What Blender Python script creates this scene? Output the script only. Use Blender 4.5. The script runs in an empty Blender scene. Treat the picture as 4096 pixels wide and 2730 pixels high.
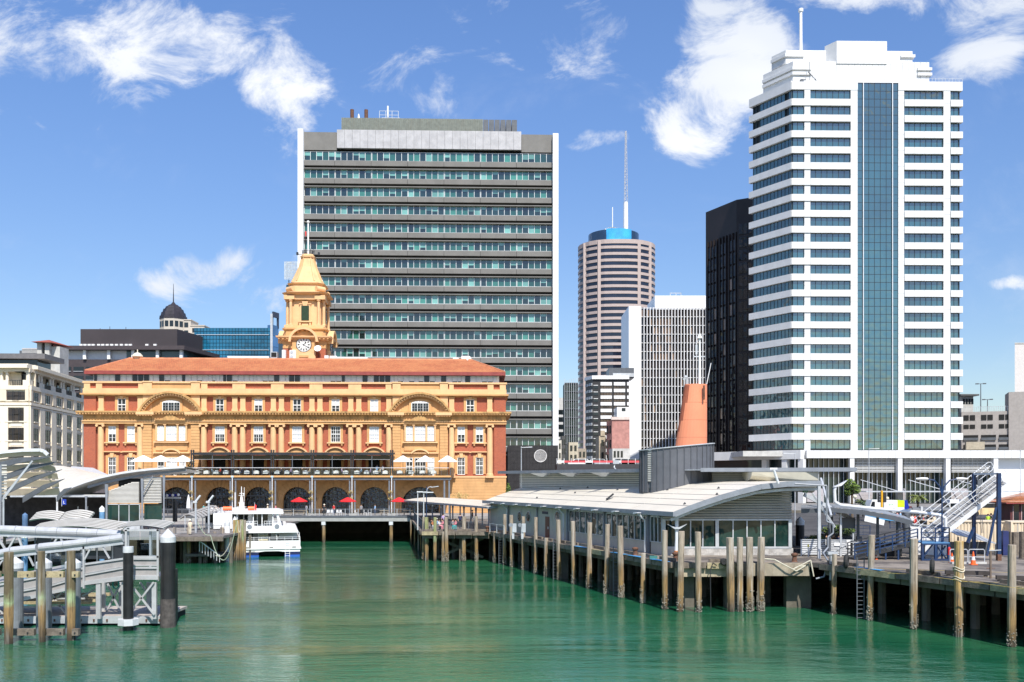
import bpy, math, random
from mathutils import Vector, Matrix
R = random.Random(7)
PI = math.pi
sc = bpy.context.scene
COL = sc.collection
# ---------------- camera, world, sun, exposure ----------------
FPX, EYE, YH, CX = 3755.0, 9.9, 1915.0, 2048.0      # focal length in photo pixels, eye height, horizon row, centre column
cam_d = bpy.data.cameras.new('camera')
cam = bpy.data.objects.new('camera', cam_d); COL.objects.link(cam)
cam.location = (0, 0, EYE); cam.rotation_euler = (PI/2, 0, 0)
cam_d.sensor_width = 36; cam_d.lens = 36*FPX/4096
cam_d.shift_y = (YH-1365)/4096
cam_d.clip_start = 0.5; cam_d.clip_end = 9000
sc.camera = cam
SUN_EL, SUN_AZ = math.radians(51), math.radians(16)   # azimuth: to the right of straight behind the camera
world = bpy.data.worlds.new('World'); sc.world = world; world.use_nodes = True
sd = bpy.data.lights.new('sun', 'SUN'); sd.energy = 5.0; sd.angle = math.radians(0.53); sd.color = (1, .955, .88)
sun = bpy.data.objects.new('sun', sd); COL.objects.link(sun)
sdir = Vector((math.sin(SUN_AZ)*math.cos(SUN_EL), -math.cos(SUN_AZ)*math.cos(SUN_EL), math.sin(SUN_EL)))
sun.rotation_euler = sdir.to_track_quat('Z', 'Y').to_euler()
sc.view_settings.view_transform = 'Standard'; sc.view_settings.look = 'None'
sc.view_settings.exposure = 0.33; sc.view_settings.gamma = 1; sc.view_settings.use_curve_mapping = False
sc.render.engine = 'CYCLES'
sc.cycles.max_bounces = 6; sc.cycles.diffuse_bounces = 3; sc.cycles.glossy_bounces = 3
sc.cycles.transmission_bounces = 4; sc.cycles.transparent_max_bounces = 8
sc.cycles.caustics_reflective = False; sc.cycles.caustics_refractive = False
class NT:
 """small node-tree writer"""
 def __init__(s, tree): s.t = tree; tree.nodes.clear()
 def n(s, kind, **kw):
  x = s.t.nodes.new(kind)
  for k, v in kw.items():
   if k.startswith('i_'):
    key = k[2:]; key = int(key) if key.isdigit() else key.replace('_', ' ')
    if hasattr(v, 'default_value') or isinstance(v, bpy.types.NodeSocket): s.t.links.new(v, x.inputs[key])
    else: x.inputs[key].default_value = v
   else: setattr(x, k, v)
  return x
 def math(s, op, a, b=0.0, c=None, clamp=False):
  x = s.t.nodes.new('ShaderNodeMath'); x.operation = op; x.use_clamp = clamp
  for i, v in enumerate((a, b, c)):
   if v is None: continue
   if isinstance(v, bpy.types.NodeSocket): s.t.links.new(v, x.inputs[i])
   else: x.inputs[i].default_value = v
  return x.outputs[0]
 def link(s, a, b): s.t.links.new(a, b)
 def mix(s, fac, a, b, blend='MIX'):
  x = s.t.nodes.new('ShaderNodeMix'); x.data_type = 'RGBA'; x.blend_type = blend; x.clamp_factor = True
  for k, v in ((0, fac), (6, a), (7, b)):
   if isinstance(v, bpy.types.NodeSocket): s.t.links.new(v, x.inputs[k])
   else: x.inputs[k].default_value = v if k == 0 else tuple(v)[:3]+(1,)
  return x.outputs[2]
def smooth(nt, x, lo, hi):
 m = nt.n('ShaderNodeMapRange', interpolation_type='SMOOTHSTEP')
 nt.link(x, m.inputs[0]); m.inputs[1].default_value = lo; m.inputs[2].default_value = hi
 return m.outputs[0]
def build_sky():
 nt = NT(world.node_tree)
 sky = nt.n('ShaderNodeTexSky', sky_type='NISHITA', sun_disc=False, sun_elevation=SUN_EL, sun_rotation=PI-SUN_AZ,
               altitude=0, air_density=1.0, dust_density=0.6, ozone_density=2.5)
 tc = nt.n('ShaderNodeTexCoord'); sep = nt.n('ShaderNodeSeparateXYZ'); nt.link(tc.outputs['Generated'], sep.inputs[0])
 x, y, z = sep.outputs
 ay = nt.math('MAXIMUM', nt.math('ABSOLUTE', y), 0.12)
 u = nt.math('DIVIDE', x, ay); v = nt.math('DIVIDE', z, ay)
 hsv = nt.n('ShaderNodeHueSaturation'); hsv.inputs['Saturation'].default_value = 1.1; hsv.inputs['Value'].default_value = 1.0
 hsv.inputs['Hue'].default_value = 0.508
 nt.link(sky.outputs[0], hsv.inputs['Color'])
 # cloud banks: soft ellipses (u, v, ru, rv, strength) broken up by fractal noise
 blobs = [(-.38,.46,.20,.07,.84),(-.50,.46,.16,.08,.90),(-.262,.42,.07,.10,.86),(-.28,.36,.06,.05,.66),(-.335,.222,.06,.022,1.1),
             (.187,.385,.055,.045,1.15),(.215,.43,.055,.05,1.25),(.235,.48,.07,.05,1.3),(.38,.535,.10,.035,1.0),(.52,.50,.07,.06,1.1),(.60,.52,.12,.05,1.0),
             (.095,.368,.03,.014,.9),(-.545,.40,.035,.06,.8),(-.29,.133,.05,.025,.9),(-.235,.20,.05,.03,.65),(-.545,.13,.02,.01,.5),
             (.04,.47,.12,.05,.56),(.0,.2,.05,.07,.5),(.56,.214,.06,.008,.5),(.5,.12,.07,.03,.35),(-.12,.43,.09,.06,.60),(.13,.19,.05,.05,.35),
             (-.95,.5,.3,.2,.9),(1.1,.6,.3,.2,.9),(.3,.9,.5,.15,.8),(-.5,1.0,.4,.12,.7),(.9,.25,.25,.05,.6),(-1.0,.18,.3,.05,.6)]
 cv = nt.n('ShaderNodeCombineXYZ'); nt.link(u, cv.inputs[0]); nt.link(v, cv.inputs[1])
 wn = nt.n('ShaderNodeTexNoise', i_Scale=4.0, i_Detail=3.0); nt.link(cv.outputs[0], wn.inputs['Vector'])
 ws = nt.n('ShaderNodeVectorMath', operation='SCALE'); nt.link(wn.outputs['Color'], ws.inputs[0]); ws.inputs['Scale'].default_value = .16
 wa = nt.n('ShaderNodeVectorMath', operation='ADD'); nt.link(cv.outputs[0], wa.inputs[0]); nt.link(ws.outputs[0], wa.inputs[1])
 wsub = nt.n('ShaderNodeVectorMath', operation='SUBTRACT'); nt.link(wa.outputs[0], wsub.inputs[0]); wsub.inputs[1].default_value = (.08, .08, .08)
 sp = nt.n('ShaderNodeSeparateXYZ'); nt.link(wsub.outputs[0], sp.inputs[0])
 acc = None
 for (bu, bv, ru, rv, st) in blobs:
  du = nt.math('MULTIPLY', nt.math('SUBTRACT', sp.outputs[0], bu), 1/ru)
  dv = nt.math('MULTIPLY', nt.math('SUBTRACT', sp.outputs[1], bv), 1/rv)
  q = nt.math('ADD', nt.math('MULTIPLY', du, du), nt.math('MULTIPLY', dv, dv))
  e = nt.math('MULTIPLY', nt.math('DIVIDE', 1.0, nt.math('ADD', 1.0, nt.math('MULTIPLY', q, q))), st)
  acc = e if acc is None else nt.math('MAXIMUM', acc, e)
 mp = nt.n('ShaderNodeMapping'); mp.inputs['Scale'].default_value = (1, 1.45, 1); mp.inputs['Rotation'].default_value = (0, 0, -.5)
 nt.link(cv.outputs[0], mp.inputs[0])
 n1 = nt.n('ShaderNodeTexNoise', i_Scale=9.0, i_Detail=12.0, i_Roughness=.66, i_Distortion=.55); nt.link(mp.outputs[0], n1.inputs['Vector'])
 n2 = nt.n('ShaderNodeTexNoise', i_Scale=2.2, i_Detail=4.0, i_Roughness=.6); nt.link(mp.outputs[0], n2.inputs['Vector'])
 dens = nt.math('SUBTRACT', nt.math('ADD', nt.math('MULTIPLY', acc, .78), nt.math('MULTIPLY', n1.outputs[0], 2.1)), 1.48)
 dens = smooth(nt, dens, -.02, .50)
 wisp = smooth(nt, nt.math('ADD', nt.math('MULTIPLY', n2.outputs[0], .6), nt.math('MULTIPLY', n1.outputs[0], .5)), .56, .95)
 dens = nt.math('MAXIMUM', dens, nt.math('MULTIPLY', wisp, .45))
 up = smooth(nt, z, .01, .07)
 dens = nt.math('MULTIPLY', dens, up, clamp=True)
 shade = nt.n('ShaderNodeMapRange'); nt.link(n2.outputs[0], shade.inputs[0]); shade.inputs[1].default_value = .35; shade.inputs[2].default_value = .65
 ccol = nt.mix(shade.outputs[0], (6.6, 7.2, 8.3), (9.3, 9.5, 9.9))
 # a little blue lift near the skyline, where the photograph's air is pale azure rather than white
 hz = smooth(nt, z, .0, .50)
 lo = nt.mix(1.0, hsv.outputs[0], (1.2, 1.2, 1.2), 'MULTIPLY')
 hi = nt.mix(1.0, hsv.outputs[0], (1.45, 1.62, 1.75), 'MULTIPLY')
 base = nt.mix(hz, lo, hi)
 fin = nt.mix(dens, base, ccol)
 bg = nt.n('ShaderNodeBackground'); nt.link(fin, bg.inputs[0]); bg.inputs[1].default_value = SKY_STRENGTH
 out = nt.n('ShaderNodeOutputWorld'); nt.link(bg.outputs[0], out.inputs[0])
SKY_STRENGTH = .09
build_sky()
# ---------------- perspective helpers used only to work out real positions ----------------
def W(x, y, d): return Vector(((x-CX)*d/FPX, d, EYE-(y-YH)*d/FPX))
def XX(x, d): return (x-CX)*d/FPX
def ZZ(y, d): return EYE-(y-YH)*d/FPX
def DW(y, z=0.0): return (EYE-z)*FPX/(y-YH)       # distance of a point seen at row y standing at height z
class Plane:
 """a vertical facade plane; uv() gives its own coordinates for a photo position"""
 def __init__(s, x0, d0, th=0.0):
  s.o = Vector((XX(x0, d0), d0)); s.th = th; s.t = Vector((math.cos(th), math.sin(th)))
 def uv(s, x, y, off=0.0):
  o = s.o+Vector((-s.t.y, s.t.x))*off
  rx = (x-CX)/FPX; t = s.t
  den = rx*t.y-t.x
  k = (o.y*t.x-o.x*t.y)/(-den)
  u = (Vector((rx*k, k))-o).dot(t)
  return u, EYE-(y-YH)*k/FPX
 def u(s, x, off=0.0): return s.uv(x, YH, off)[0]
 def z(s, y, x, off=0.0): return s.uv(x, y, off)[1]
 def thing(s, name, label, cat, **k): return thing(name, label, cat, (s.o.x, s.o.y, 0), s.th, **k)
# ---------------- materials ----------------
_m = {}
def M(name, col=(.5, .5, .5), rough=.6, metal=0.0, var=.12, scale=1.5, zs=1.0, bump=0.0, bscale=None, spec=.5, dirt=0.0, dirtcol=(.12, .1, .08), dscale=.35, grain=0.0, emit=None):
 if name in _m: return _m[name]
 m = bpy.data.materials.new(name); m.use_nodes = True; _m[name] = m
 nt = NT(m.node_tree)
 g = nt.n('ShaderNodeNewGeometry')
 mp = nt.n('ShaderNodeMapping'); nt.link(g.outputs['Position'], mp.inputs[0]); mp.inputs['Scale'].default_value = (scale, scale, scale*zs)
 n = nt.n('ShaderNodeTexNoise', i_Scale=1.0, i_Detail=5.0, i_Roughness=.6); nt.link(mp.outputs[0], n.inputs['Vector'])
 f = smooth(nt, n.outputs[0], .3, .7)
 a = tuple(c*(1-var) for c in col); b = tuple(min(1, c*(1+var)) for c in col)
 c = nt.mix(f, a, b)
 if grain:
  n3 = nt.n('ShaderNodeTexNoise', i_Scale=14.0, i_Detail=3.0); nt.link(mp.outputs[0], n3.inputs['Vector'])
  c = nt.mix(nt.math('MULTIPLY', smooth(nt, n3.outputs[0], .35, .7), grain), c, tuple(x*.35 for x in col))
 if dirt:
  mp2 = nt.n('ShaderNodeMapping'); nt.link(g.outputs['Position'], mp2.inputs[0]); mp2.inputs['Scale'].default_value = (dscale*4, dscale*4, dscale)
  n2 = nt.n('ShaderNodeTexNoise', i_Scale=1.0, i_Detail=7.0, i_Roughness=.7); nt.link(mp2.outputs[0], n2.inputs['Vector'])
  c = nt.mix(nt.math('MULTIPLY', smooth(nt, n2.outputs[0], .48, .75), dirt), c, dirtcol)
 p = nt.n('ShaderNodeBsdfPrincipled'); nt.link(c, p.inputs['Base Color'])
 p.inputs['Roughness'].default_value = rough; p.inputs['Metallic'].default_value = metal
 p.inputs['Specular IOR Level'].default_value = spec
 if bump:
  n4 = nt.n('ShaderNodeTexNoise', i_Scale=float(bscale or 6), i_Detail=4.0); nt.link(g.outputs['Position'], n4.inputs['Vector'])
  bp = nt.n('ShaderNodeBump', i_Strength=bump, i_Distance=.05); nt.link(n4.outputs[0], bp.inputs['Height']); nt.link(bp.outputs[0], p.inputs['Normal'])
 if emit: p.inputs['Emission Color'].default_value = tuple(emit)+(1,); p.inputs['Emission Strength'].default_value = 1
 o = nt.n('ShaderNodeOutputMaterial'); nt.link(p.outputs[0], o.inputs[0])
 return m
def glass(name, col, rough=.04, wav=.05, ws=.12, metal=.0, spec=1.0, var=.3, vscale=.15, ior=1.9):
 """opaque coated window glass: dark body that mirrors its surroundings, slightly uneven panes"""
 if name in _m: return _m[name]
 m = bpy.data.materials.new(name); m.use_nodes = True; _m[name] = m
 nt = NT(m.node_tree); g = nt.n('ShaderNodeNewGeometry'); oi = nt.n('ShaderNodeObjectInfo')
 n = nt.n('ShaderNodeTexNoise', i_Scale=vscale, i_Detail=3.0); nt.link(g.outputs['Position'], n.inputs['Vector'])
 c = nt.mix(smooth(nt, n.outputs[0], .35, .65), tuple(x*(1-var) for x in col), tuple(x*(1+var) for x in col))
 c = nt.mix(nt.math('MULTIPLY', oi.outputs['Random'], .35), c, tuple(x*1.9 for x in col))
 p = nt.n('ShaderNodeBsdfPrincipled'); nt.link(c, p.inputs['Base Color']); p.inputs['Roughness'].default_value = rough
 p.inputs['Metallic'].default_value = metal; p.inputs['IOR'].default_value = ior; p.inputs['Specular IOR Level'].default_value = spec*.5
 n2 = nt.n('ShaderNodeTexNoise', i_Scale=ws*4, i_Detail=1.0); nt.link(g.outputs['Position'], n2.inputs['Vector'])
 bp = nt.n('ShaderNodeBump', i_Strength=wav, i_Distance=.6); nt.link(n2.outputs[0], bp.inputs['Height']); nt.link(bp.outputs[0], p.inputs['Normal'])
 o = nt.n('ShaderNodeOutputMaterial'); nt.link(p.outputs[0], o.inputs[0])
 return m
def clear_glass(name, tint=(.55, .75, .7), mixf=.35):
 if name in _m: return _m[name]
 m = bpy.data.materials.new(name); m.use_nodes = True; _m[name] = m
 nt = NT(m.node_tree)
 t = nt.n('ShaderNodeBsdfTransparent'); t.inputs[0].default_value = tuple(tint)+(1,)
 gl = nt.n('ShaderNodeBsdfGlossy'); gl.inputs['Roughness'].default_value = .03; gl.inputs[0].default_value = (.9, .95, .95, 1)
 mx = nt.n('ShaderNodeMixShader'); mx.inputs[0].default_value = mixf; nt.link(t.outputs[0], mx.inputs[1]); nt.link(gl.outputs[0], mx.inputs[2])
 o = nt.n('ShaderNodeOutputMaterial'); nt.link(mx.outputs[0], o.inputs[0])
 return m
def brick_mat():
 m = bpy.data.materials.new('red_brick'); m.use_nodes = True; _m['brick'] = m
 nt = NT(m.node_tree); g = nt.n('ShaderNodeNewGeometry'); s = nt.n('ShaderNodeSeparateXYZ'); nt.link(g.outputs['Position'], s.inputs[0])
 cv = nt.n('ShaderNodeCombineXYZ'); nt.link(nt.math('ADD', s.outputs[0], s.outputs[1]), cv.inputs[0]); nt.link(s.outputs[2], cv.inputs[1])
 b = nt.n('ShaderNodeTexBrick', i_Scale=1.0); nt.link(cv.outputs[0], b.inputs['Vector'])
 b.inputs['Color1'].default_value = (.46, .095, .038, 1); b.inputs['Color2'].default_value = (.34, .062, .027, 1); b.inputs['Mortar'].default_value = (.30, .16, .11, 1)
 b.inputs['Mortar Size'].default_value = .012; b.inputs['Brick Width'].default_value = .24; b.inputs['Row Height'].default_value = .085; b.inputs['Bias'].default_value = -.1
 n = nt.n('ShaderNodeTexNoise', i_Scale=.6, i_Detail=6.0, i_Roughness=.7); nt.link(g.outputs['Position'], n.inputs['Vector'])
 c = nt.mix(nt.math('MULTIPLY', smooth(nt, n.outputs[0], .4, .75), .5), b.outputs['Color'], (.50, .14, .06))
 n2 = nt.n('ShaderNodeTexNoise', i_Scale=5.5, i_Detail=3.0); nt.link(g.outputs['Position'], n2.inputs['Vector'])
 c = nt.mix(smooth(nt, n2.outputs[0], .66, .74), c, (.12, .04, .03))
 p = nt.n('ShaderNodeBsdfPrincipled', i_Roughness=.85); nt.link(c, p.inputs['Base Color'])
 bp = nt.n('ShaderNodeBump', i_Strength=.4, i_Distance=.02); nt.link(b.outputs['Fac'], bp.inputs['Height']); bp.invert = True; nt.link(bp.outputs[0], p.inputs['Normal'])
 o = nt.n('ShaderNodeOutputMaterial'); nt.link(p.outputs[0], o.inputs[0])
 return m
def pile_mat(name, top, green=False, t3=None):
 """timber that weathers with height above the tide: grey top, ochre band, dark wet foot"""
 m = bpy.data.materials.new(name); m.use_nodes = True; _m[name] = m
 nt = NT(m.node_tree); g = nt.n('ShaderNodeNewGeometry'); s = nt.n('ShaderNodeSeparateXYZ'); nt.link(g.outputs['Position'], s.inputs[0])
 mp = nt.n('ShaderNodeMapping'); mp.inputs['Scale'].default_value = (9, 9, .7); nt.link(g.outputs['Position'], mp.inputs[0])
 n = nt.n('ShaderNodeTexNoise', i_Scale=1.0, i_Detail=7.0, i_Roughness=.72); nt.link(mp.outputs[0], n.inputs['Vector'])
 nb = nt.n('ShaderNodeTexNoise', i_Scale=1.3, i_Detail=4.0); nt.link(g.outputs['Position'], nb.inputs['Vector'])
 zz = nt.math('ADD', s.outputs[2], nt.math('MULTIPLY', nt.math('SUBTRACT', nb.outputs[0], .5), 1.3))
 cr = nt.n('ShaderNodeValToRGB'); nt.link(nt.math('MULTIPLY', zz, 1/6.0), cr.inputs[0])
 e = cr.color_ramp.elements
 t3 = t3 or (.30, .33, .13) if green else tuple(x*.9 for x in top)
 stops = [(.0, (.03, .025, .015)), (.05, (.07, .05, .03)), (.10, (.16, .10, .045)), (.24, (.33, .205, .08)), (.36, (.30, .19, .08)), (.43, (.34, .42, .22) if green else (.25, .18, .11)), (.52, t3), (.95, top)]
 while len(e) < len(stops): e.new(.5)
 for el, (p_, c_) in zip(e, stops): el.position = p_; el.color = tuple(c_)+(1,)
 c = nt.mix(nt.math('MULTIPLY', smooth(nt, n.outputs[0], .42, .68), .72), cr.outputs[0], (.055, .042, .03))
 n5 = nt.n('ShaderNodeTexNoise', i_Scale=.45, i_Detail=2.0); nt.link(mp.outputs[0], n5.inputs['Vector'])
 c = nt.mix(nt.math('MULTIPLY', smooth(nt, n5.outputs[0], .5, .72), .5), c, (.52, .48, .42))
 p = nt.n('ShaderNodeBsdfPrincipled', i_Roughness=.85); nt.link(c, p.inputs['Base Color'])
 bp = nt.n('ShaderNodeBump', i_Strength=.7, i_Distance=.04); nt.link(n.outputs[0], bp.inputs['Height']); nt.link(bp.outputs[0], p.inputs['Normal'])
 o = nt.n('ShaderNodeOutputMaterial'); nt.link(p.outputs[0], o.inputs[0])
 return m
def water_mat():
 m = bpy.data.materials.new('harbour_water'); m.use_nodes = True
 nt = NT(m.node_tree); g = nt.n('ShaderNodeNewGeometry')
 def noise(sx, sy, det, rot=0.0, dist=0.0):
  mp = nt.n('ShaderNodeMapping'); mp.inputs['Scale'].default_value = (sx, sy, 1); mp.inputs['Rotation'].default_value = (0, 0, rot); nt.link(g.outputs['Position'], mp.inputs[0])
  n = nt.n('ShaderNodeTexNoise', i_Scale=1.0, i_Detail=det, i_Roughness=.55, i_Distortion=dist); nt.link(mp.outputs[0], n.inputs['Vector']); return n.outputs[0]
 a = noise(.38, 1.5, 4.0, .06, .8); b = noise(3.4, 6.5, 3.0, -.15, .3); c_ = noise(.12, .42, 2.0, .1)
 h = nt.math('ADD', nt.math('MULTIPLY', a, .8), nt.math('ADD', nt.math('MULTIPLY', b, .30), nt.math('MULTIPLY', c_, .9)))
 bp = nt.n('ShaderNodeBump', i_Strength=1.0, i_Distance=.085); nt.link(h, bp.inputs['Height'])
 pat = smooth(nt, noise(.022, .085, 5.0, .15, 1.0), .38, .62); mm = nt.n('ShaderNodeMapRange'); nt.link(pat, mm.inputs[0]); mm.inputs[3].default_value = .45; mm.inputs[4].default_value = 1.5; nt.link(nt.math('MULTIPLY', mm.outputs[0], h), bp.inputs['Height'])
 big = noise(.035, .06, 4.0, .4)
 col = nt.mix(smooth(nt, big, .35, .65), (.009, .090, .044), (.030, .145, .064))
 p = nt.n('ShaderNodeBsdfPrincipled', i_Roughness=.025); nt.link(col, p.inputs['Base Color']); p.inputs['IOR'].default_value = 1.6
 nt.link(bp.outputs[0], p.inputs['Normal'])
 o = nt.n('ShaderNodeOutputMaterial'); nt.link(p.outputs[0], o.inputs[0])
 return m
def noisecut_mat(name, col, col2, scale, lo=.45, hi=.6, rough=.8, stretch=(1, 1, 1)):
 m = bpy.data.materials.new(name); m.use_nodes = True; _m[name] = m
 nt = NT(m.node_tree); g = nt.n('ShaderNodeNewGeometry')
 mp = nt.n('ShaderNodeMapping'); mp.inputs['Scale'].default_value = tuple(scale*x for x in stretch); nt.link(g.outputs['Position'], mp.inputs[0])
 n = nt.n('ShaderNodeTexNoise', i_Scale=1.0, i_Detail=6.0, i_Roughness=.65); nt.link(mp.outputs[0], n.inputs['Vector'])
 n2 = nt.n('ShaderNodeTexNoise', i_Scale=9.0, i_Detail=3.0); nt.link(mp.outputs[0], n2.inputs['Vector'])
 c = nt.mix(smooth(nt, n.outputs[0], lo, hi), col, col2)
 c = nt.mix(nt.math('MULTIPLY', n2.outputs[0], .5), c, tuple(x*.6 for x in col))
 p = nt.n('ShaderNodeBsdfPrincipled', i_Roughness=rough); nt.link(c, p.inputs['Base Color'])
 o = nt.n('ShaderNodeOutputMaterial'); nt.link(p.outputs[0], o.inputs[0])
 return m
BRICK = brick_mat()
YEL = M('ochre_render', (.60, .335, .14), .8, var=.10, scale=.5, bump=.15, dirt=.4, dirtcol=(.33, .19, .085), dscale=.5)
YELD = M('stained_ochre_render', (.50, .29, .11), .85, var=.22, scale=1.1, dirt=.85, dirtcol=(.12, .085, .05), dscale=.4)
CREAMT = M('pale_ochre_render', (.73, .45, .225), .75, var=.08, scale=.6, dirt=.3, dirtcol=(.45, .28, .14))
WHITE = M('white_paint', (.80, .80, .79), .45, var=.03)
WHITE2 = M('white_wall_panel', (.82, .82, .82), .35, var=.03, scale=.2, dirt=.06, dirtcol=(.5, .5, .5))
BLACK = M('black_steel', (.028, .029, .033), .4, var=.2)
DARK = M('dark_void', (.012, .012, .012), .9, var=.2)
STEEL = M('grey_painted_steel', (.23, .25, .28), .45, var=.1, dirt=.15, dirtcol=(.12, .11, .1))
STEELD = M('dark_grey_steel', (.10, .11, .125), .45, var=.12)
STEELL = M('pale_galvanised_steel', (.52, .54, .56), .45, metal=.3, var=.12)
ALU = M('white_aluminium', (.70, .71, .72), .38, metal=.15, var=.06)
LOUV = M('silver_louvre', (.58, .565, .52), .45, metal=.1, var=.06)
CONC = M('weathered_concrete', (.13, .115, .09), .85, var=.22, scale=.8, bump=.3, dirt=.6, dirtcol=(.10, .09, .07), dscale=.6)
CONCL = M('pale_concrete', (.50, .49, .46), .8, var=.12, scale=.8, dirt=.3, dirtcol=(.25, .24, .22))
TIM = M('grey_wharf_timber', (.20, .165, .13), .85, var=.3, scale=2.0, bump=.5, bscale=9, grain=.6, dirt=.5, dirtcol=(.06, .045, .035), dscale=1.5)
TIMY = M('yellowed_wharf_timber', (.42, .35, .21), .8, var=.25, scale=2, bump=.4, bscale=9, grain=.4, dirt=.4, dirtcol=(.1, .08, .04))
PILE = pile_mat('weathered_pile_timber', (.39, .32, .245))
PILEG = pile_mat('green_treated_pile_timber', (.36, .36, .17), True)
PILEM = pile_mat('mossy_pile_timber', (.17, .13, .075), True, (.13, .10, .05))
PILEO = pile_mat('ochre_pile_timber', (.50, .33, .12), False)
BARN = M('barnacle_crust', (.26, .235, .19), .9, var=.5, scale=9)
ROOFW = M('cream_metal_roofing', (.66, .605, .51), .42, var=.05, scale=.25, dirt=.18, dirtcol=(.42, .38, .32), dscale=.3)
SOFF = M('white_soffit', (.62, .61, .57), .6, var=.05)
RUST = M('rusty_iron', (.13, .06, .035), .8, var=.4, scale=6)
ASPH = M('asphalt', (.06, .06, .062), .9, var=.25, scale=.4)
PAVE = M('pale_paving', (.30, .28, .26), .85, var=.2, scale=.5)
BLUE = M('blue_paint', (.008, .034, .10), .45, var=.2, dirt=.35, dirtcol=(.12, .05, .03), dscale=2)
RED = M('red_cloth', (.62, .02, .02), .7, var=.1)
LEAF = M('dark_leaf', (.045, .085, .02), .6, var=.5, scale=3)
LEAFY = M('bright_leaf', (.16, .24, .03), .55, var=.4, scale=3)
BARK = M('bark', (.12, .09, .06), .9, var=.3)
ORANGE = M('orange_plastic', (.85, .13, .02), .45)
G_DARK = glass('dark_window_glass', (.012, .016, .018), ior=1.6, wav=.03)
G_WHITE = M('white_blind_behind_glass', (.62, .64, .66), .25, var=.12, scale=.8)
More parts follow.
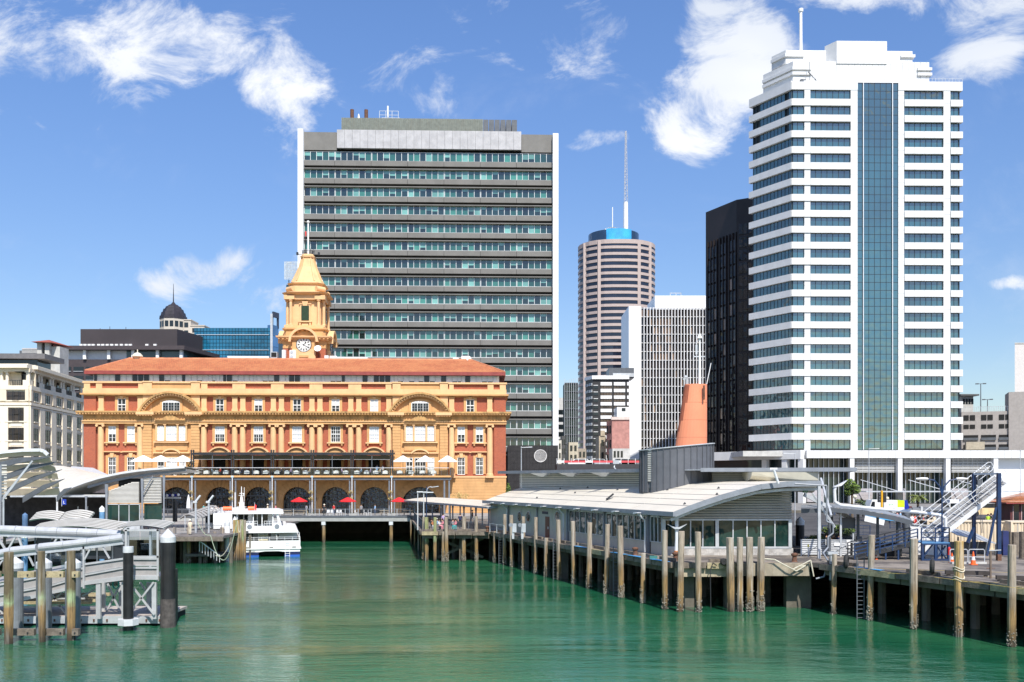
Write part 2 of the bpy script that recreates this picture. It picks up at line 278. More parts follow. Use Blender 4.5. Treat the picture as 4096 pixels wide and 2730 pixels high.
# ---------------- objects ----------------
def link(name, data, parent=None, loc=None, kind=None, label=None):
 o = bpy.data.objects.new(name, data); COL.objects.link(o)
 if parent is not None: o.parent = parent
 if loc is not None: o.location = loc
 if kind: o['kind'] = kind
 if label: o['label'] = label
 return o
def thing(name, label, cat, loc=(0, 0, 0), rotz=0.0, group=None):
 o = link(name, None, None, loc); o.empty_display_size = .2; o.rotation_euler = (0, 0, rotz)
 o['label'] = label; o['category'] = cat
 if group: o['group'] = group
 return o
def tag(o, label, cat, group=None):
 o['label'] = label; o['category'] = cat
 if group: o['group'] = group
 return o
class MB:
 def __init__(s): s.v = []; s.f = []; s.mi = []; s.m = 0
 def face(s, pts):
  i = len(s.v); s.v += [tuple(p) for p in pts]; s.f.append(tuple(range(i, i+len(pts)))); s.mi.append(s.m)
 def box(s, x0, x1, y0, y1, z0, z1):
  i = len(s.v)
  s.v += [(x, y, z) for z in (z0, z1) for y in (y0, y1) for x in (x0, x1)]
  for q in ((0, 2, 3, 1), (4, 5, 7, 6), (0, 1, 5, 4), (2, 6, 7, 3), (0, 4, 6, 2), (1, 3, 7, 5)): s.f.append(tuple(i+k for k in q)); s.mi.append(s.m)
  return s
 def prism(s, poly, a, b, axis='y'):
  """extrude a polygon: axis y -> poly (x,z); axis z -> poly (x,y); axis x -> poly (y,z)"""
  def P(p, t): return {'y': (p[0], t, p[1]), 'z': (p[0], p[1], t), 'x': (t, p[0], p[1])}[axis]
  i = len(s.v); n = len(poly)
  s.v += [P(p, a) for p in poly]+[P(p, b) for p in poly]
  s.f.append(tuple(range(i, i+n))); s.f.append(tuple(range(i+2*n-1, i+n-1, -1))); s.mi += [s.m, s.m]
  for k in range(n):
   j = (k+1) % n; s.f.append((i+j, i+k, i+n+k, i+n+j)); s.mi.append(s.m)
  return s
 def loft(s, rings, cap=True, closed=True):
  i0 = len(s.v); n = len(rings[0])
  for r in rings: s.v += [tuple(p) for p in r]
  for a in range(len(rings)-1):
   for k in range(n if closed else n-1):
    j = (k+1) % n; s.f.append((i0+a*n+k, i0+a*n+j, i0+(a+1)*n+j, i0+(a+1)*n+k)); s.mi.append(s.m)
  if cap:
   s.f.append(tuple(i0+n-1-k for k in range(n))); s.f.append(tuple(i0+(len(rings)-1)*n+k for k in range(n))); s.mi += [s.m, s.m]
  return s
 def cyl(s, p0, p1, r0, r1=None, n=8, cap=True):
  r1 = r0 if r1 is None else r1
  p0 = Vector(p0); p1 = Vector(p1); d = (p1-p0).normalized()
  a = d.orthogonal().normalized(); b = d.cross(a)
  ring = lambda p, r: [p+a*(r*math.cos(2*PI*k/n))+b*(r*math.sin(2*PI*k/n)) for k in range(n)]
  return s.loft([ring(p0, r0), ring(p1, r1)], cap)
 def tube(s, pts, r, n=6):
  for a, b in zip(pts, pts[1:]): s.cyl(a, b, r, n=n)
  return s
 def bar(s, p0, p1, w, h, up=(0, 0, 1)):
  p0 = Vector(p0); p1 = Vector(p1); d = (p1-p0).normalized(); up = Vector(up)
  sd_ = d.cross(up)
  if sd_.length < 1e-4: sd_ = d.cross(Vector((0, 1, 0)))
  sd_.normalize(); u = sd_.cross(d)
  ring = lambda p: [p+sd_*w/2+u*h/2, p-sd_*w/2+u*h/2, p-sd_*w/2-u*h/2, p+sd_*w/2-u*h/2]
  return s.loft([ring(p0), ring(p1)])
 def lathe(s, prof, c=(0, 0, 0), n=12):
  rings = [[(c[0]+r*math.cos(2*PI*k/n), c[1]+r*math.sin(2*PI*k/n), c[2]+z) for k in range(n)] for r, z in prof]
  return s.loft(rings)
 def ball(s, c, r, n=8, sz=1.0):
  return s.lathe([(max(r*math.sin(PI*k/5), r*.02), -r*math.cos(PI*k/5)*sz) for k in range(6)], c, n)
 def mesh(s, name, mats, smooth_=False):
  me = bpy.data.meshes.new(name); me.from_pydata(s.v, [], s.f)
  mats = mats if isinstance(mats, (list, tuple)) else [mats]
  for m in mats: me.materials.append(m)
  if len(mats) > 1: me.polygons.foreach_set('material_index', s.mi)
  if smooth_: me.polygons.foreach_set('use_smooth', [True]*len(s.f))
  me.update(); return me
 def build(s, name, mats, parent=None, kind=None, label=None, smooth_=False, loc=None):
  if not s.f: return None
  me = s.mesh(name, mats, smooth_)
  if loc is None and parent is None:      # give a free mesh an origin at its base
   xs = [v[0] for v in s.v]; ys = [v[1] for v in s.v]; zs = [v[2] for v in s.v]
   loc = Vector(((min(xs)+max(xs))/2, (min(ys)+max(ys))/2, min(zs)))
   me.transform(Matrix.Translation(-loc))
  return link(name, me, parent, loc, kind, label)
_bc = {}
def box(name, m, par, x0, x1, y0, y1, z0, z1, label=None, kind=None):
 """a box part; equal boxes share their mesh"""
 if x1 < x0: x0, x1 = x1, x0
 if y1 < y0: y0, y1 = y1, y0
 if z1 < z0: z0, z1 = z1, z0
 k = (m.name, round(x1-x0, 3), round(y1-y0, 3), round(z1-z0, 3))
 me = _bc.get(k)
 if me is None:
  me = MB().box(-k[1]/2, k[1]/2, -k[2]/2, k[2]/2, -k[3]/2, k[3]/2).mesh(name, m); _bc[k] = me
 return link(name, me, par, ((x0+x1)/2, (y0+y1)/2, (z0+z1)/2), kind, label)
class Pieces:
 """the first `lim` pieces become parts of their own, the rest are joined as stuff"""
 def __init__(s, name, par, lim=290): s.n = 0; s.name = name; s.par = par; s.lim = lim; s.rest = {}
 def box(s, m, x0, x1, y0, y1, z0, z1, par=None):
  s.n += 1
  if s.n <= s.lim: return box(s.name, m, par or s.par, x0, x1, y0, y1, z0, z1)
  s.rest.setdefault(m.name, (m, MB()))[1].box(x0, x1, y0, y1, z0, z1)
 def done(s):
  if not s.rest: return
  b = MB(); mats = []
  for i, (m, q) in enumerate(s.rest.values()):
   o = len(b.v); b.v += q.v; b.f += [tuple(o+k for k in f) for f in q.f]; b.mi += [i]*len(q.f); mats.append(m)
  b.build(s.name, mats, s.par, kind='stuff')
def copy_tree(o, parent=None):
 c = o.copy(); COL.objects.link(c)
 if parent is not None: c.parent = parent
 for ch in list(o.children): copy_tree(ch, c)
 return c
def dup(o, loc, rotz=None, label=None, scale=None):
 c = copy_tree(o); c.location = loc
 if rotz is not None: c.rotation_euler = (0, 0, rotz)
 if label: c['label'] = label
 if scale: c.scale = (scale,)*3
 return c
ORD = ['first', 'second', 'third', 'fourth', 'fifth', 'sixth', 'seventh', 'eighth', 'ninth', 'tenth', 'eleventh', 'twelfth', 'thirteenth', 'fourteenth', 'fifteenth', 'sixteenth', 'seventeenth', 'eighteenth', 'nineteenth', 'twentieth',
       'twenty-first', 'twenty-second', 'twenty-third', 'twenty-fourth', 'twenty-fifth', 'twenty-sixth', 'twenty-seventh', 'twenty-eighth', 'twenty-ninth', 'thirtieth']
def text(body, size, m, parent, loc, rot=(PI/2, 0, 0), name='lettering', ext=.01, label=None, ax='CENTER'):
 cu = bpy.data.curves.new(name, 'FONT'); cu.body = body; cu.size = size; cu.extrude = ext; cu.align_x = ax; cu.align_y = 'CENTER'; cu.resolution_u = 2
 t = bpy.data.objects.new(name, cu); COL.objects.link(t)
 me = bpy.data.meshes.new_from_object(t.evaluated_get(bpy.context.evaluated_depsgraph_get())); bpy.data.objects.remove(t)
 me.materials.clear(); me.materials.append(m)
 o = link(name, me, parent, loc, None, label); o.rotation_euler = rot; return o
def clamp(a, lo, hi): return max(lo, min(hi, a))
# ---------------- the setting: water, ground ----------------
wb = MB(); wb.face([(-400, 10, 0), (400, 10, 0), (400, 176, 0), (-400, 176, 0)])
wo = wb.build('water', water_mat(), kind='structure'); wo.location.z = 0
GZ = 4.1                                              # street and wharf level above the water
gb = MB(); gb.face([(-500, 172, GZ), (500, 172, GZ), (3000, 3500, GZ), (-3000, 3500, GZ)])
gb.build('ground', M('city_paving', (.20, .19, .18), .9, var=.25, scale=.3), kind='structure')
MB().box(-500, 500, 171.4, 172, -3, GZ-.01).build('quay_wall', CONC, kind='structure')
# ================= background buildings =================
def grey_tower():
 P = Plane(1195, 205, .03)
 t = P.thing('office_tower', 'wide grey office tower of dark spandrels and green glass directly behind the clock tower', 'office tower')
 GR = M('grey_concrete_spandrel', (.175, .168, .155), .7, var=.1, scale=.4, dirt=.15, dirtcol=(.15, .14, .13))
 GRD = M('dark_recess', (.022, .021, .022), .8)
 GT = [glass('green_office_glass', (.016, .075, .06), var=.5, vscale=.06), glass('dark_office_glass', (.008, .025, .024), var=.5), glass('pale_blind_glass', (.13, .30, .26), var=.35), glass('teal_office_glass', (.04, .17, .13), var=.4)]
 FR = M('white_window_frame', (.68, .70, .70), .4)
 u0, u1 = P.u(1217), P.u(2210); ue = P.u(2232)
 zt = P.z(527, 1205)
 box('side_fin', WHITE2, t, 0, u0, -1.2, 26, GZ, zt+.2); box('side_fin', WHITE2, t, u1, ue, -1.2, 26, GZ, zt-.2)
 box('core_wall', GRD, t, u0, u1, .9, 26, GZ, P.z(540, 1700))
 # rows of windows
 z0 = P.z(607, 1250); pitch = (P.z(607, 1700)-P.z(1747, 1700))/16
 wn = 41; wu = (u1-u0)/wn
 pc = Pieces('window_pane', t, 290)
 rws = list(range(17)); zr = lambda k: z0-k*pitch
 for k in rws:
  zt_, zb = zr(k), zr(k)-1.83
  for j in range(wn):
   r = R.random(); blind = R.random()
   m = GT[0] if r < .42 else GT[1] if r < .68 else GT[3] if r < .86 else GT[2]
   a = u0+j*wu+.06
   if blind < .22:
    h = zb+(zt_-zb)*R.uniform(.3, .7)
    pc.box(GT[2], a, a+wu-.12, .25, .32, h, zt_); pc.box(GT[1], a, a+wu-.12, .25, .32, zb, h)
   else: pc.box(m, a, a+wu-.12, .25, .32, zb, zt_)
 pc.done()
 for k in rws:
  zt_, zb = zr(k), zr(k)-1.83
  f = MB(); f.box(u0, u1, .12, .30, zb-.10, zb); f.box(u0, u1, .12, .30, zt_, zt_+.08)
  for j in range(wn+1): f.box(u0+j*wu-.05, u0+j*wu+.05, .1, .24, zb, zt_)
  for j in (5, 11, 17, 23, 29, 35): f.box(u0+j*wu+.12, u0+j*wu+.2, .1, .24, zb, zt_)
  f.build('window_frame', FR, t)
  nseg = [0, 5, 11, 17, 23, 29, 35, 41]
  for a, b in zip(nseg, nseg[1:]):
   box('spandrel_panel', GR, t, u0+a*wu+.03, u0+b*wu-.03, -.25, .6, zb-1.25, zb-.14)
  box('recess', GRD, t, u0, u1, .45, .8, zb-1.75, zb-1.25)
  box('sun_shelf', GR, t, u0, u1, -.45, .8, zb-2.02, zb-1.82)
 zc = zr(0)+.3
 box('top_panel', GR, t, u0, P.u(1347), -.1, 1, zc, P.z(530, 1280)); box('top_panel', GR, t, P.u(2086), u1, -.1, 1, zc, P.z(540, 2150))
 a, b = P.u(1349), P.u(2085)
 SG = M('pearl_sign_panel', (.46, .445, .44), .35, var=.12, scale=.7, metal=.1)
 for i in range(24): box('sign_panel', SG, t, a+(b-a)*i/24+.02, a+(b-a)*(i+1)/24-.02, -.6, .3, P.z(596, 1350), P.z(523, 1350))
 a, b = P.u(1355), P.u(1932); CL = M('grey_green_cladding', (.17, .19, .165), .6, var=.15, dirt=.2, dirtcol=(.2, .13, .07))
 zt_, zb = P.z(471, 1355, 3.9), P.z(526, 1355)
 pl = box('plant_room', CL, t, a, b, 4, 20, zb, zt_)
 q = MB()
 for i in range(80): q.box(a+(b-a)*i/80, a+(b-a)*(i+.45)/80, 3.85, 4, zb, zt_)
 q.build('cladding_rib', CL, t, kind='stuff')
 for i in range(6):
  c = P.u(1932)+(P.u(2072)-P.u(1932))*i/6; box('plant_louvre', STEELD, t, c+.05, c+1.2, 4, 20, zb, zt_-.05)
 for x in (1393, 1451):
  q = MB(); c = P.u(x); q.cyl((c, 6, zt_), (c, 6, zt_+2.6), .42, n=10); q.build('flue', RUST, t)
 c = P.u(1420); MB().cyl((c, 6, zt_), (c, 6, zt_+1.6), .5, .15, n=10).build('vent', STEELL, t)
 q = MB(); a, b = P.u(1508), P.u(1585)
 for z in (zt_+.2, zt_+1.1, zt_+2.0): q.bar((a, 5, z), (b, 5, z), .08, .08); q.bar((a, 9, z), (b, 9, z), .08, .08)
 for i in range(4): c = a+(b-a)*i/3; q.box(c-.05, c+.05, 4.95, 5.05, zt_, zt_+2)
 q.build('roof_railing', STEELL, t); c = P.u(1540); MB().cyl((c, 6, zt_), (c, 6, zt_+3.5), .2, n=8).build('antenna', WHITE, t)
 # podium block with round emblem
 T = M('black_stone_tile', (.032, .029, .029), .35, var=.2)
 a, b = P.u(2030), ue-.1; zb = P.z(1783, 2200)
 cols_ = 16; nr = 10
 for i in range(cols_):
  for j in range(nr):
   box('stone_tile', T, t, a+(b-a)*i/cols_+.015, a+(b-a)*(i+1)/cols_-.015, -1.6, -1.3, GZ+(zb-GZ)*j/nr+.02, GZ+(zb-GZ)*(j+1)/nr-.02)
 box('podium_wall', GRD, t, a, b, -1.3, 1, GZ, zb-.05)
 cu, cz = P.uv(2160, 1825); q = MB(); r = 1.33
 for i in range(40):
  a0, a1 = 2*PI*i/40, 2*PI*(i+1)/40
  q.bar((cu+r*math.cos(a0), -1.7, cz+r*math.sin(a0)), (cu+r*math.cos(a1), -1.7, cz+r*math.sin(a1)), .12, .12)
 for i in range(13):
  x = cu-1.2+.2*i; h = math.sqrt(max(0, 1.28**2-(x-cu)**2)); n = 10
  pts = [(x+.07*math.sin(9*(-h+2*h*k/n)), -1.7, cz-h+2*h*k/n) for k in range(n+1)]
  for p, w in zip(pts, pts[1:]): q.bar(p, w, .05, .07)
 q.build('round_emblem', M('emblem_silver', (.72, .70, .68), .4), t)
grey_tower()
def white_tower():
 z0 = EYE
 P = Plane(3217, 225, .02); L = Plane(3166, 225, -math.radians(57.1))
 t = P.thing('skyscraper', 'tall white banded skyscraper with a full height blue glass strip and stepped crown', 'skyscraper')
 WP = M('white_facade_panel', (.68, .68, .672), .45, var=.05, scale=.5, dirt=.14, dirtcol=(.6, .6, .58))
 GB = glass('blue_office_glass', (.012, .060, .066), var=.5, vscale=.08, wav=.12, ior=2.5)
 GC = glass('blue_curtain_glass', (.009, .058, .064), var=.5, vscale=.06, wav=.14, ior=2.6)
 MUL = M('dark_mullion', (.02, .03, .035), .4)
 top = P.z(324, 3217); row0 = P.z(361, 3245); pitch = (P.z(361, 3500)-P.z(1758, 3500))/22; wh = 2.15
 uw = [P.u(x) for x in (3241, 3402, 3430, 3592, 3616, 3773, 3801, 3836, 3849)]
 # solid inner core so nothing shows through
 box('core', MUL, t, 0.2, uw[8]-.3, .7, 34, GZ+12, top-1)
 pc = Pieces('window_pane', t, 290)
 jo = []
 # front piers
 ul = P.u(3166)
 for a, b in ((0, uw[0]), (uw[1], uw[2]), (uw[3], uw[4]), (uw[5], uw[6])):
  box('pier', WP, t, a+.02, b-.02, -.12, .8, P.z(1802, 3300), top)
 box('parapet_band', WP, t, -.1, uw[2], -.2, 3, row0+.05, top); box('parapet_band', WP, t, uw[3], uw[8], -.2, 3, row0+.05, top)
 box('parapet_band', WP, t, uw[2], uw[3], -.15, 3, P.z(333, 3500), top)
 for k in range(23):
  zt = row0-k*pitch; zb = zt-wh; zn = zt-pitch
  for a, b, n in ((uw[0], uw[1], 7), (uw[4], uw[5], 7), (uw[6], uw[7], 2)):
   for j in range(n):
    pc.box(GB, a+(b-a)*j/n+.05, a+(b-a)*(j+1)/n-.05, .35, .42, zb, zt)
   f = MB()
   for j in range(n+1): c = a+(b-a)*j/n; f.box(c-.05, c+.05, .28, .5, zb, zt)
   f.box(a, b, .28, .5, zt-.06, zt); f.box(a, b, .28, .5, zb, zb+.06)
   f.build('window_frame', MUL, t)
   if k < 22: box('spandrel_band', WP, t, a+.01, b-.01 if n == 7 else uw[8], -.35, .7, zn+.03, zb-.03)
  if k < 22: jo.append(zn); MB().prism([(-.2, -.35), (uw[0]-.04, -.35), (uw[0]-.04, .3), (-.2, .3)], zn+.03, zb-.03, 'z').build('spandrel_band', WP, t)
  # recessed link between front and left wing
  pc.box(GB, ul+.1, ul+(0-ul)/2-.03, .3, .4, zb, zt); pc.box(GB, ul+(0-ul)/2+.03, -.1, .3, .4, zb, zt)
  if k < 22: box('spandrel_band', WP, t, ul+.02, -.22, -.35, .7, zn+.03, zb-.03)
  f = MB(); f.box(ul-.0, ul+.1, .2, .5, zb, zt); f.box(ul/2-.04, ul/2+.04, .2, .5, zb, zt); f.build('window_frame', MUL, t)
 box('parapet_band', WP, t, ul, -.12, -.25, 3, row0+.05, top-.3); jq = MB()
 for zn in jo:
  for a, b, n in ((uw[0], uw[1], 4), (uw[4], uw[5], 4), (uw[6], uw[8], 2)):
   for j in range(1, n): c = a+(b-a)*j/n; jq.box(c-.03, c+.03, -.36, -.3, zn+.03, zn+pitch-wh-.03)
  for a, b in ((uw[1], uw[2]), (uw[3], uw[4]), (uw[5], uw[6]), (0, uw[0])): jq.box(a+.02, b-.02, -.13, -.1, zn+.8, zn+.86); jq.box(a+.02, b-.02, -.13, -.1, zn+2.6, zn+2.66)
 jq.build('panel_joint', M('panel_joint', (.42, .42, .42), .6), t, kind='stuff')
 # glass strip
 a, b = uw[2], uw[3]; zt = P.z(333, 3500); zb = P.z(1800, 3500); nr = 46; edges = [0, .135, .28, .42, .565, .71, .855, 1.0]
 for k in range(nr):
  za, zc = zt-(zt-zb)*k/nr, zt-(zt-zb)*(k+1)/nr
  for e0, e1 in zip(edges, edges[1:]): pc.box(GC, a+(b-a)*e0+.04, a+(b-a)*e1-.04, .05, .12, zc+.04, za-.04)
 f = MB()
 for e in edges: c = a+(b-a)*e; f.box(c-.05, c+.05, .0, .3, zb, zt)
 for k in range(nr+1): z = zt-(zt-zb)*k/nr; f.box(a, b, .0, .3, z-.04, z+.04)
 f.box(a, b, .13, .3, zb, zt); f.build('mullion_grid', MUL, t)
 for e in (.135, .855): c = a+(b-a)*e; box('bright_rail', ALU, t, c-.09, c+.09, -.3, -.05, zb, zt)
 # left wing, its own rotated frame as a part
 lw = link('left_wing', None, t); mw = Matrix.Translation((L.o.x, L.o.y, 0)) @ Matrix.Rotation(L.th, 4, 'Z'); mt = Matrix.Translation((P.o.x, P.o.y, 0)) @ Matrix.Rotation(P.th, 4, 'Z')
 lw.matrix_local = mt.inverted() @ mw
 ue = L.u(2999)                               # negative: runs back to the left
 box('wall_core', MUL, lw, ue+.5, 0, .6, 12, GZ+10, top-1.5)
 p2 = Pieces('window_pane', lw, 250)
 box('parapet_band', WP, lw, ue, 0.1, -.3, 1.5, row0+.05, top-.1)
 n = 11
 for k in range(23):
  zt = row0-k*pitch; zb = zt-wh; zn = zt-pitch
  for j in range(n):
   a = ue+.9+(0-ue-.9)*j/n; b = ue+.9+(0-ue-.9)*(j+1)/n
   rec = 1.0 if (k < 3 and j in (0, 1, 9)) else .32
   p2.box(GB, a+.06, b-.06, rec, rec+.08, zb, zt)
  f = MB()
  for j in range(n+1): c = ue+.9+(0-ue-.9)*j/n; f.box(c-.06, c+.06, .26, .5, zb, zt)
  f.build('window_frame', MUL, lw)
  if k < 22: box('spandrel_band', WP, lw, ue, .15, -.35, .7, zn+.03, zb-.03)
 p2.done(); pc.done()
 # crown tiers
 def tier(name, xl, xc, xr, yt, yb, off, back=24):
  # footprint: slanted left corner, front edge, right end
  a = P.u(xc, off); b = P.u(xr, off); zt_ = P.z(yt, xc, off); zb_ = P.z(yb, xc, off)-.6
  d = L.t; # slanted side runs back-left
  l = Vector((math.cos(L.th-P.th), math.sin(L.th-P.th)))
  ln = 1.0
  for _ in range(400):
   px = Vector((a, off))-l*ln; wx = P.o+P.t*px.x+Vector((-P.t.y, P.t.x))*px.y
   if CX+FPX*wx.x/wx.y < xl: break
   ln += .15
  q = Vector((a, off))-l*ln
  yb_ = max(back+off, q.y+1); poly = [(a, off), (b, off), (b, back+off), (q.x+(yb_-q.y)*.4, yb_), (q.x, q.y)]
  MB().prism(poly, zb_, zt_, 'z').build(name, WP, t); return a, b, zt_, zb_, (q.x, q.y), l
 def ledge(a, off, q, z, seg=5.2):
  MB().prism([(a+seg*.55, off-.4), (a+seg*.55, off), (a, off), (q[0], q[1]), (q[0]-.35, q[1]-.25), (a-.25, off-.4)], z-.45, z+.25, 'z').build('ledge', WP, t)
 a, b, zt, zb, q, l = tier('crown_tier', 3053, 3172, 3717, 245, 324, 2.5)
 for z in (zb+(zt-zb)*.68, zb+(zt-zb)*.45): ledge(a, 2.5, q, z, 8); box('ledge', WP, t, b-3.0, b+.5, 2.0, 6, z-.4, z+.25)
 a, b, zt, zb, q, l = tier('crown_tier', 3087, 3143, 3650, 201, 245, 5.0)
 for z in (zb+(zt-zb)*.62,): ledge(a, 5.0, q, z, 8); box('ledge', WP, t, b-3, b+.5, 4.5, 8, z-.4, z+.25)
 a, b, zt, zb, q, l = tier('crown_tier', 3300, 3347, 3548, 164, 245, 2.3, 14)
 JT = M('panel_joint', (.55, .55, .55), .6); jq = MB()
 for x in range(3360, 3548, 24): c = P.u(x, 2.3); jq.box(c-.03, c+.03, 2.27, 2.33, P.z(240, x), zt-.1)
 for x in range(3250, 3710, 24): c = P.u(x, 2.5); jq.box(c-.03, c+.03, 2.46, 2.53, P.z(318, x), P.z(249, x, 2.5))
 jq.build('panel_joint', JT, t, kind='stuff')
 c, z = P.uv(3203, 48, 8); q = MB(); q.cyl((c, 8, P.z(201, 3203, 8)-1), (c, 8, z), .42, .36, n=10); q.cyl((c, 8, z), (c, 8, z+.7), .6, n=10); q.build('mast', WHITE, t)
 q = MB(); z = top
 for i in range(48): c = -.1+(uw[8]+.1)*i/47; q.box(c-.03, c+.03, -.1, -.04, z, z+.8)
 q.bar((-.1, -.07, z+.8), (uw[8], -.07, z+.8), .05, .05); q.build('roof_railing', STEELL, t)
 q = MB(); c = P.u(3243); q.bar((c, 1, top), (c, 1, top+5), .1, .1); q.bar((c-.3, 1, top+2.6), (c+2, 1, top+.2), .2, .2); q.box(c-2.2, c-1, .6, 1.6, top, top+.7); q.build('window_cleaning_crane', STEELD, t)
 box('roof_unit', WHITE, t, P.u(3270), P.u(3295), 1, 2.2, top, top+1.1)
 return P, L, top
WT, WL, WTOP = white_tower()
def podium():
 P = Plane(3217, 222, .0)
 t = P.thing('shopping_podium', 'low white podium under the banded skyscraper with tall louvred glass bays', 'building')
 WP = _m['white_facade_panel']; GD = glass('podium_glass', (.02, .035, .035), ior=1.6, wav=.02); MUL = _m['dark_mullion']
 zt, zf = P.z(1803, 3500), P.z(1834, 3500); ur = P.u(4135)
 box('fascia_band', WP, t, 0, ur, -2, 2, zf, zt)
 n = 34; JT = _m['panel_joint']; q = MB()
 for i in range(n): c = ur*i/n; q.box(c-.03, c+.03, -2.02, -1.9, zf, zt)
 q.build('panel_joint', JT, t, kind='stuff')
 box('roof_deck', CONCL, t, -14, ur, 2, 30, zf+.5, zt-.05)
 cols = [(3400, 3418), (3592, 3610), (3784, 3802), (3975, 3993)]
 for a, b in cols: box('column', WP, t, P.u(a, -1.9), P.u(b, -1.9), -1.9, -.6, GZ, zf-.02)
 box('glass_back', GD, t, 0, P.u(4020), 1.5, 1.7, GZ, zf)
 bays = [(3220, 3400), (3418, 3592), (3610, 3784), (3802, 3975)]
 for bi, (a, b) in enumerate(bays):
  a, b = P.u(a), P.u(b); z1 = P.z(1890, 3500); f = MB()
  for i in range(10): c = a+(b-a)*i/9; f.box(c-.06, c+.06, .9, 1.1, GZ, zf)
  f.build('mullion', STEELL, t)
  if bi > 0:
   for k in range(9):
    z = z1+(zf-z1)*k/9; box('sun_louvre', WP, t, a, b, -.6, -.2, z, z+.16)
  z2 = P.z(1955, 3500)
  for k in range(2): box('wall_panel', M('lilac_grey_panel', (.42, .39, .40), .6, var=.06), t, a, a+(b-a)*.4 if bi != 2 else a+(b-a)*.0+.5, -.3, .2, z2-1.6*(k+1)+.03, z2-1.6*k)
 # canopy over the pavement
 z = P.z(1968, 3500); box('street_canopy', STEELL, t, P.u(3420), P.u(4060), -7, -2, z, z+.25)
 for x in (3430, 3620, 3810): MB().bar((P.u(x), -2, P.z(1920, x)), (P.u(x)+6.8, -7, z+.2), .14, .14).build('canopy_tie', ALU, t)
 box('wall_panel', WHITE2, t, P.u(3993), ur, 0, 1, GZ, zf-.02)
 f = MB()
 for k in range(12): c = 0+P.u(3420)*k/12; f.box(c-.06, c+.06, -7.0, -6.8, z-.0, z+.4)
 # left arm of the podium running back
 L = Plane(3217, 221, -math.radians(52)); lw = link('left_arm', None, t)
 lw.matrix_local = Matrix.Translation((P.o.x, P.o.y, 0)).inverted() @ Matrix.Translation((L.o.x, L.o.y, 0)) @ Matrix.Rotation(L.th, 4, 'Z')
 ue = L.u(2845)
 box('fascia_band', WP, lw, ue, 0, -1.5, 1.5, zf-.2, zt+.1)
 for x in (3060, 3140, 3205): c = L.u(x); box('column', WP, lw, c, c+1.4, -1.3, -.2, GZ, zf-.25)
 box('glass_back', GD, lw, ue, 0, 1, 1.2, GZ, zf)
podium()
def striped_tower():
 d = 480; cx = XX(2466, d+24); zt = ZZ(943, d)
 t = thing('skyscraper', 'rounded pink and dark striped skyscraper topped with a lattice mast', 'skyscraper', (cx, d+24, 0))
 PK = M('pink_granite_band', (.42, .34, .31), .6, var=.05); GD = glass('black_blue_glass', (.012, .016, .03), ior=1.6)
 hw = (2621-2310)/2*d/FPX*1.04; hd = 17
 def ring(s=1.0, z=0):       # rounded-end plan
  pts = []; r = hd
  for k in range(13): a = -PI/2+PI*k/12; pts.append(((hw-r+math.cos(a)*r)*s, math.sin(a)*r*s, z))
  for k in range(13): a = PI/2+PI*k/12; pts.append(((-hw+r+math.cos(a)*r)*s, math.sin(a)*r*s, z))
  return pts
 b = MB().loft([ring(.985, GZ), ring(.985, zt-1)]); b.build('glass_shaft', GD, t)
 pitch = 26.25*d/FPX; n = int((zt-GZ)/pitch)
 for k in range(n):
  z = zt-k*pitch; h = 1.45 if k else 2.2
  MB().loft([ring(1, z-h), ring(1, z)]).build('floor_band', PK, t)
 q = MB()
 for x in (2398, 2558, 2344, 2606):
  c = XX(x, d+7)-cx; r = hd;
  yy = -hd-.25 if abs(c) < hw-r else -math.sqrt(max(0, r*r-(abs(c)-(hw-r))**2))-.2
  MB().box(c-.8, c+.8, yy, yy+3, GZ, zt-.3).build('vertical_pier', PK, t)
 # crown
 BG = glass('bright_blue_sign_glass', (.03, .30, .60), rough=.25, var=.3); DG = glass('navy_glass', (.01, .03, .07))
 c0 = XX(2454, d+24)-cx; rr = (2563-2345)/2*d/FPX; z1 = ZZ(911, d+10)
 def ring2(a0, a1, r, z, n=10): return [(c0+r*math.cos(a0+(a1-a0)*k/n), r*math.sin(a0+(a1-a0)*k/n), z) for k in range(n+1)]
 MB().lathe([(rr*.97, zt-1), (rr*.97, z1-.6), (rr*.6, z1)], (c0, 0, 0), 28).build('crown_drum', DG, t)
 b = MB(); b.loft([ring2(-PI*.62, -PI*.30, rr, zt-1), ring2(-PI*.62, -PI*.30, rr, z1-.3)], cap=False, closed=False); b.build('blue_crown_glass', BG, t)
 q = MB(); dc = XX(2448, d+24)-cx; R_ = 5.8
 for i in range(10):
  a = PI*i/10
  pts = [(dc+R_*math.cos(p)*math.cos(a), R_*math.cos(p)*math.sin(a), z1+3.6*math.sin(p)) for p in [PI*k/8 for k in range(9)]]
  q.tube(pts, .14, 4)
 for z in (.0, 1.2, 2.4):
  r = R_*math.sqrt(max(0, 1-(z/3.6)**2)); pts = [(dc+r*math.cos(2*PI*k/14), r*math.sin(2*PI*k/14), z1+z) for k in range(15)]; q.tube(pts, .13, 4)
 q.build('lattice_dome', STEELL, t)
 mc = XX(2503, d+24)-cx; zm = ZZ(525, d+24); zz = ZZ(750, d+24); q = MB(); q.cyl((mc, 0, z1-1), (mc, 0, zz-8), 1.35, 1.2, n=10); q.build('mast_base', WHITE, t)
 q = MB(); w = .95
 n = 26
 for sx, sy in ((-1, -1), (1, -1), (0, 1)): q.bar((mc+sx*w, sy*w, zz-8), (mc+sx*w*.35, sy*w*.35, zm), .2, .2)
 for k in range(n):
  za, zb = zz-8+(zm-zz+8)*k/n, zz-8+(zm-zz+8)*(k+1)/n; s = w*(1-.65*k/n); sg = 1 if k % 2 else -1
  q.bar((mc-s*sg, -s, za), (mc+s*sg, -s, zb), .13, .13); q.bar((mc-s, -s, za), (mc+s, -s, za), .12, .12)
 q.build('lattice_mast', M('mast_grey', (.45, .45, .46), .5), t)
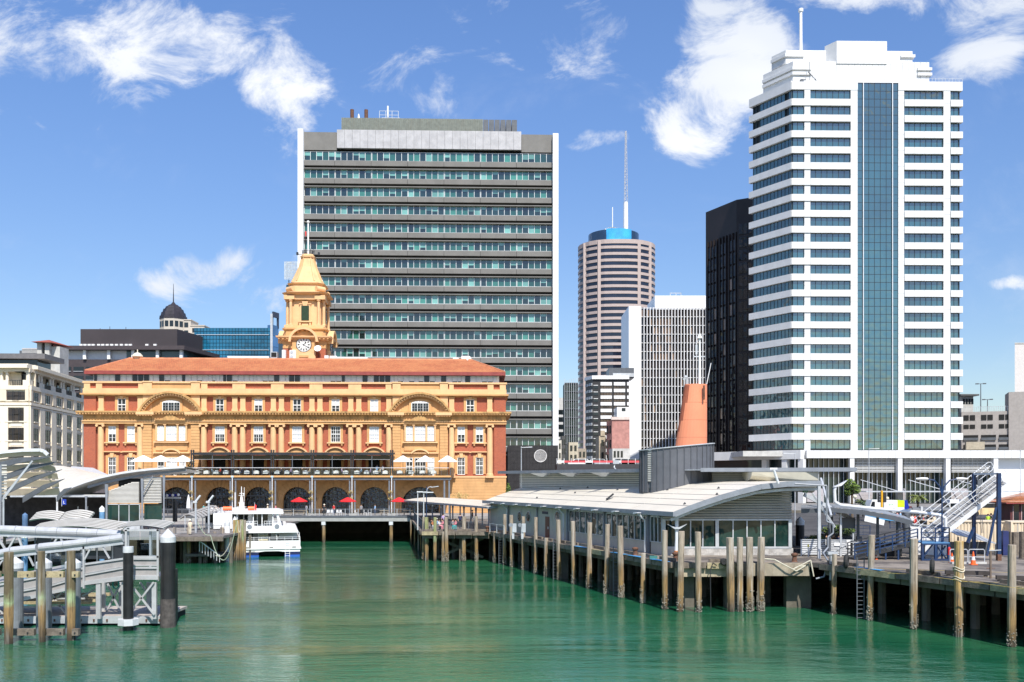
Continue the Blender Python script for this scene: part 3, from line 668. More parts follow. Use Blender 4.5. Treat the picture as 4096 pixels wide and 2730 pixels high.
 q = MB(); c = XX(2450, d+24)-cx; q.cyl((c, 0, z1+3), (c, 0, ZZ(830, d+24)), .25, n=6); q.build('antenna', WHITE, t)
striped_tower()
def fin_block():
 d = 330; P = Plane(2514, d, .0)
 t = P.thing('office_block', 'white office block with close vertical fins beside the dark brown tower', 'office block')
 G = glass('bronze_glass', (.030, .024, .022), var=.8, vscale=.08, ior=1.6)
 G2 = glass('warm_bronze_glass', (.20, .14, .10), var=.4, vscale=.1, ior=1.6)
 a, b = P.u(2563), P.u(2835); zt = P.z(1231, 2563); pitch = 34.8*d/FPX;
 box('end_wall', WHITE2, t, 0, a, -.9, 22, GZ, P.z(1229, 2514)+.2)
 box('roof_box', WHITE2, t, P.u(2622), b+4, 1.5, 20, zt-1, P.z(1180, 2622))
 box('body', DARK, t, a, b, .9, 22, GZ, zt-.5)
 n = int((zt-GZ)/pitch)+1; nx = 22
 pc = Pieces('window_pane', t, 290)
 for k in range(n):
  for j in range(nx):
   z1 = zt-.6-k*pitch
   if z1-pitch+.5 < GZ: continue
   g = G2 if (2 < j < 10 and k in (1, 2, 3, 4, 5) and R.random() < .6) or R.random() < .06 else G
   pc.box(g, a+(b-a)*j/nx+.1, a+(b-a)*(j+1)/nx-.1, .5, .6, z1-pitch+.5, z1)
 pc.done()
 for j in range(nx+1): c = a+(b-a)*j/nx; box('vertical_fin', WHITE2, t, c-.12, c+.12, -.6, .7, GZ, zt)
 for k in range(n+1):
  z = zt-.1-k*pitch
  if z > GZ: box('floor_line', WHITE2, t, a, b, -.0, .7, z-.16, z)
 q = MB(); z = P.z(1180, 2622)
 for x in (2687, 2710, 2730): q.box(P.u(x)-.1, P.u(x)+.1, 3, 3.2, z, z+1.2)
 q.box(P.u(2685), P.u(2732), 3, 3.2, z+1.1, z+1.3); q.build('roof_railing', STEELL, t)
fin_block()
def brown_tower():
 d = 262; P = Plane(2946, d, -.55); L = Plane(2946, d, -1.12)
 t = thing('skyscraper', 'dark brown glass tower half hidden by the white skyscraper', 'skyscraper', (P.o.x, P.o.y, 0), P.th)
 BR = M('brown_black_cladding', (.017, .011, .011), .55, var=.25, scale=.2); G = glass('brown_black_glass', (.016, .011, .010), var=.9, vscale=.25, ior=1.45, wav=.35)
 zt = P.z(800, 2946); GW = glass('painted_glint_glass', (.15, .095, .06), var=.9, vscale=.3, ior=1.6)  # lighter brown panes: warm reflections painted into the glass colour
 ue = P.u(3010)
 box('body', BR, t, 0, ue, 0, 20, GZ, zt); pitch = 3.6; n = int((zt-8-GZ)/pitch)
 pc = Pieces('window_pane', t, 150)
 for k in range(n):
  z = zt-7-k*pitch
  for j in range(3): pc.box(G, .6+(ue-.6)*j/3+.1, .6+(ue-.6)*(j+1)/3-.1, -.15, .05, z-2.9, z)
 pc.done()
 lw = link('left_wing', None, t); lw.matrix_local = (Matrix.Translation((P.o.x, P.o.y, 0)) @ Matrix.Rotation(P.th, 4, 'Z')).inverted() @ Matrix.Translation((L.o.x, L.o.y, 0)) @ Matrix.Rotation(L.th, 4, 'Z')
 ul = L.u(2823); box('body', BR, lw, ul, 0, 0, 16, GZ, zt)
 pc = Pieces('window_pane', lw, 290)
 for k in range(n):
  z = zt-11-k*pitch
  for j in range(9):
   if j in (3, 6): continue
   pc.box(GW if (k*7+j*5) % 11 in (1, 4) and 4 < k < 40 or R.random() < .07 else G, ul+1.2+(-ul-1.2)*j/9+.12, ul+1.2+(-ul-1.2)*(j+1)/9-.12, -.2, .05, z-3.0, z)
 pc.done()
 for j in range(10): c = ul+1.2+(-ul-1.2)*j/9; box('vertical_fin', BR, lw, c-.12, c+.12, -.4, .05, GZ, zt-9)
brown_tower()
def striped_block():
 d = 300; P = Plane(2371, d, 0); t = P.thing('office_block', 'smaller black and white striped office block between the towers', 'office block')
 BK = M('black_frame', (.03, .03, .032), .5); zt = P.z(1505, 2371); b = P.u(2516); G = glass('brown_window', (.07, .05, .035), var=.6, ior=1.5)
 box('body', BK, t, 0, b, 0, 14, GZ, zt); box('parapet', WHITE2, t, -.3, b, -.6, 14, P.z(1518, 2371), zt+.1)
 pitch = 26.6*d/FPX
 for k in range(12):
  z = P.z(1530, 2371)-k*pitch
  for x0, x1 in ((2402, 2447), (2455, 2500), (2508, 2516)):
   a, c = P.u(x0), P.u(x1)
   box('spandrel_band', WHITE2, t, a, c, -.35, .1, z-pitch*.5, z); n = max(1, round((c-a)/1.0))
   for j in range(n): box('window_pane', G, t, a+(c-a)*j/n+.05, a+(c-a)*(j+1)/n-.05, -.15, .1, z-pitch*.95, z-pitch*.52)
  a, c = P.u(2374), P.u(2392); box('window_pane', G_DARK, t, a, c, -.1, .1, z-pitch*.95, z-pitch*.5); box('sill', WHITE2, t, a, c, -.2, .1, z-pitch*.5, z-pitch*.42)
 L = Plane(2371, d, -1.25); lw = link('side_wall', None, t); lw.matrix_local = Matrix.Translation((P.o.x, P.o.y, 0)).inverted() @ Matrix.Translation((L.o.x, L.o.y, 0)) @ Matrix.Rotation(L.th, 4, 'Z')
 ul = L.u(2342); box('body', BK, lw, ul, 0, 0, 3, GZ, zt-.05); box('parapet', WHITE2, lw, ul, 0, -.4, 1, zt-1, zt+.05)
 for k in range(12):
  z = P.z(1530, 2371)-k*pitch
  for j in range(4): a = ul+(-ul)*(j+.2)/4; box('balcony', STEELL, lw, a, a-ul*.15, -.3, .05, z-pitch*.5, z-.2)
 box('penthouse', STEELD, t, P.u(2440), b+2, 3, 12, zt-.3, P.z(1468, 2440)); box('penthouse_band', STEELL, t, P.u(2455), b+2, 2.5, 3, zt, zt+1.2)
striped_block()
def small_far():
 # pink and cream heritage blocks, scaffolded tower, distant block
 d = 235; P = Plane(2448, d, 0); t = P.thing('heritage_building', 'small pink rendered heritage building at the foot of the towers', 'building')
 PKR = M('pink_render', (.42, .20, .17), .8, var=.15, dirt=.3); b = P.u(2518); zt = P.z(1680, 2448)
 box('wall', PKR, t, 0, b, 0, 10, GZ, zt); box('parapet', M('pale_trim', (.6, .5, .45), .7), t, -.2, b, -.3, .5, zt, zt+.7)
 L = Plane(2448, d, -1.2); lw = link('side_wall', None, t); lw.matrix_local = Matrix.Translation((P.o.x, P.o.y, 0)).inverted() @ Matrix.Translation((L.o.x, L.o.y, 0)) @ Matrix.Rotation(L.th, 4, 'Z')
 ul = L.u(2426); box('wall', PKR, lw, ul, 0, 0, 4, GZ, zt-.3)
 for k in range(4):
  for j in range(2): a = ul*(.85-.45*j); box('window', G_DARK, lw, a, a+(-ul)*.22, -.1, .1, zt-3.4-k*3.6, zt-1.4-k*3.6)
 P = Plane(2396, 242, 0); t = P.thing('heritage_building', 'narrow cream stone heritage building left of the pink one', 'building'); b = P.u(2424); zt = P.z(1745, 2396)
 ST = M('cream_stone', (.45, .38, .28), .8, var=.15, dirt=.4); box('wall', ST, t, 0, b, 0, 10, GZ, zt); box('parapet', ST, t, .4, b-.3, -.2, .4, zt, zt+1.4)
 for k in range(3): box('window', G_DARK, t, .6, b-.6, -.08, .1, zt-2.6-k*3.2, zt-1-k*3.2)
 P = Plane(2468, 280, 0); t = P.thing('rooftop_block', 'small white block with one window above the pink building', 'building'); b = P.u(2518); box('wall', WHITE2, t, 0, b, 0, 8, GZ, P.z(1629, 2468)); box('window', G_DARK, t, P.u(2487), P.u(2502), -.1, .1, P.z(1645, 2487), P.z(1633, 2487))
 P = Plane(2450, 226, 0); t = P.thing('low_building', 'low grey and white building beside the elevated road', 'building'); box('wall', CONCL, t, 0, P.u(2520), 0, 8, GZ, P.z(1795, 2450))
 for i in range(3): a = P.u(2455+i*14); box('window', G_DARK, t, a, a+.5, -.1, .1, P.z(1830, 2450), P.z(1805, 2450))
 P = Plane(2259, 360, 0); t = P.thing('scaffolded_tower', 'dark netted tower under scaffolding at the left of the striped skyscraper', 'tower'); b = P.u(2312); zt = P.z(1532, 2259)
 NET = M('dark_green_netting', (.02, .035, .03), .9, var=.3); box('wall', NET, t, 0, b, 0, 12, GZ, zt)
 for k in range(18): z = zt-k*3.3; (z > GZ) and box('scaffold_deck', STEELD, t, -.1, b, -.4, 0, z-.25, z)
 f = MB()
 for i in range(7): c = b*i/6; f.box(c-.08, c+.08, -.5, -.35, GZ, zt+R.uniform(.5, 2.5))
 f.build('scaffold_pole', STEELL, t)
 P = Plane(2228, 420, 0); t = P.thing('office_block', 'distant pale grey block with dark window bands seen beside the green glass tower', 'office block'); b = P.u(2262); zt = P.z(1592, 2228)
 box('wall', CONCL, t, 0, b, 0, 12, GZ, zt)
 for k in range(9): box('window_band', G_DARK, t, 0, b, -.15, .1, zt-5.4-k*3.3-2, zt-5.4-k*3.3)
 for x0, x1, yt, lab, c in ((2222, 2246, 1762, 'white stuccoed', (.6, .57, .5)), (2247, 2262, 1745, 'dark narrow', (.08, .08, .08)), (2275, 2312, 1770, 'cream', (.5, .45, .35)), (2312, 2345, 1795, 'tan', (.35, .3, .24))):
  P = Plane(x0, 262, 0); t = P.thing('street_building', lab+' low building far down the street gap beside the green glass tower', 'building')
  m = M('street_wall_'+lab.replace(' ', '_'), c, .8, var=.15); b = P.u(x1); zt = P.z(yt, x0); box('wall', m, t, 0, b, 0, 8, GZ, zt)
  for k in range(2):
   for j in range(2): box('window', G_DARK, t, b*(.15+.45*j), b*(.4+.45*j), -.1, .1, zt-2.4-2.6*k, zt-.9-2.6*k)
small_far()
def elevated_road():
 P = Plane(2228, 150, 0); z = P.z(1857, 2228); ur = P.u(2570)
 t = P.thing('viaduct', 'dark viaduct wall with a red and white barrier and parked cars above the terminal roof', 'viaduct')
 box('wall', M('dark_parapet_wall', (.045, .042, .045), .7, var=.15), t, 0, ur, 0, 6, GZ, z)
 RW = M('red_barrier', (.62, .08, .09), .5); WB = WHITE
 for i in range(12): a = ur*i/12; box('barrier_board', RW if i % 4 else WB, t, a+.03, a+ur/12-.03, -.05, .1, z+.22, z+.55)
 f = MB()
 for i in range(13): a = ur*i/12; f.box(a-.04, a+.04, 0, .15, z, z+.9)
 f.build('barrier_post', WHITE, t)
elevated_road()
def car_park():
 P = Plane(3846, 250, -.38); t = P.thing('car_park', 'grey concrete multi storey car park right of the white skyscraper', 'car park')
 C = M('grey_car_park_concrete', (.36, .33, .31), .85, var=.08, dirt=.2); D = DARK; ue = P.u(4110)
 zt = P.z(1648, 3900)
 box('wall', C, t, 0, ue, 0, 20, GZ, zt)
 zs = [(1672, 1700), (1700+2, 1702)]
 for (ya, yb), gr in (((1662, 1683), 3), ((1700, 1716), 3), ((1742, 1757), 1), ((1780, 1795), 1)):
  za, zb = P.z(ya-0, 3870)+.0, P.z(yb, 3870)
  w = 4.2; n = int(ue/w)
  for i in range(n):
   if gr == 3:
    for s in (0, 1.5): box('opening', D, t, .5+i*w+s, .5+i*w+s+1.25, -.12, .05, zb, za)
   else: box('opening', D, t, .5+i*w, .5+i*w+3.5, -.12, .05, zb, za); box('guard_rail', STEELD, t, .5+i*w, .5+i*w+3.5, -.35, -.15, zb-.4, zb+.3)
 q = MB()
 for i in range(30): c = ue*i/30; q.box(c-.05, c+.05, .2, .3, zt, zt+1.3)
 q.bar((0, .25, zt+1.3), (ue, .25, zt+1.3), .1, .1); q.build('roof_railing', STEELL, t)
 box('stair_tower', C, t, P.u(4034), ue, -.5, 8, GZ, P.z(1570, 4034))
 box('roof_unit', M('tan_roof_unit', (.40, .35, .27), .8, dirt=.3), t, P.u(3858), P.u(3930), -6, -1, P.z(1802, 3858), P.z(1772, 3858))
 for x, y in ((3923, 1537), (3950, 1600)):
  p = P.thing('roof_lamp', 'twin lamp mast on the car park roof, the %s one' % ('tall' if y < 1560 else 'short'), 'lamp'); c = P.u(x, 3); z = P.z(y, x, 3)
  MB().cyl((c, 3, zt), (c, 3, z), .14, .1).build('pole', STEELD, p); q = MB(); q.box(c-1.0, c+1.0, 2.9, 3.1, z, z+.12); q.box(c-1.3, c-.5, 2.7, 3.3, z-.05, z+.2); q.box(c+.5, c+1.3, 2.7, 3.3, z-.05, z+.2); q.build('lamp_head', STEELD, p)
 P2 = Plane(4059, 268, 0); t2 = P2.thing('white_building', 'plain pale building cut off by the right edge of the photo', 'building'); u2 = P2.u(4140)
 MB().prism([(0, 0), (u2, 0), (u2+12, 20), (11.2, 20)], GZ, P2.z(1376, 4059), 'z').build('wall', M('pale_grey_wall', (.60, .57, .55), .8, var=.04, dirt=.06), t2); MB().prism([(-.1, -.15), (u2, -.15), (u2+12, 20), (11.1, 20)], P2.z(1376, 4059), P2.z(1376, 4059)+.3, 'z').build('coping', CONCL, t2)
 P3 = Plane(3846, 300, 0); t3 = P3.thing('apartment_block', 'far apartment block with a flat overhanging roof above the car park', 'building'); u3 = P3.u(3893); z3 = P3.z(1585, 3846)
 box('wall', CONCL, t3, 0, u3, 0, 9, GZ, z3); box('roof', M('dark_roof_slab', (.1, .1, .1), .7), t3, -1, u3+1.2, -1.5, 10, z3, z3+.5)
 for i in range(4): box('window', G_DARK, t3, .4+i*.9, 1.1+i*.9, -.08, .1, z3-2.6, z3-.9)
car_park()
def left_hotel():
 F_ = Plane(-60, 176, 0.0); S = Plane(118, 176, math.atan2(1, -.125))
 CS = M('cream_hotel_render', (.74, .64, .49), .8, var=.06, scale=.5, dirt=.1, dirtcol=(.4, .35, .27)); CSS = M('cream_hotel_trim', (.78, .70, .56), .75, var=.05)
 t = thing('hotel', 'cream classical hotel with a columned top loggia at the left edge', 'hotel', (XX(118, 176), 176, 0))
 G = glass('hotel_window', (.028, .022, .02), var=.7, vscale=.4, ior=1.45)
 zt = F_.z(1457, 118)
 wl = XX(-90, 176)-XX(118, 176)
 ln = S.u(333)
 fr = link('front_wing', None, t); sd = link('side_wing', None, t); sd.rotation_euler = (0, 0, S.th)
 lv = lambda y: F_.z(y, 118)
 yl = [(1567, 1602), (1634, 1685), (1712, 1762), (1788, 1838)]
 def wing(par, ln, sgn, bays, win, gap0):
  E = -1.0 if par is fr else -9
  """ln: length; coordinates run 0..ln along the wall; outward is -v for the front and +v for the side"""
  def B(name, m, a, b, o0, o1, z0, z1, lim=None):
   a, b = (a, b) if sgn > 0 else (-a, -b); o0, o1 = -o0, -o1
   return box(name, m, par, a, b, o0, o1, z0, z1)
  # o = distance outward from wall face
  B('wall', CS, 0 if par is fr else 1.6, ln, E, 0, GZ, lv(1560)); par is fr or B('wall', CS, .02, 1.6, -.3, 0, GZ, lv(1560))
  B('loggia_back_wall', CS, 0 if par is fr else 2, ln, E-1.5, -2.2, lv(1560), lv(1487))
  B('cornice', CSS, 0 if par is fr else 1.6, ln, E, .9, lv(1474), lv(1461)); B('cornice_top', CSS, 0 if par is fr else 1.6, ln, E, .5, lv(1461), zt); B('entablature', CS, 0, ln, -3, .1, lv(1487), lv(1474))
  B('belt_course', CSS, 0, ln, -1, .35, lv(1560), lv(1543)); B('belt_course', CSS, 0, ln, -.5, .3, lv(1622), lv(1611)); B('belt_course', CSS, 0, ln, -.5, .2, lv(1631), lv(1625))
  for i in range(bays+1):
   c = ln*i/bays; w = gap0*.5
   B('pier_pedestal', CSS, max(0, c-w), min(ln, c+w), -1.2, .05, lv(1543), lv(1521))
   for s in (-1, 1):
    cc = clamp(c+s*w*.55, .35, ln-.35); q = MB();
    X_ = cc if sgn > 0 else -cc; Y_ = .35
    q.cyl((X_, Y_, lv(1521)), (X_, Y_, lv(1490)), .30, .26, n=10); q.box(X_-.38, X_+.38, Y_-.38, Y_+.38, lv(1490), lv(1487)); q.build('loggia_column', CSS, par)
   B('pilaster', CSS, max(0, c-w), min(ln, c+w), -.4, .22, GZ, lv(1631)); B('quoin_panel', CS, max(0, c-w*.7), min(ln, c+w*.7), -.4, .32, lv(1605), lv(1560))
  for i in range(bays):
   a = ln*i/bays+gap0*.5; b = ln*(i+1)/bays-gap0*.5
   B('balustrade_rail', BLACK, a, b, -.1, 0, lv(1523), lv(1521))
   q = MB(); n = int((b-a)/.3)
   for k in range(n+1):
    c = (a+(b-a)*k/n)*(1 if sgn > 0 else -1); yy = .05; q.box(c-.03, c+.03, yy-.03, yy+.03, lv(1543), lv(1522))
   q.build('balustrade', BLACK, par, kind='stuff')
   cc = (a+b)/2; B('arched_door', G, cc-.9, cc+.9, -2.25, -2.1, lv(1543), lv(1500));
   q = MB(); X_ = cc if sgn > 0 else -cc; Y_ = 2.15
   q.prism([(X_+.9*math.cos(PI*k/8), lv(1500)+.9*math.sin(PI*k/8)) for k in range(9)], Y_-.07, Y_+.05).build('arched_fanlight', G, par)
   for (ya, yb) in yl:
    for s in win:
     wc = a+(b-a)*s; hw = 1.15 if len(win) > 1 else min(1.0, (b-a)*.40)
     B('window', G, wc-hw, wc+hw, -.1, .04, lv(yb), lv(ya)); q = MB(); n_ = 3
     for k in (-1, 0, 1): X_ = (wc+hw*k)*(1 if sgn > 0 else -1); Y_ = -.07; q.box(X_-.05, X_+.05, Y_-.03, Y_+.03, lv(yb), lv(ya))
     X_ = wc*(1 if sgn > 0 else -1); zm = lv((ya+yb)/2); q.box(X_-hw, X_+hw, Y_-.03, Y_+.03, zm-.04, zm+.04); q.build('window_bars', BLACK, par)
     B('window_sill', CSS, wc-hw-.2, wc+hw+.2, 0, .28, lv(yb)-.22, lv(yb))
    B('spandrel_panel', CSS, a+.4, b-.4, 0, .06, lv(yb)-1.0, lv(yb)-.4)
 wing(fr, -wl, -1, 2, (.26, .74), 1.9)
 wing(sd, ln, 1, 5, (.5,), 2.6)
 bk = Plane(-40, 192, .04); p = bk.thing('rooftop_penthouse', 'grey glazed penthouse set back on the cream hotel roof', 'penthouse')
 z0 = bk.z(1470, 100); b = bk.u(150); box('glass_wall', G_DARK, p, 0, b, 0, 6, z0-3, bk.z(1440, 100)); box('roof_slab', M('penthouse_grey', (.13, .125, .13), .6), p, -1, b+2, -1.2, 8, bk.z(1438, 100), bk.z(1418, 100))
 return t
left_hotel()
def left_back():
 d = 290; P = Plane(230, d, 0); t = P.thing('office_block', 'dark brown office block with a white colonnaded top floor behind the tiled roof', 'office block')
 BR = M('plum_brown_cladding', (.055, .042, .045), .6, var=.12); ur = P.u(735); zt = P.z(1385, 230)
 box('wall', BR, t, 0, ur, 1, 20, GZ, P.z(1437, 230)); box('roof_slab', BR, t, -.5, ur+.5, -1, 22, P.z(1401, 230), zt)
 box('white_storey', M('white_panel_storey', (.62, .63, .66), .5, var=.05), t, .3, P.u(498), 1.5, 19, P.z(1437, 230), P.z(1401, 230))
 box('glass_storey', glass('pale_green_storey_glass', (.06, .09, .09), ior=1.5), t, P.u(498), ur-.3, 1.5, 19, P.z(1437, 230), P.z(1401, 230))
 for x in (238, 336, 433, 530, 628, 723): a = P.u(x); box('column', WHITE2, t, a-.45, a+.45, .2, 1.4, P.z(1437, x), P.z(1401, x))
 for k in range(4):
  for i in range(9):
   a = P.u(240+i*49); box('window', G_DARK, t, a, a+3.0, .8, 1.05, P.z(1483+36*k, 240), P.z(1467+36*k, 240)); box('window_sill', STEELL, t, a, a+3.0, .7, 1.1, P.z(1486+36*k, 240), P.z(1484+36*k, 240))
 ux = P.u(298); uy = P.u(690); z1 = P.z(1309, 298); z0 = zt
 BX = M('black_plum_box', (.045, .035, .038), .6, var=.15, scale=.1)
 q = MB().prism([(ux, 4), (uy, 4), (P.u(735), 24), (ux, 24)], z0, z1, 'z'); q.build('rooftop_box', BX, t)
 for i, x in enumerate((304, 320, 337, 353, 375, 392, 410, 428, 447, 467, 487, 503, 570, 603)): a = P.u(x); box('skylight', WHITE, t, a-.45, a+.45, 3.3, 4.1, z0, z0+1.1)
 for x, y in ((395, 1290), (355, 1297), (461, 1292)): c = P.u(x); MB().cyl((c, 8, z1), (c, 8, P.z(y, x)), .1, n=6).build('antenna', STEELD, t)
 # right slanted return of the slab
 q = MB().prism([(ur, -1), (P.u(800), 24), (ur, 24)], P.z(1437, 730)-8, P.z(1437, 730)-.2, 'z'); q.build('side_wall', BR, t)
 q = MB().prism([(ur+.5, -1), (P.u(812), 26), (ur, 26)], P.z(1401, 730), zt, 'z'); q.build('roof_slab', BR, t)
 # red hipped turret
 P = Plane(135, 250, 0); t = P.thing('roof_turret', 'small turret with a red hipped roof above the cream hotel', 'turret'); a, b = P.u(152), P.u(190); z = P.z(1371, 160)
 for c in (P.u(157), P.u(188)): box('column', CONCL, t, c-.6, c+.6, 0, 1.2, GZ+20, z)
 box('back_wall', DARK, t, a, b, 1.5, 3, GZ, z-.2); box('side_wall', CONCL, t, P.u(190), P.u(232), 1, 6, GZ, P.z(1385, 200))
 z2 = P.z(1355, 160); c = (P.u(178), 2.5); q = MB(); e = [(0, -1.5, z), (P.u(218), -1.5, z-.2), (P.u(240), 8, z-.2), (0, 8, z)]
 for i in range(4): q.face([e[i], e[(i+1) % 4], (c[0], c[1], z2)])
 q.face(e[::-1]); q.build('hipped_roof', M('red_roof', (.30, .07, .04), .7), t)
 P = Plane(88, 255, 0); t = P.thing('plant_block', 'pale ribbed rooftop block left of the red turret', 'building'); box('wall', M('lilac_ribbed_panel', (.42, .41, .44), .6), t, 0, P.u(155), 0, 8, GZ, P.z(1393, 88)); box('corner_box', STEELD, t, P.u(78), 0, 0, 4, GZ, P.z(1403, 88))
 for k in range(6): box('rib', CONCL, t, 0, P.u(150), -.12, 0, P.z(1398+k*5, 88), P.z(1396+k*5, 88))
 # blue glass building
 d = 310; P = Plane(776, d, 0); t = P.thing('office_block', 'low blue glass office building left of the clock tower', 'office block')
 G = glass('deep_blue_curtain_glass', (.008, .10, .18), var=.45, vscale=.07, wav=.1, ior=1.7); MU = M('dark_blue_mullion', (.01, .04, .06), .4)
 ur = P.u(1082); z1 = P.z(1312, 776); z0 = P.z(1450, 776); nx, nz = 24, 9
 box('body', MU, t, 0, ur, .3, 20, GZ, z1); pc = Pieces('window_pane', t, 220)
 for k in range(nz):
  for i in range(nx): pc.box(G, ur*i/nx+.08, ur*(i+1)/nx-.08, 0, .3, z1-(z1-z0)*(k+1)/nz+.08, z1-(z1-z0)*k/nz-.08)
 pc.done()
 for y in (1339, 1400): box('bright_rail', ALU, t, .8, ur-.5, -.2, -.02, P.z(y+1.5, 776), P.z(y, 776))
 box('end_frame', STEELL, t, ur, P.u(1091), -.3, 1, GZ, P.z(1256, 1083)); S = Plane(1091, d, 1.25); sw = link('side_wing', None, t); sw.matrix_local = Matrix.Translation((P.o.x, P.o.y, 0)).inverted() @ Matrix.Translation((S.o.x, S.o.y, 0)) @ Matrix.Rotation(S.th, 4, 'Z')
 us = S.u(1114); G2 = glass('sky_blue_side_glass', (.05, .14, .30), ior=1.7);
 for k in range(5): z = P.z(1300, 1091)-k*3.6; box('glass_panel', G2, sw, 0, us, 0, 2, z-3.5, z)
 q = MB(); q.bar((0, 0, P.z(1258, 1091)), (us, 0, P.z(1258, 1091)), .5, 1.8); q.box(us-.5, us, -.2, .4, P.z(1310, 1091), P.z(1258, 1091)); q.build('roof_frame', M('navy_frame', (.04, .05, .08), .5), sw)
 # crowned apartment tower
 d = 420; P = Plane(621, d, 0); cx = P.u(668); t = P.thing('apartment_tower', 'pale apartment tower with a stepped black pointed dome and spire', 'tower')
 ST = M('pale_stone_tower', (.52, .47, .40), .8, var=.05); DC = M('black_stepped_roof', (.02, .016, .022), .55, var=.4, scale=.4); G = G_DARK
 def oc(r, z, sx=1, n=8): return [(cx+r*math.cos(PI/8+2*PI*k/n)*sx, 8+r*math.sin(PI/8+2*PI*k/n), z) for k in range(n)]
 z1 = P.z(1268, 621); r = 5.9; MB().loft([oc(r, GZ), oc(r, z1)]).build('shaft', ST, t)
 for k in range(7):
  z = z1-1.2-k*4.0
  for j in range(8):
   a = 2*PI*j/8+PI/4; a2 = a; c, s = math.cos(a2), math.sin(a2); rr = r*math.cos(PI/8)
   for o in (-1.1, 1.1):
    q = MB(); n_ = Vector((c, s, 0)); tt = Vector((-s, c, 0)); p = Vector((cx, 8, 0))+n_*rr+tt*o
    q.prism([(p.x-tt.x*.8, p.y-tt.y*.8), (p.x+tt.x*.8, p.y+tt.y*.8), (p.x+tt.x*.8+c*.1, p.y+tt.y*.8+s*.1), (p.x-tt.x*.8+c*.1, p.y-tt.y*.8+s*.1)], z-2.6, z, 'z')
    if s < .3: q.build('window', G, t)
 hs = [(6.1, 1268), (5.9, 1255), (5.5, 1253), (5.2, 1240), (4.7, 1238), (4.3, 1226), (3.7, 1224), (3.2, 1215), (2.5, 1213), (2.0, 1208), (1.2, 1206), (.5, 1198), (.2, 1194)]
 MB().loft([oc(a, P.z(b, 668)) for a, b in hs]).build('stepped_dome', DC, t); MB().cyl((cx, 8, P.z(1200, 668)), (cx, 8, P.z(1121, 668)), .28, .08, n=6).build('spire', DC, t)
 for x0, x1, yt in ((708, 745, 1273), (745, 800, 1296), (735, 775, 1333)):
  a, b = P.u(x0), P.u(x1); z = P.z(yt, x0); y0 = 6 if yt < 1330 else 2; box('stepped_wing', ST, t, a, b, y0, 16, GZ, z); box('wing_parapet', ST, t, a-.2, b+.2, y0-.3, 16, z, z+.4)
  n = max(1, int((b-a)/2.6))
  for k in range(8):
   for j in range(n): c = a+(b-a)*(j+.5)/n; box('window', G, t, c-.9, c+.9, y0-.1, y0+.1, z-3.2-k*3.6, z-1.0-k*3.6)
 # screen frame and green block half hidden behind the clock tower
 P = Plane(1138, 260, .0); t = P.thing('lattice_screen', 'pale steel lattice rooftop screen showing left of the clock tower spire', 'rooftop screen'); b = P.u(1190); z1, z0 = P.z(1048, 1138), P.z(1118, 1138); q = MB()
 for i in range(10): c = b*i/9; q.box(c-.07, c+.07, 0, .15, z0, z1)
 for k in range(13): z = z0+(z1-z0)*k/12; q.box(0, b, 0, .15, z-.05, z+.05); q.bar((0, .1, z), (b*.6, .1, min(z1, z+1)), .08, .08)
 q.build('lattice', M('pale_lattice', (.62, .66, .66), .5), t); P = Plane(1139, 262, .0); b = P.u(1200); box('glass_block', glass('green_block_glass', (.02, .12, .10)), t, .0, b, 2, 12, GZ, P.z(1140, 1138)); box('support', STEELL, t, .8, 1.1, 1, 1.3, P.z(1142, 1139), z0)
left_back()
# ================= ferry building =================
FP = Plane(338, 156, .035)
TILE = None
def tile_mat():
 m = bpy.data.materials.new('terracotta_tile'); m.use_nodes = True; _m['tile'] = m
 nt = NT(m.node_tree); g = nt.n('ShaderNodeNewGeometry'); s = nt.n('ShaderNodeSeparateXYZ'); nt.link(g.outputs['Position'], s.inputs[0])
 cv = nt.n('ShaderNodeCombineXYZ'); nt.link(s.outputs[0], cv.inputs[0]); nt.link(nt.math('MULTIPLY', s.outputs[2], 1.0), cv.inputs[1])
 b = nt.n('ShaderNodeTexBrick', i_Scale=1.0); nt.link(cv.outputs[0], b.inputs['Vector'])
 b.inputs['Color1'].default_value = (.50, .17, .07, 1); b.inputs['Color2'].default_value = (.39, .12, .05, 1); b.inputs['Mortar'].default_value = (.22, .09, .05, 1)
 b.inputs['Mortar Size'].default_value = .018; b.inputs['Brick Width'].default_value = .30; b.inputs['Row Height'].default_value = .19
 n = nt.n('ShaderNodeTexNoise', i_Scale=.4, i_Detail=6.0, i_Roughness=.7); nt.link(g.outputs['Position'], n.inputs['Vector'])
 c = nt.mix(nt.math('MULTIPLY', smooth(nt, n.outputs[0], .35, .7), .55), b.outputs['Color'], (.54, .24, .10))
 p = nt.n('ShaderNodeBsdfPrincipled', i_Roughness=.8); nt.link(c, p.inputs['Base Color'])
 bp = nt.n('ShaderNodeBump', i_Strength=.5, i_Distance=.04); nt.link(b.outputs['Fac'], bp.inputs['Height']); bp.invert = True; nt.link(bp.outputs[0], p.inputs['Normal'])
 o = nt.n('ShaderNodeOutputMaterial'); nt.link(p.outputs[0], o.inputs[0]); return m
TILE = tile_mat()
WFR = M('white_sash_frame', (.78, .78, .76), .5, var=.03)
SGL = glass('sash_glass', (.02, .022, .025), ior=1.5, var=.4, vscale=1.0)
MAROON = M('maroon_gutter', (.28, .055, .045), .5, var=.15)
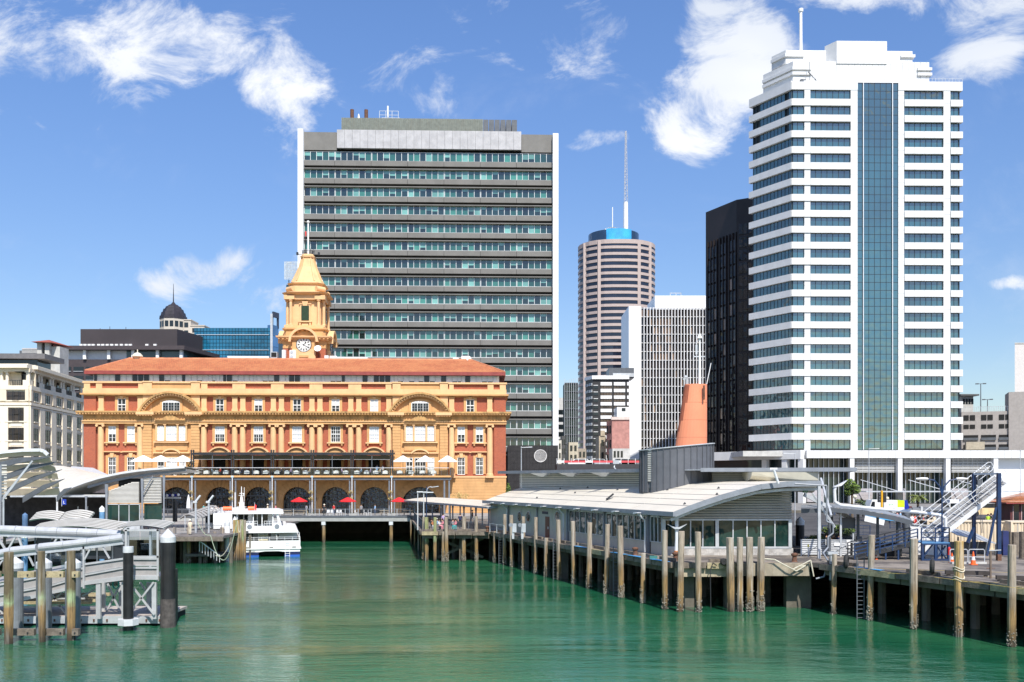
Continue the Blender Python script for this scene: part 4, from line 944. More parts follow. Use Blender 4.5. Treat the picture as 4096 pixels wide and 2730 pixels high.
def sash(par, uc, z0, z1, w, nx=3, nz=3, v=0.0, p_blind=.35, bars=.045):
 f = MB(); a, b = uc-w/2, uc+w/2; t = .09
 f.box(a, a+t, v-.10, v+.02, z0, z1); f.box(b-t, b, v-.10, v+.02, z0, z1); f.box(a, b, v-.10, v+.02, z1-t, z1); f.box(a, b, v-.12, v+.02, z0, z0+t)
 zm = z0+(z1-z0)*.52; f.box(a, b, v-.12, v+.0, zm-.07, zm+.07)
 iw = (b-a-2*t)
 for i in range(1, nx): c = a+t+iw*i/nx; wd = .09 if (nx == 2 or (nx == 4 and i == 2)) else bars; f.box(c-wd/2, c+wd/2, v-.09, v, z0, z1)
 nzs = [z0+t+(zm-z0-t)*.5] if nz > 2 else []
 if nz > 3: nzs.append(zm+(z1-zm)*.5)
 for z in nzs: f.box(a, b, v-.08, v, z-bars/2, z+bars/2)
 o = f.build('window', WFR, par)
 hb = R.random()
 for i in range(nx):
  ca, cb = a+t+iw*i/nx, a+t+iw*(i+1)/nx
  up = G_WHITE if hb < p_blind+.3 else SGL; lo = G_WHITE if hb < p_blind else SGL
  box('pane', up, o, ca, cb, v-.03, v-.01, zm, z1-t); box('pane', lo, o, ca, cb, v-.03, v-.01, z0+t, zm)
 return o
def arch_wall(q, x0, x1, z0, z1, cx, r, zs, v0, v1, n=10):
 """wall panel with a round-headed opening"""
 for sg in (-1, 1):
  xe = x0 if sg < 0 else x1
  pts = [(cx+sg*r, z0)]+[(cx+sg*r*math.cos(PI/2*k/n), zs+r*math.sin(PI/2*k/n)) for k in range(n+1)]+[(cx, z1), (xe, z1), (xe, z0)]
  q.prism(pts if sg > 0 else pts[::-1], v0, v1)
def ferry():
 P = FP
 t = P.thing('ferry_building', 'long brick and ochre ferry terminal building with clock tower and tiled roof', 'building')
 U = lambda x: P.u(x)
 XR = 2023; zc = lambda y, x=1180: P.z(y, x)
 ul, ur = 0, U(XR)
 # levels
 Zb = zc(1912); Zcol0 = zc(1904); Zarch = zc(1698); Zcor = zc(1663); Zcor1 = zc(1650); Zpar0 = zc(1584); Zpar1 = zc(1531)
 D = 13.5
 box('brick_wall', BRICK, t, ul, ur, 0, D, Zb, Zarch); box('brick_wall', BRICK, t, ul, ur, .05, D, zc(1650), zc(1536))
 # entablature
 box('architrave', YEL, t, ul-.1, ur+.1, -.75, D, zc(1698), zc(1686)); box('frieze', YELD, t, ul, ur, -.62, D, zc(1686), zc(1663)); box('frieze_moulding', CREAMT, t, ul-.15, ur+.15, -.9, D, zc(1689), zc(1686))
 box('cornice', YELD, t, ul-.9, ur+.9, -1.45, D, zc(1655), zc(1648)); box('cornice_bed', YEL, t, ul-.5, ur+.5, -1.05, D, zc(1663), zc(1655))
 q = MB(); n = 150
 for i in range(n): a = ul-.8+(ur-ul+1.6)*i/n; q.box(a, a+.26, -1.38, -1.05, zc(1661), zc(1655))
 for i in range(30): a = D*i/30; q.box(ur+.5, ur+.85, a, a+.26, zc(1661), zc(1655))
 q.build('dentil_row', YEL, t, kind='stuff')
 # third storey: parapet, pilasters
 box('parapet_cornice', YEL, t, ul-.45, ur+.45, -.8, D, zc(1583), zc(1577)); box('parapet_band', CREAMT, t, ul-.1, ur+.1, -.45, D, zc(1577), zc(1557)); box('lintel_course', YEL, t, ul-.05, ur+.05, -.3, D, zc(1588), zc(1583))
 box('parapet_coping', CREAMT, t, ul-.2, ur+.2, -.35, .3, zc(1536), zc(1529))
 bays = [880+154.3*k for k in range(5)]; pairs = [957, 1111, 1265, 1420]
 blocks = [(338, 362), (386, 410), (555, 575), (818-12, 818+13)]+[(p-26, p+26) for p in pairs]+[(1543, 1566), (1797, 1815), (1950, 1974), (1999, 2023)]
 for a, b in blocks: box('parapet_block', CREAMT, t, U(a), U(b), -.25, .3, zc(1557), zc(1535))
 for x in [407, 563, 818, 1556, 1807, 1959]+[p+s for p in pairs for s in (-16, 16)]:
  c = U(x); box('pilaster', CREAMT, t, c-.42, c+.42, -.32, .1, zc(1650), zc(1590)); box('pilaster_base', CREAMT, t, c-.5, c+.5, -.40, .1, zc(1650), zc(1637)); box('pilaster_cap', YEL, t, c-.52, c+.52, -.42, .1, zc(1594), zc(1589))
 # giant columns
 prof = [(.62, 0), (.62, .25), (.54, .32), (.50, .45), (.50, 2.5), (.46, Zarch-Zcol0-.75), (.43, Zarch-Zcol0-.5), (.52, Zarch-Zcol0-.45)]
 cm = MB().lathe(prof, n=16); H_ = Zarch-Zcol0; cm.box(-.66, .66, -.55, .55, H_-.16, H_); cm.box(-.7, .7, -.7, .7, -.35, 0)
 for s in (-1, 1):
  cm.cyl((s*.52, -.55, H_-.32), (s*.52, .55, H_-.32), .21, n=10)
 cme = cm.mesh('column', CREAMT)
 for x in [407, 563, 818, 1556, 1807, 1959]+[p+s for p in pairs for s in (-16, 16)]:
  link('column', cme, t, (U(x), -.35, Zcol0))
 box('left_corner_pier', BRICK, t, ul, U(386), -.35, .2, Zb, zc(1698)); box('right_corner_pier', BRICK, t, U(1976), ur, -.35, .2, Zb, zc(1698))
 box('left_corner_pier', BRICK, t, ul, U(386), -.25, .2, zc(1648), zc(1585)); box('right_corner_pier', BRICK, t, U(1976), ur, -.25, .2, zc(1648), zc(1585))
 # sash windows
 def surround(uc, z0, z1, w, key=True, sill=True, hood=False):
  s = .42
  box('window_surround', YEL, t, uc-w/2-s, uc-w/2, -.16, .05, z0, z1+.3); box('window_surround', YEL, t, uc+w/2, uc+w/2+s, -.16, .05, z0, z1+.3); box('window_surround', YEL, t, uc-w/2, uc+w/2, -.16, .05, z1, z1+.45)
  if key: MB().prism([(uc-.22, z1-.05), (uc+.22, z1-.05), (uc+.34, z1+.75), (uc-.34, z1+.75)], -.30, .0).build('keystone', CREAMT, t)
  if sill:
   box('window_sill', CREAMT, t, uc-w/2-s-.2, uc+w/2+s+.2, -.38, .05, z0-.22, z0)
   for g in (-1, 1): box('sill_bracket', YEL, t, uc+g*(w/2+s*.6)-.13, uc+g*(w/2+s*.6)+.13, -.3, .05, z0-.55, z0-.22)
 for x in bays:
  c = U(x); surround(c, zc(1650), zc(1597), 1.35, sill=False); sash(t, c, zc(1648), zc(1597), 1.35, 2, 3)
  surround(c, zc(1770), zc(1707), 1.6, key=False); sash(t, c, zc(1770), zc(1707), 1.6, 4, 4)
  # segmental hood above the first floor doors
  q = MB(); w = 1.75; zr = zc(1808); rise = .85; Rr = (w*w+rise*rise)/(2*rise); zc0 = zr+rise-Rr; am = math.asin(w/Rr)
  pts = [(c+(Rr)*math.sin(-am+2*am*k/10), zc0+Rr*math.cos(-am+2*am*k/10)) for k in range(11)]; pin = [(c+(Rr-.22)*math.sin(am-2*am*k/10), zc0+(Rr-.22)*math.cos(am-2*am*k/10)) for k in range(11)]
  for k in range(10): q.prism([pts[k], pts[k+1], pin[9-k], pin[10-k]], -.55, .0)
  q.build('arched_hood', CREAMT, t); MB().prism(pin[::-1]+[(c+w-.1, zr-.15), (c-w+.1, zr-.15)][::1], -.2, .0).build('hood_panel', YEL, t)
  box('hood_ledge', CREAMT, t, c-2.3, c-1.2, -.45, 0, zr-.3, zr-.08); box('hood_ledge', CREAMT, t, c+1.2, c+2.3, -.45, 0, zr-.3, zr-.08)
  box('terrace_door', DARK, t, c-.95, c+.95, -.1, .05, zc(1905), zc(1826)); box('window_surround', YEL, t, c-1.4, c-.95, -.2, .05, zc(1905), zc(1822)); box('window_surround', YEL, t, c+.95, c+1.4, -.2, .05, zc(1905), zc(1822))
 for x3, xs in ((488, (450, 525)), (1881, (1845, 1918))):
  c = U(x3); surround(c, zc(1650), zc(1597), 1.35, sill=False); sash(t, c, zc(1648), zc(1597), 1.35, 2, 3)
  for x in xs:
   c = U(x); surround(c, zc(1770), zc(1707), 1.25, key=False); sash(t, c, zc(1770), zc(1707), 1.25, 2, 3, p_blind=.6)
   surround(c, zc(1897), zc(1830), 1.25, sill=False); sash(t, c, zc(1900), zc(1830), 1.25, 4, 4, p_blind=0); box('window_cornice', CREAMT, t, c-1.35, c+1.35, -.45, 0, zc(1810), zc(1806))
 for a, b in ((418, 551), (1818, 1947)): box('string_course', CREAMT, t, U(a), U(b), -.2, .02, zc(1812), zc(1807))
 # arched pavilions
 for cx0, pa, pb, pc_, pd, xl, xr in ((689, 575, 611, 767, 802, 611, 767), (1681, 1571, 1603, 1760, 1792, 1603, 1760)):
  cu = U(cx0)
  box('pavilion_wall', YEL, t, U(pa), U(pd), -.12, .3, zc(1905), zc(1534))
  for a, b in ((pa, pb), (pc_, pd)):
   n = 17
   for k in range(n):
    z0 = zc(1905)+(zc(1700)-zc(1905))*k/n; box('stone_course', YEL, t, U(a), U(b), -.55, .05, z0+.035, zc(1905)+(zc(1700)-zc(1905))*(k+1)/n)
   box('pavilion_pilaster', CREAMT, t, U(a), U(b), -.42, .1, zc(1650), zc(1536)); box('pavilion_cap', CREAMT, t, U(a)-.1, U(b)+.1, -.52, .3, zc(1533), zc(1528))
   box('impost_block', CREAMT, t, U(a)-.7, U(b)+.7, -1.7, 0, zc(1663), zc(1652)); box('frieze_block', YELD, t, U(a)-.05, U(b)+.05, -.8, 0, zc(1685), zc(1663))
   q = MB(); m_ = 6
   for k in range(m_): aa = U(a)-.6+(U(b)-U(a)+1.2)*k/m_; q.box(aa, aa+.26, -1.6, -1.2, zc(1668), zc(1663))
   q.build('dentil_row', YEL, t, kind='stuff')
  hw = U(cx0+125)-cu; rise = zc(1571)-zc(1652); Rr = (hw*hw+rise*rise)/(2*rise); z00 = zc(1652)+rise-Rr; am = math.asin(min(1, hw/Rr))
  if rise > Rr: am = PI-am
  A = lambda r, s: (cu+r*math.sin(s), z00+r*math.cos(s))
  q = MB(); q1 = MB(); q2 = MB(); nn = 26
  for k in range(nn):
   s0, s1 = -am+2*am*k/nn, -am+2*am*(k+1)/nn
   q.prism([A(Rr, s0), A(Rr, s1), A(Rr-.32, s1), A(Rr-.32, s0)], -1.55, .0); q1.prism([A(Rr-.32, s0), A(Rr-.32, s1), A(Rr-.75, s1), A(Rr-.75, s0)], -1.15, .0)
   q2.prism([A(Rr-.36, s0+.01), A(Rr-.36, s0+(s1-s0)*.45), A(Rr-.58, s0+(s1-s0)*.45), A(Rr-.58, s0+.01)], -1.4, -1.15)
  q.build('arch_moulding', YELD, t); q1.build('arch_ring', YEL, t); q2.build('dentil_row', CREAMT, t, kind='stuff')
  # remove the entablature look inside the bay: forward panel
  box('lunette_wall', YEL, t, U(xl)+.1, U(xr)-.1, -.78, -.3, zc(1697), zc(1648)); MB().prism([A(Rr-.75, -am+2*am*k/12) for k in range(13)], -.40, -.05).build('tympanum', YEL, t)
  # lunette window
  z0, z1 = zc(1648), zc(1605); w = 1.45; q = MB(); pts = [(cu-w, z0), (cu+w, z0), (cu+w, z1-.35)]+[(cu+w*math.cos(PI*k/8), z1-.4+.4*math.sin(PI*k/8)) for k in range(1, 8)]+[(cu-w, z1-.35)]
  MB().prism([(cu+(p[0]-cu)*1.28, z0+(p[1]-z0)*1.2-.0) for p in pts], -.62, -.3).build('lunette_surround', YEL, t)
  wdw = q.prism(pts, -.66, -.6).build('window', WFR, t)
  for i in range(3):
   a = cu-w+.1+(2*w-.1)*i/3
   for j in range(3):
    for e in range(2): box('pane', SGL, wdw, a+.04+e*.44, a+.44+e*.44, -.70, -.66, z0+.1+.46*j, z0+.5+.46*j)
  box('window_sill', CREAMT, t, cu-2.1, cu+2.1, -.95, -.5, zc(1655), zc(1650))
  # pediment and triple window
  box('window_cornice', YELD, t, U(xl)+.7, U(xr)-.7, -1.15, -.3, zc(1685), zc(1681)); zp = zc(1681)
  MB().prism([(cu-1.6, zp), (cu+1.6, zp), (cu, zp+.95)], -1.1, -.3).build('pediment', YELD, t)
  for a, w_ in ((-43, 27), (0, 44), (43, 27)):
   c = U(cx0+a); sash(t, c, zc(1765), zc(1707), (U(cx0+w_)-U(cx0)), 4 if a == 0 else 2, 4, v=-.30, p_blind=.75)
   box('transom_panel', YEL, t, c-.6, c+.6, -.35, 0, zc(1704), zc(1699))
  for a in (-60, -25, 25, 60): c = U(cx0+a); q = MB(); q.cyl((c, -.5, zc(1765)), (c, -.5, zc(1703)), .17, .15, n=8); q.box(c-.24, c+.24, -.7, -.3, zc(1703), zc(1700)); q.build('small_column', CREAMT, t)
  box('window_sill', CREAMT, t, U(xl)+.35, U(xr)-.35, -.75, -.1, zc(1773), zc(1768)); box('apron_panel', YEL, t, U(xl)+.6, U(xr)-.6, -.3, -.1, zc(1803), zc(1775))
  box('string_course', CREAMT, t, U(xl)+.2, U(xr)-.2, -.55, -.1, zc(1815), zc(1811)); q = MB(); w = 1.6; rise = .75; R2 = (w*w+rise*rise)/(2*rise); zz = zc(1813)+rise-R2; am = math.asin(w/R2)
  for k in range(10):
   s0, s1 = -am+2*am*k/10, -am+2*am*(k+1)/10; q.prism([(cu+R2*math.sin(s0), zz+R2*math.cos(s0)), (cu+R2*math.sin(s1), zz+R2*math.cos(s1)), (cu+(R2-.25)*math.sin(s1), zz+(R2-.25)*math.cos(s1)), (cu+(R2-.25)*math.sin(s0), zz+(R2-.25)*math.cos(s0))], -.7, -.1)
  q.build('arched_hood', CREAMT, t)
  for a, w_ in ((-43, 27), (0, 44), (43, 27)): sash(t, U(cx0+a), zc(1903), zc(1832), (U(cx0+w_)-U(cx0)), 4 if a == 0 else 2, 4, v=-.2, p_blind=.05)
 # ground storey
 Zg = GZ
 box('base_course', CREAMT, t, ul-.15, ur+.15, -.5, D, zc(1912), zc(1905)); box('base_wall', YEL, t, U(1797), ur, -.25, D, Zg, zc(1912)-.02);
 nco = 12; zt = zc(1914)
 for k in range(nco):
  z0 = Zg+(zt-Zg)*k/nco; z1 = Zg+(zt-Zg)*(k+1)/nco
  box('stone_course', YEL, t, U(1797), ur+.05, -.42, 0, z0+.03, z1); box('stone_course', YEL, t, 0, U(610), -.42, 0, z0+.03, z1)
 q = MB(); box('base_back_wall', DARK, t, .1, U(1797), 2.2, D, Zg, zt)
 arches = [(706, 2.9), (880, 2.32), (1034.5, 2.32), (1189, 2.32), (1343, 2.32), (1497, 2.32), (1681, 3.15)]
 edges = [610, 795, 957, 1111, 1265, 1420, 1571, 1797]
 for i, (x, r) in enumerate(arches):
  c = U(x); zs = zc(1949)-r; q = MB(); arch_wall(q, U(edges[i]), U(edges[i+1]), Zg, zt, c, r, zs, -.25, .55); q.build('arched_wall', YEL, t)
  # voussoirs
  nv = 15
  for k in range(nv):
   s0, s1 = PI*k/nv+.012, PI*(k+1)/nv-.012; ro = r+1.15+(.35 if k == nv//2 else 0)
   ro = min(ro, zt-zs-.05)
   MB().prism([(c+r*math.cos(s0), zs+r*math.sin(s0)), (c+ro*math.cos(s0), zs+ro*math.sin(s0)), (c+ro*math.cos(s1), zs+ro*math.sin(s1)), (c+r*math.cos(s1), zs+r*math.sin(s1))], -.36, -.25).build('voussoir', YEL, t)
  # glazed infill
  gz = Zg+2.9; fr = MB()
  for k in range(7): a = c-r+2*r*k/6; h = zs+math.sqrt(max(0.01, r*r-(a-c)**2)); fr.box(a-.05, a+.05, .9, 1.0, Zg, h)
  fr.box(c-r, c+r, .88, 1.02, gz-.1, gz+.1); fr.build('shopfront_frame', STEELD, t)
  pts = [(c+r, Zg), (c+r, zs)]+[(c+r*math.cos(PI*k/12), zs+r*math.sin(PI*k/12)) for k in range(1, 12)]+[(c-r, zs), (c-r, Zg)]
  MB().prism(pts, 1.05, 1.12).build('shopfront_glass', glass('shop_glass', (.018, .02, .022), ior=1.7, wav=.25, ws=.5), t)
 # pier courses between arches
 for e0 in edges[1:-1]:
  c = U(e0)
  for k in range(6): z0 = Zg+.5*k; box('pier_course', YEL, t, c-.75, c+.75, -.34, -.2, z0+.03, z0+.5)
 # side wall on the right seen at a glancing angle is the same brick body
 # clerestory and roof
 ze = P.z(1500, 1180); zf = P.z(1489, 1180); cl0 = zc(1531)
 a0, a1 = U(369), U(1997)
 box('clerestory_wall', WFR, t, a0, a1, .5, D-1.4, cl0-.2, ze+.1)
 x = a0+.1; i = 0
 while x < a1-.9:
  w = R.choice([.95, .95, .95, .6]);
  dark = R.random() < .22
  h = (ze-cl0)
  if dark: box('clerestory_pane', SGL, t, x+.06, x+w-.03, .4, .52, cl0+.12, ze-.05)
  else:
   s = cl0+.12+(.22 if R.random() < .35 else 0); box('clerestory_pane', M('frosted_pane', (.60, .65, .68), .3, var=.08), t, x+.06, x+w-.03, .4, .52, s, ze-.05)
   if s > cl0+.2: box('clerestory_pane', SGL, t, x+.06, x+w-.03, .4, .52, cl0+.12, s)
  box('clerestory_mullion', STEELL, t, x-.03, x+.05, .32, .52, cl0, ze-.02); x += w
 # overhanging hipped roof
 v0, v1 = -.35, D+.3; e0, e1 = U(343)-.0, U(2019); rv = (v0+v1)/2
 r0, r1 = P.u(517, rv), P.u(1885, rv); zr = P.z(1438, 1180, rv)
 zq = P.z(1487, 1180, v0)
 n = 15
 q = MB()
 for k in range(n):
  s0, s1 = k/n, (k+1)/n; L_ = lambda a, b, s: a+(b-a)*s
  za, zb_ = L_(zq, zr, s0)+.07, L_(zq, zr, s1)
  q.face([(L_(e0, r0, s0), L_(v0, rv, s0), za), (L_(e1, r1, s0), L_(v0, rv, s0), za), (L_(e1, r1, s1), L_(v0, rv, s1), zb_), (L_(e0, r0, s1), L_(v0, rv, s1), zb_)])
  q.face([(L_(e0, r0, s0), L_(v0, rv, s0), za-.07), (L_(e1, r1, s0), L_(v0, rv, s0), za-.07), (L_(e1, r1, s0), L_(v0, rv, s0), za), (L_(e0, r0, s0), L_(v0, rv, s0), za)])
  q.face([(L_(e1, r1, s0), L_(v0, rv, s0), za), (L_(e1, r1, s0), L_(v1, rv, s0), za), (L_(e1, r1, s1), L_(v1, rv, s1), zb_), (L_(e1, r1, s1), L_(v0, rv, s1), zb_)])
  q.face([(L_(e0, r0, s0), L_(v1, rv, s0), za), (L_(e0, r0, s0), L_(v0, rv, s0), za), (L_(e0, r0, s1), L_(v0, rv, s1), zb_), (L_(e0, r0, s1), L_(v1, rv, s1), zb_)])
  q.face([(L_(e1, r1, s0), L_(v1, rv, s0), za), (L_(e0, r0, s0), L_(v1, rv, s0), za), (L_(e0, r0, s1), L_(v1, rv, s1), zb_), (L_(e1, r1, s1), L_(v1, rv, s1), zb_)])
 rf = q.build('tiled_roof', TILE, t)
 q = MB(); q.bar((r0, rv, zr+.04), (r1, rv, zr+.04), .35, .28);
 for e, r_ in ((e0, r0), (e1, r1)): q.bar((e, v0, zq+.1), (r_, rv, zr+.06), .22, .2)
 q.build('ridge_tile', M('ridge_tile', (.62, .26, .14), .7, var=.2), rf)
 zs_ = P.z(1500, 1180, v0)
 box('gutter', MAROON, t, e0, e1, v0-.12, v0+.1, zs_, zq+.02); box('gutter', MAROON, t, e1-.1, e1+.12, v0, v1, zs_, zq+.02); box('gutter', MAROON, t, e0-.12, e0+.1, v0, v1, zs_, zq+.02)
 box('eave_soffit', M('maroon_soffit', (.12, .05, .045), .7), t, e0, e1, v0, v1, zs_-.02, zs_+.08)
 # rooftop pieces
 zz = zr
 for (x0, x1, y0, y1, nm, m_) in ((916, 1075, 1425, 1439, 'roof_canopy', WHITE2), (1345, 1470, 1430, 1441, 'roof_canopy', WHITE2)):
  a, b = P.u(x0, 8), P.u(x1, 8); MB().prism([(a, P.z(y1, x0, 8)-1), (b, P.z(y1, x0, 8)-1), (b, P.z(y0, x0, 8)), (a-.3, P.z(y0, x0, 8))], 8, 11).build(nm, m_, t)
 a = P.u(1083, 8); box('roof_vent_box', STEELL, t, a, a+1.1, 8, 9.2, zr-1.5, P.z(1408, 1083, 8)); box('vent_mouth', DARK, t, a+.1, a+1.0, 7.9, 8.02, P.z(1428, 1083, 8), P.z(1411, 1083, 8))
 a = P.u(550, 7); q = MB().lathe([(.65, -1), (.5, -.2), (.62, .1), (.95, .35), (.9, .55), (.5, .95), (.1, 1.1), (.08, 1.6)], (a, 7, zr), 12); q.build('roof_ventilator', M('cream_ventilator', (.62, .58, .46), .6), t)
 a = P.u(1862, 7.4); q = MB(); q.box(a-.7, a+.5, 7, 8, zr-.3, zr+.75); q.box(a-2.2, a-1.2, 7, 7.6, zr-.2, zr+.42); q.cyl((a+.4, 7, zr+.2), (a+.6, 6.6, zr+.2), .5, .5, n=10); q.build('roof_air_unit', WHITE, t)
 return t
FB = ferry()
def clock_tower():
 P = FP; t = link('clock_tower', None, FB); o = 9.3
 U = lambda x: P.u(x, o); Z = lambda y: P.z(y, 1216, o)
 w0, w1 = U(1131), U(1303); c = (w0+w1)/2; hw = (w1-w0)/2; yc = o+hw
 t.location = (c, yc, 0)
 def ring(h, z, ch=0.0):
  if ch <= 0: return [(-h, -h, z), (h, -h, z), (h, h, z), (-h, h, z)]
  return [(-h+ch, -h, z), (h-ch, -h, z), (h, -h+ch, z), (h, h-ch, z), (h-ch, h, z), (-h+ch, h, z), (-h, h-ch, z), (-h, -h+ch, z)]
 def stack(name, m, lv, ch=0.0):
  return MB().loft([ring(h, z, ch*h) for h, z in lv]).build(name, m, t)
 H = hw
 stack('brick_base', BRICK, [(H-.05, Z(1500)), (H-.05, Z(1394))])
 stack('clock_stage', YEL, [(H, Z(1394)), (H, Z(1360))])
 zz = lambda y: Z(y)
 # projecting centre bay with the clock on each face
 q = MB(); clk = M('clock_face_white', (.80, .80, .76), .4)
 ring_cor = [(H+.15, Z(1363)), (H+.45, Z(1360)), (H+.55, Z(1356)), (H+1.0, Z(1353)), (H+1.05, Z(1347)), (H+.5, Z(1345))]
 stack('clock_cornice', CREAMT, ring_cor)
 q = MB()
 for i in range(13):
  s = -H-.5+(2*H+1)*i/12
  if abs(s) > 2.5: q.box(s-.14, s+.14, -H-.9, -H-.4, Z(1360), Z(1355)); q.box(H+.4, H+.9, s-.14, s+.14, Z(1360), Z(1355))
 q.build('dentil_row', YEL, t, kind='stuff')
 for f in range(4):
  fr = link('clock_bay', None, t); fr.rotation_euler = (0, 0, f*PI/2)
  if f == 2:
   bpy.data.objects.remove(fr); continue
  v = -H-.35
  zc_ = Z(1381); r = 1.27
  q = MB(); pts = [(-2.05, Z(1398))]+[(2.05, Z(1398)), (2.05, zc_+.4)]+[(2.05*math.cos(PI*k/12), zc_+.5+2.05*math.sin(PI*k/12)) for k in range(1, 12)]+[(-2.05, zc_+.4)]
  # keep as a direct part of the clock tower
  rot = Matrix.Rotation(f*PI/2, 4, 'Z')
  def put(mb, name, m):
   mb.v = [tuple(rot @ Vector(p)) for p in mb.v]; return mb.build(name, m, t)
  put(MB().prism(pts, v, -H+.3), 'clock_surround', YEL)
  put(MB().box(-2.05, 2.05, v-.1, -H+.3, Z(1437), Z(1398)), 'clock_pedestal', CREAMT); put(MB().box(-.8, .8, v-.25, v-.1, Z(1432), Z(1424)), 'pedestal_panel', YEL)
  qa = MB(); qb = MB()
  for k in range(16):
   s0, s1 = PI*k/16, PI*(k+1)/16; A = lambda rr, s: (rr*math.cos(s), zc_+.45+rr*math.sin(s)*1.0)
   qa.prism([A(2.2, s0), A(2.62, s0), A(2.62, s1), A(2.2, s1)], v-.75, -H+1.2)
   if k % 2 == 0: qb.prism([A(2.02, s0), A(2.2, s0), A(2.2, s1), A(2.02, s1)], v-.5, v)
  put(qa, 'arched_pediment', CREAMT); put(qb, 'pediment_dentil', YEL)
  # dial
  disc = lambda rr, y0, y1: MB().cyl((0, y0, zc_), (0, y1, zc_), rr, n=28)
  put(disc(r+.1, v-.02, v-.10), 'clock_rim', BLACK); put(disc(r, v-.08, v-.14), 'clock_dial', clk)
  q = MB()
  for k in range(60):
   s = 2*PI*k/60; q.bar((1.2*math.sin(s), v-.15, zc_+1.2*math.cos(s)), (1.26*math.sin(s), v-.15, zc_+1.26*math.cos(s)), .05, .02)
  for k in range(28):
   for rr in (1.13, .62): s0, s1 = 2*PI*k/28, 2*PI*(k+1)/28; q.bar((rr*math.sin(s0), v-.15, zc_+rr*math.cos(s0)), (rr*math.sin(s1), v-.15, zc_+rr*math.cos(s1)), .02, .03, (0, 1, 0))
  for k in range(12):
   s = 2*PI*k/12; wd = .10; q.bar((.68*math.sin(s), v-.16, zc_+.68*math.cos(s)), (1.1*math.sin(s), v-.16, zc_+1.1*math.cos(s)), .02, .05, (0, 1, 0))
   p = (.9*math.sin(s), v-.165, zc_+.9*math.cos(s)); q.cyl((p[0], v-.14, p[2]), (p[0], v-.18, p[2]), .13, n=8)
  put(q, 'hour_marker', BLACK)
  q = MB(); s = math.radians(40); q.bar((-.15*math.sin(s), v-.2, zc_-.15*math.cos(s)), (.62*math.sin(s), v-.2, zc_+.62*math.cos(s)), .02, .12, (0, 1, 0)); q.cyl((.45*math.sin(s), v-.18, zc_+.45*math.cos(s)), (.45*math.sin(s), v-.22, zc_+.45*math.cos(s)), .13, n=8); q.cyl((0, v-.18, zc_), (0, v-.25, zc_), .1, n=8); put(q, 'hour_hand', BLACK)
  q = MB(); s = math.radians(118); q.bar((-.25*math.sin(s), v-.22, zc_-.25*math.cos(s)), (1.05*math.sin(s), v-.22, zc_+1.05*math.cos(s)), .02, .09, (0, 1, 0)); put(q, 'minute_hand', BLACK)
  bpy.data.objects.remove(fr)
 # plinth, belfry with corner pavilions
 stack('plinth', YEL, [(H-.1, Z(1347)), (H-.15, Z(1322)), (H+.15, Z(1318)), (H+.15, Z(1313)), (H-.15, Z(1309)), (H-.35, Z(1301))], .12)
 b = H-1.05
 stack('belfry_wall', CREAMT, [(b, Z(1302)), (b, Z(1196))], .1)
 for f in range(4):
  rot = Matrix.Rotation(f*PI/2, 4, 'Z')
  def put(mb, name, m):
   mb.v = [tuple(rot @ Vector(p)) for p in mb.v]; return mb.build(name, m, t)
  put(MB().box(-.95, .95, -b-.18, -b+.1, Z(1283), Z(1215)), 'louvre_surround', CREAMT)
  lv = put(MB().box(-.68, .68, -b-.24, -b-.1, Z(1280), Z(1220)), 'louvre_opening', M('dark_green_louvre_back', (.02, .03, .02), .7))
  for k in range(14):
   z = Z(1279)+(Z(1221)-Z(1279))*k/14; mb = MB().box(-.66, .66, -b-.32, -b-.2, z+.02, z+.11); mb.v = [tuple(rot @ Vector(p)) for p in mb.v]; mb.build('louvre_slat', M('dark_green_louvre', (.045, .09, .045), .5), lv)
  put(MB().box(-1.2, 1.2, -b-.5, -b, Z(1287), Z(1282)), 'belfry_sill', CREAMT); put(MB().prism([(-.35, Z(1221)), (.35, Z(1221)), (.55, Z(1203)), (-.55, Z(1203))], -b-.4, -b).box(-1.1, -.35, -b-.3, -b, Z(1215), Z(1211)).box(.35, 1.1, -b-.3, -b, Z(1215), Z(1211)), 'keystone', CREAMT)
  put(MB().box(-1.05, -.75, -b-.4, -b, Z(1300), Z(1287)).box(.75, 1.05, -b-.4, -b, Z(1300), Z(1287)).box(-.6, .6, -b-.35, -b, Z(1305), Z(1293)), 'sill_bracket', CREAMT)
  # corner pedestal blocks with paired columns
  for (x, y) in ((-H+.55, -H+1.35), (-H+1.3, -H+.55)) if True else ():
   q = MB().lathe([(.36, 0), (.36, .15), (.28, .25), (.27, 2.0), (.24, Z(1204)-Z(1300)), (.38, Z(1202)-Z(1300)), (.40, Z(1198)-Z(1300))], (x, y, Z(1300)), 12); put(q, 'belfry_column', CREAMT)
  s = H-.35
  q = MB().box(-s-.15, -s+1.5, -s-.15, -s+1.5, Z(1309), Z(1300)); put(q, 'corner_pedestal', CREAMT)
  q = MB().box(-H+.15, -H+2.0, -H+.15, -H+2.0, Z(1197), Z(1180)); put(q, 'corner_entablature', CREAMT)
  # volutes at the upper band
  q = MB(); q.cyl((-H+.55, -H+1.8, Z(1152)), (-H+1.8, -H+.55, Z(1152)), .48, n=12); put(q, 'scroll', CREAMT)
 stack('entablature', CREAMT, [(H-.45, Z(1197)), (H-.4, Z(1192)), (H-.45, Z(1191)), (H-.45, Z(1178)), (H-.05, Z(1176)), (H+.25, Z(1172)), (H+.35, Z(1169)), (H-.1, Z(1166)), (H-.55, Z(1163))], .30)
 stack('upper_band', CREAMT, [(H-.75, Z(1165)), (H-.85, Z(1135)), (H-.55, Z(1132)), (H-.45, Z(1128)), (H-.9, Z(1126)), (H-1.0, Z(1122))], .34)
 stack('spire', CREAMT, [(2.75, Z(1127)), (2.65, Z(1118)), (2.25, Z(1100)), (1.45, Z(1055)), (1.05, Z(1017))], .42)
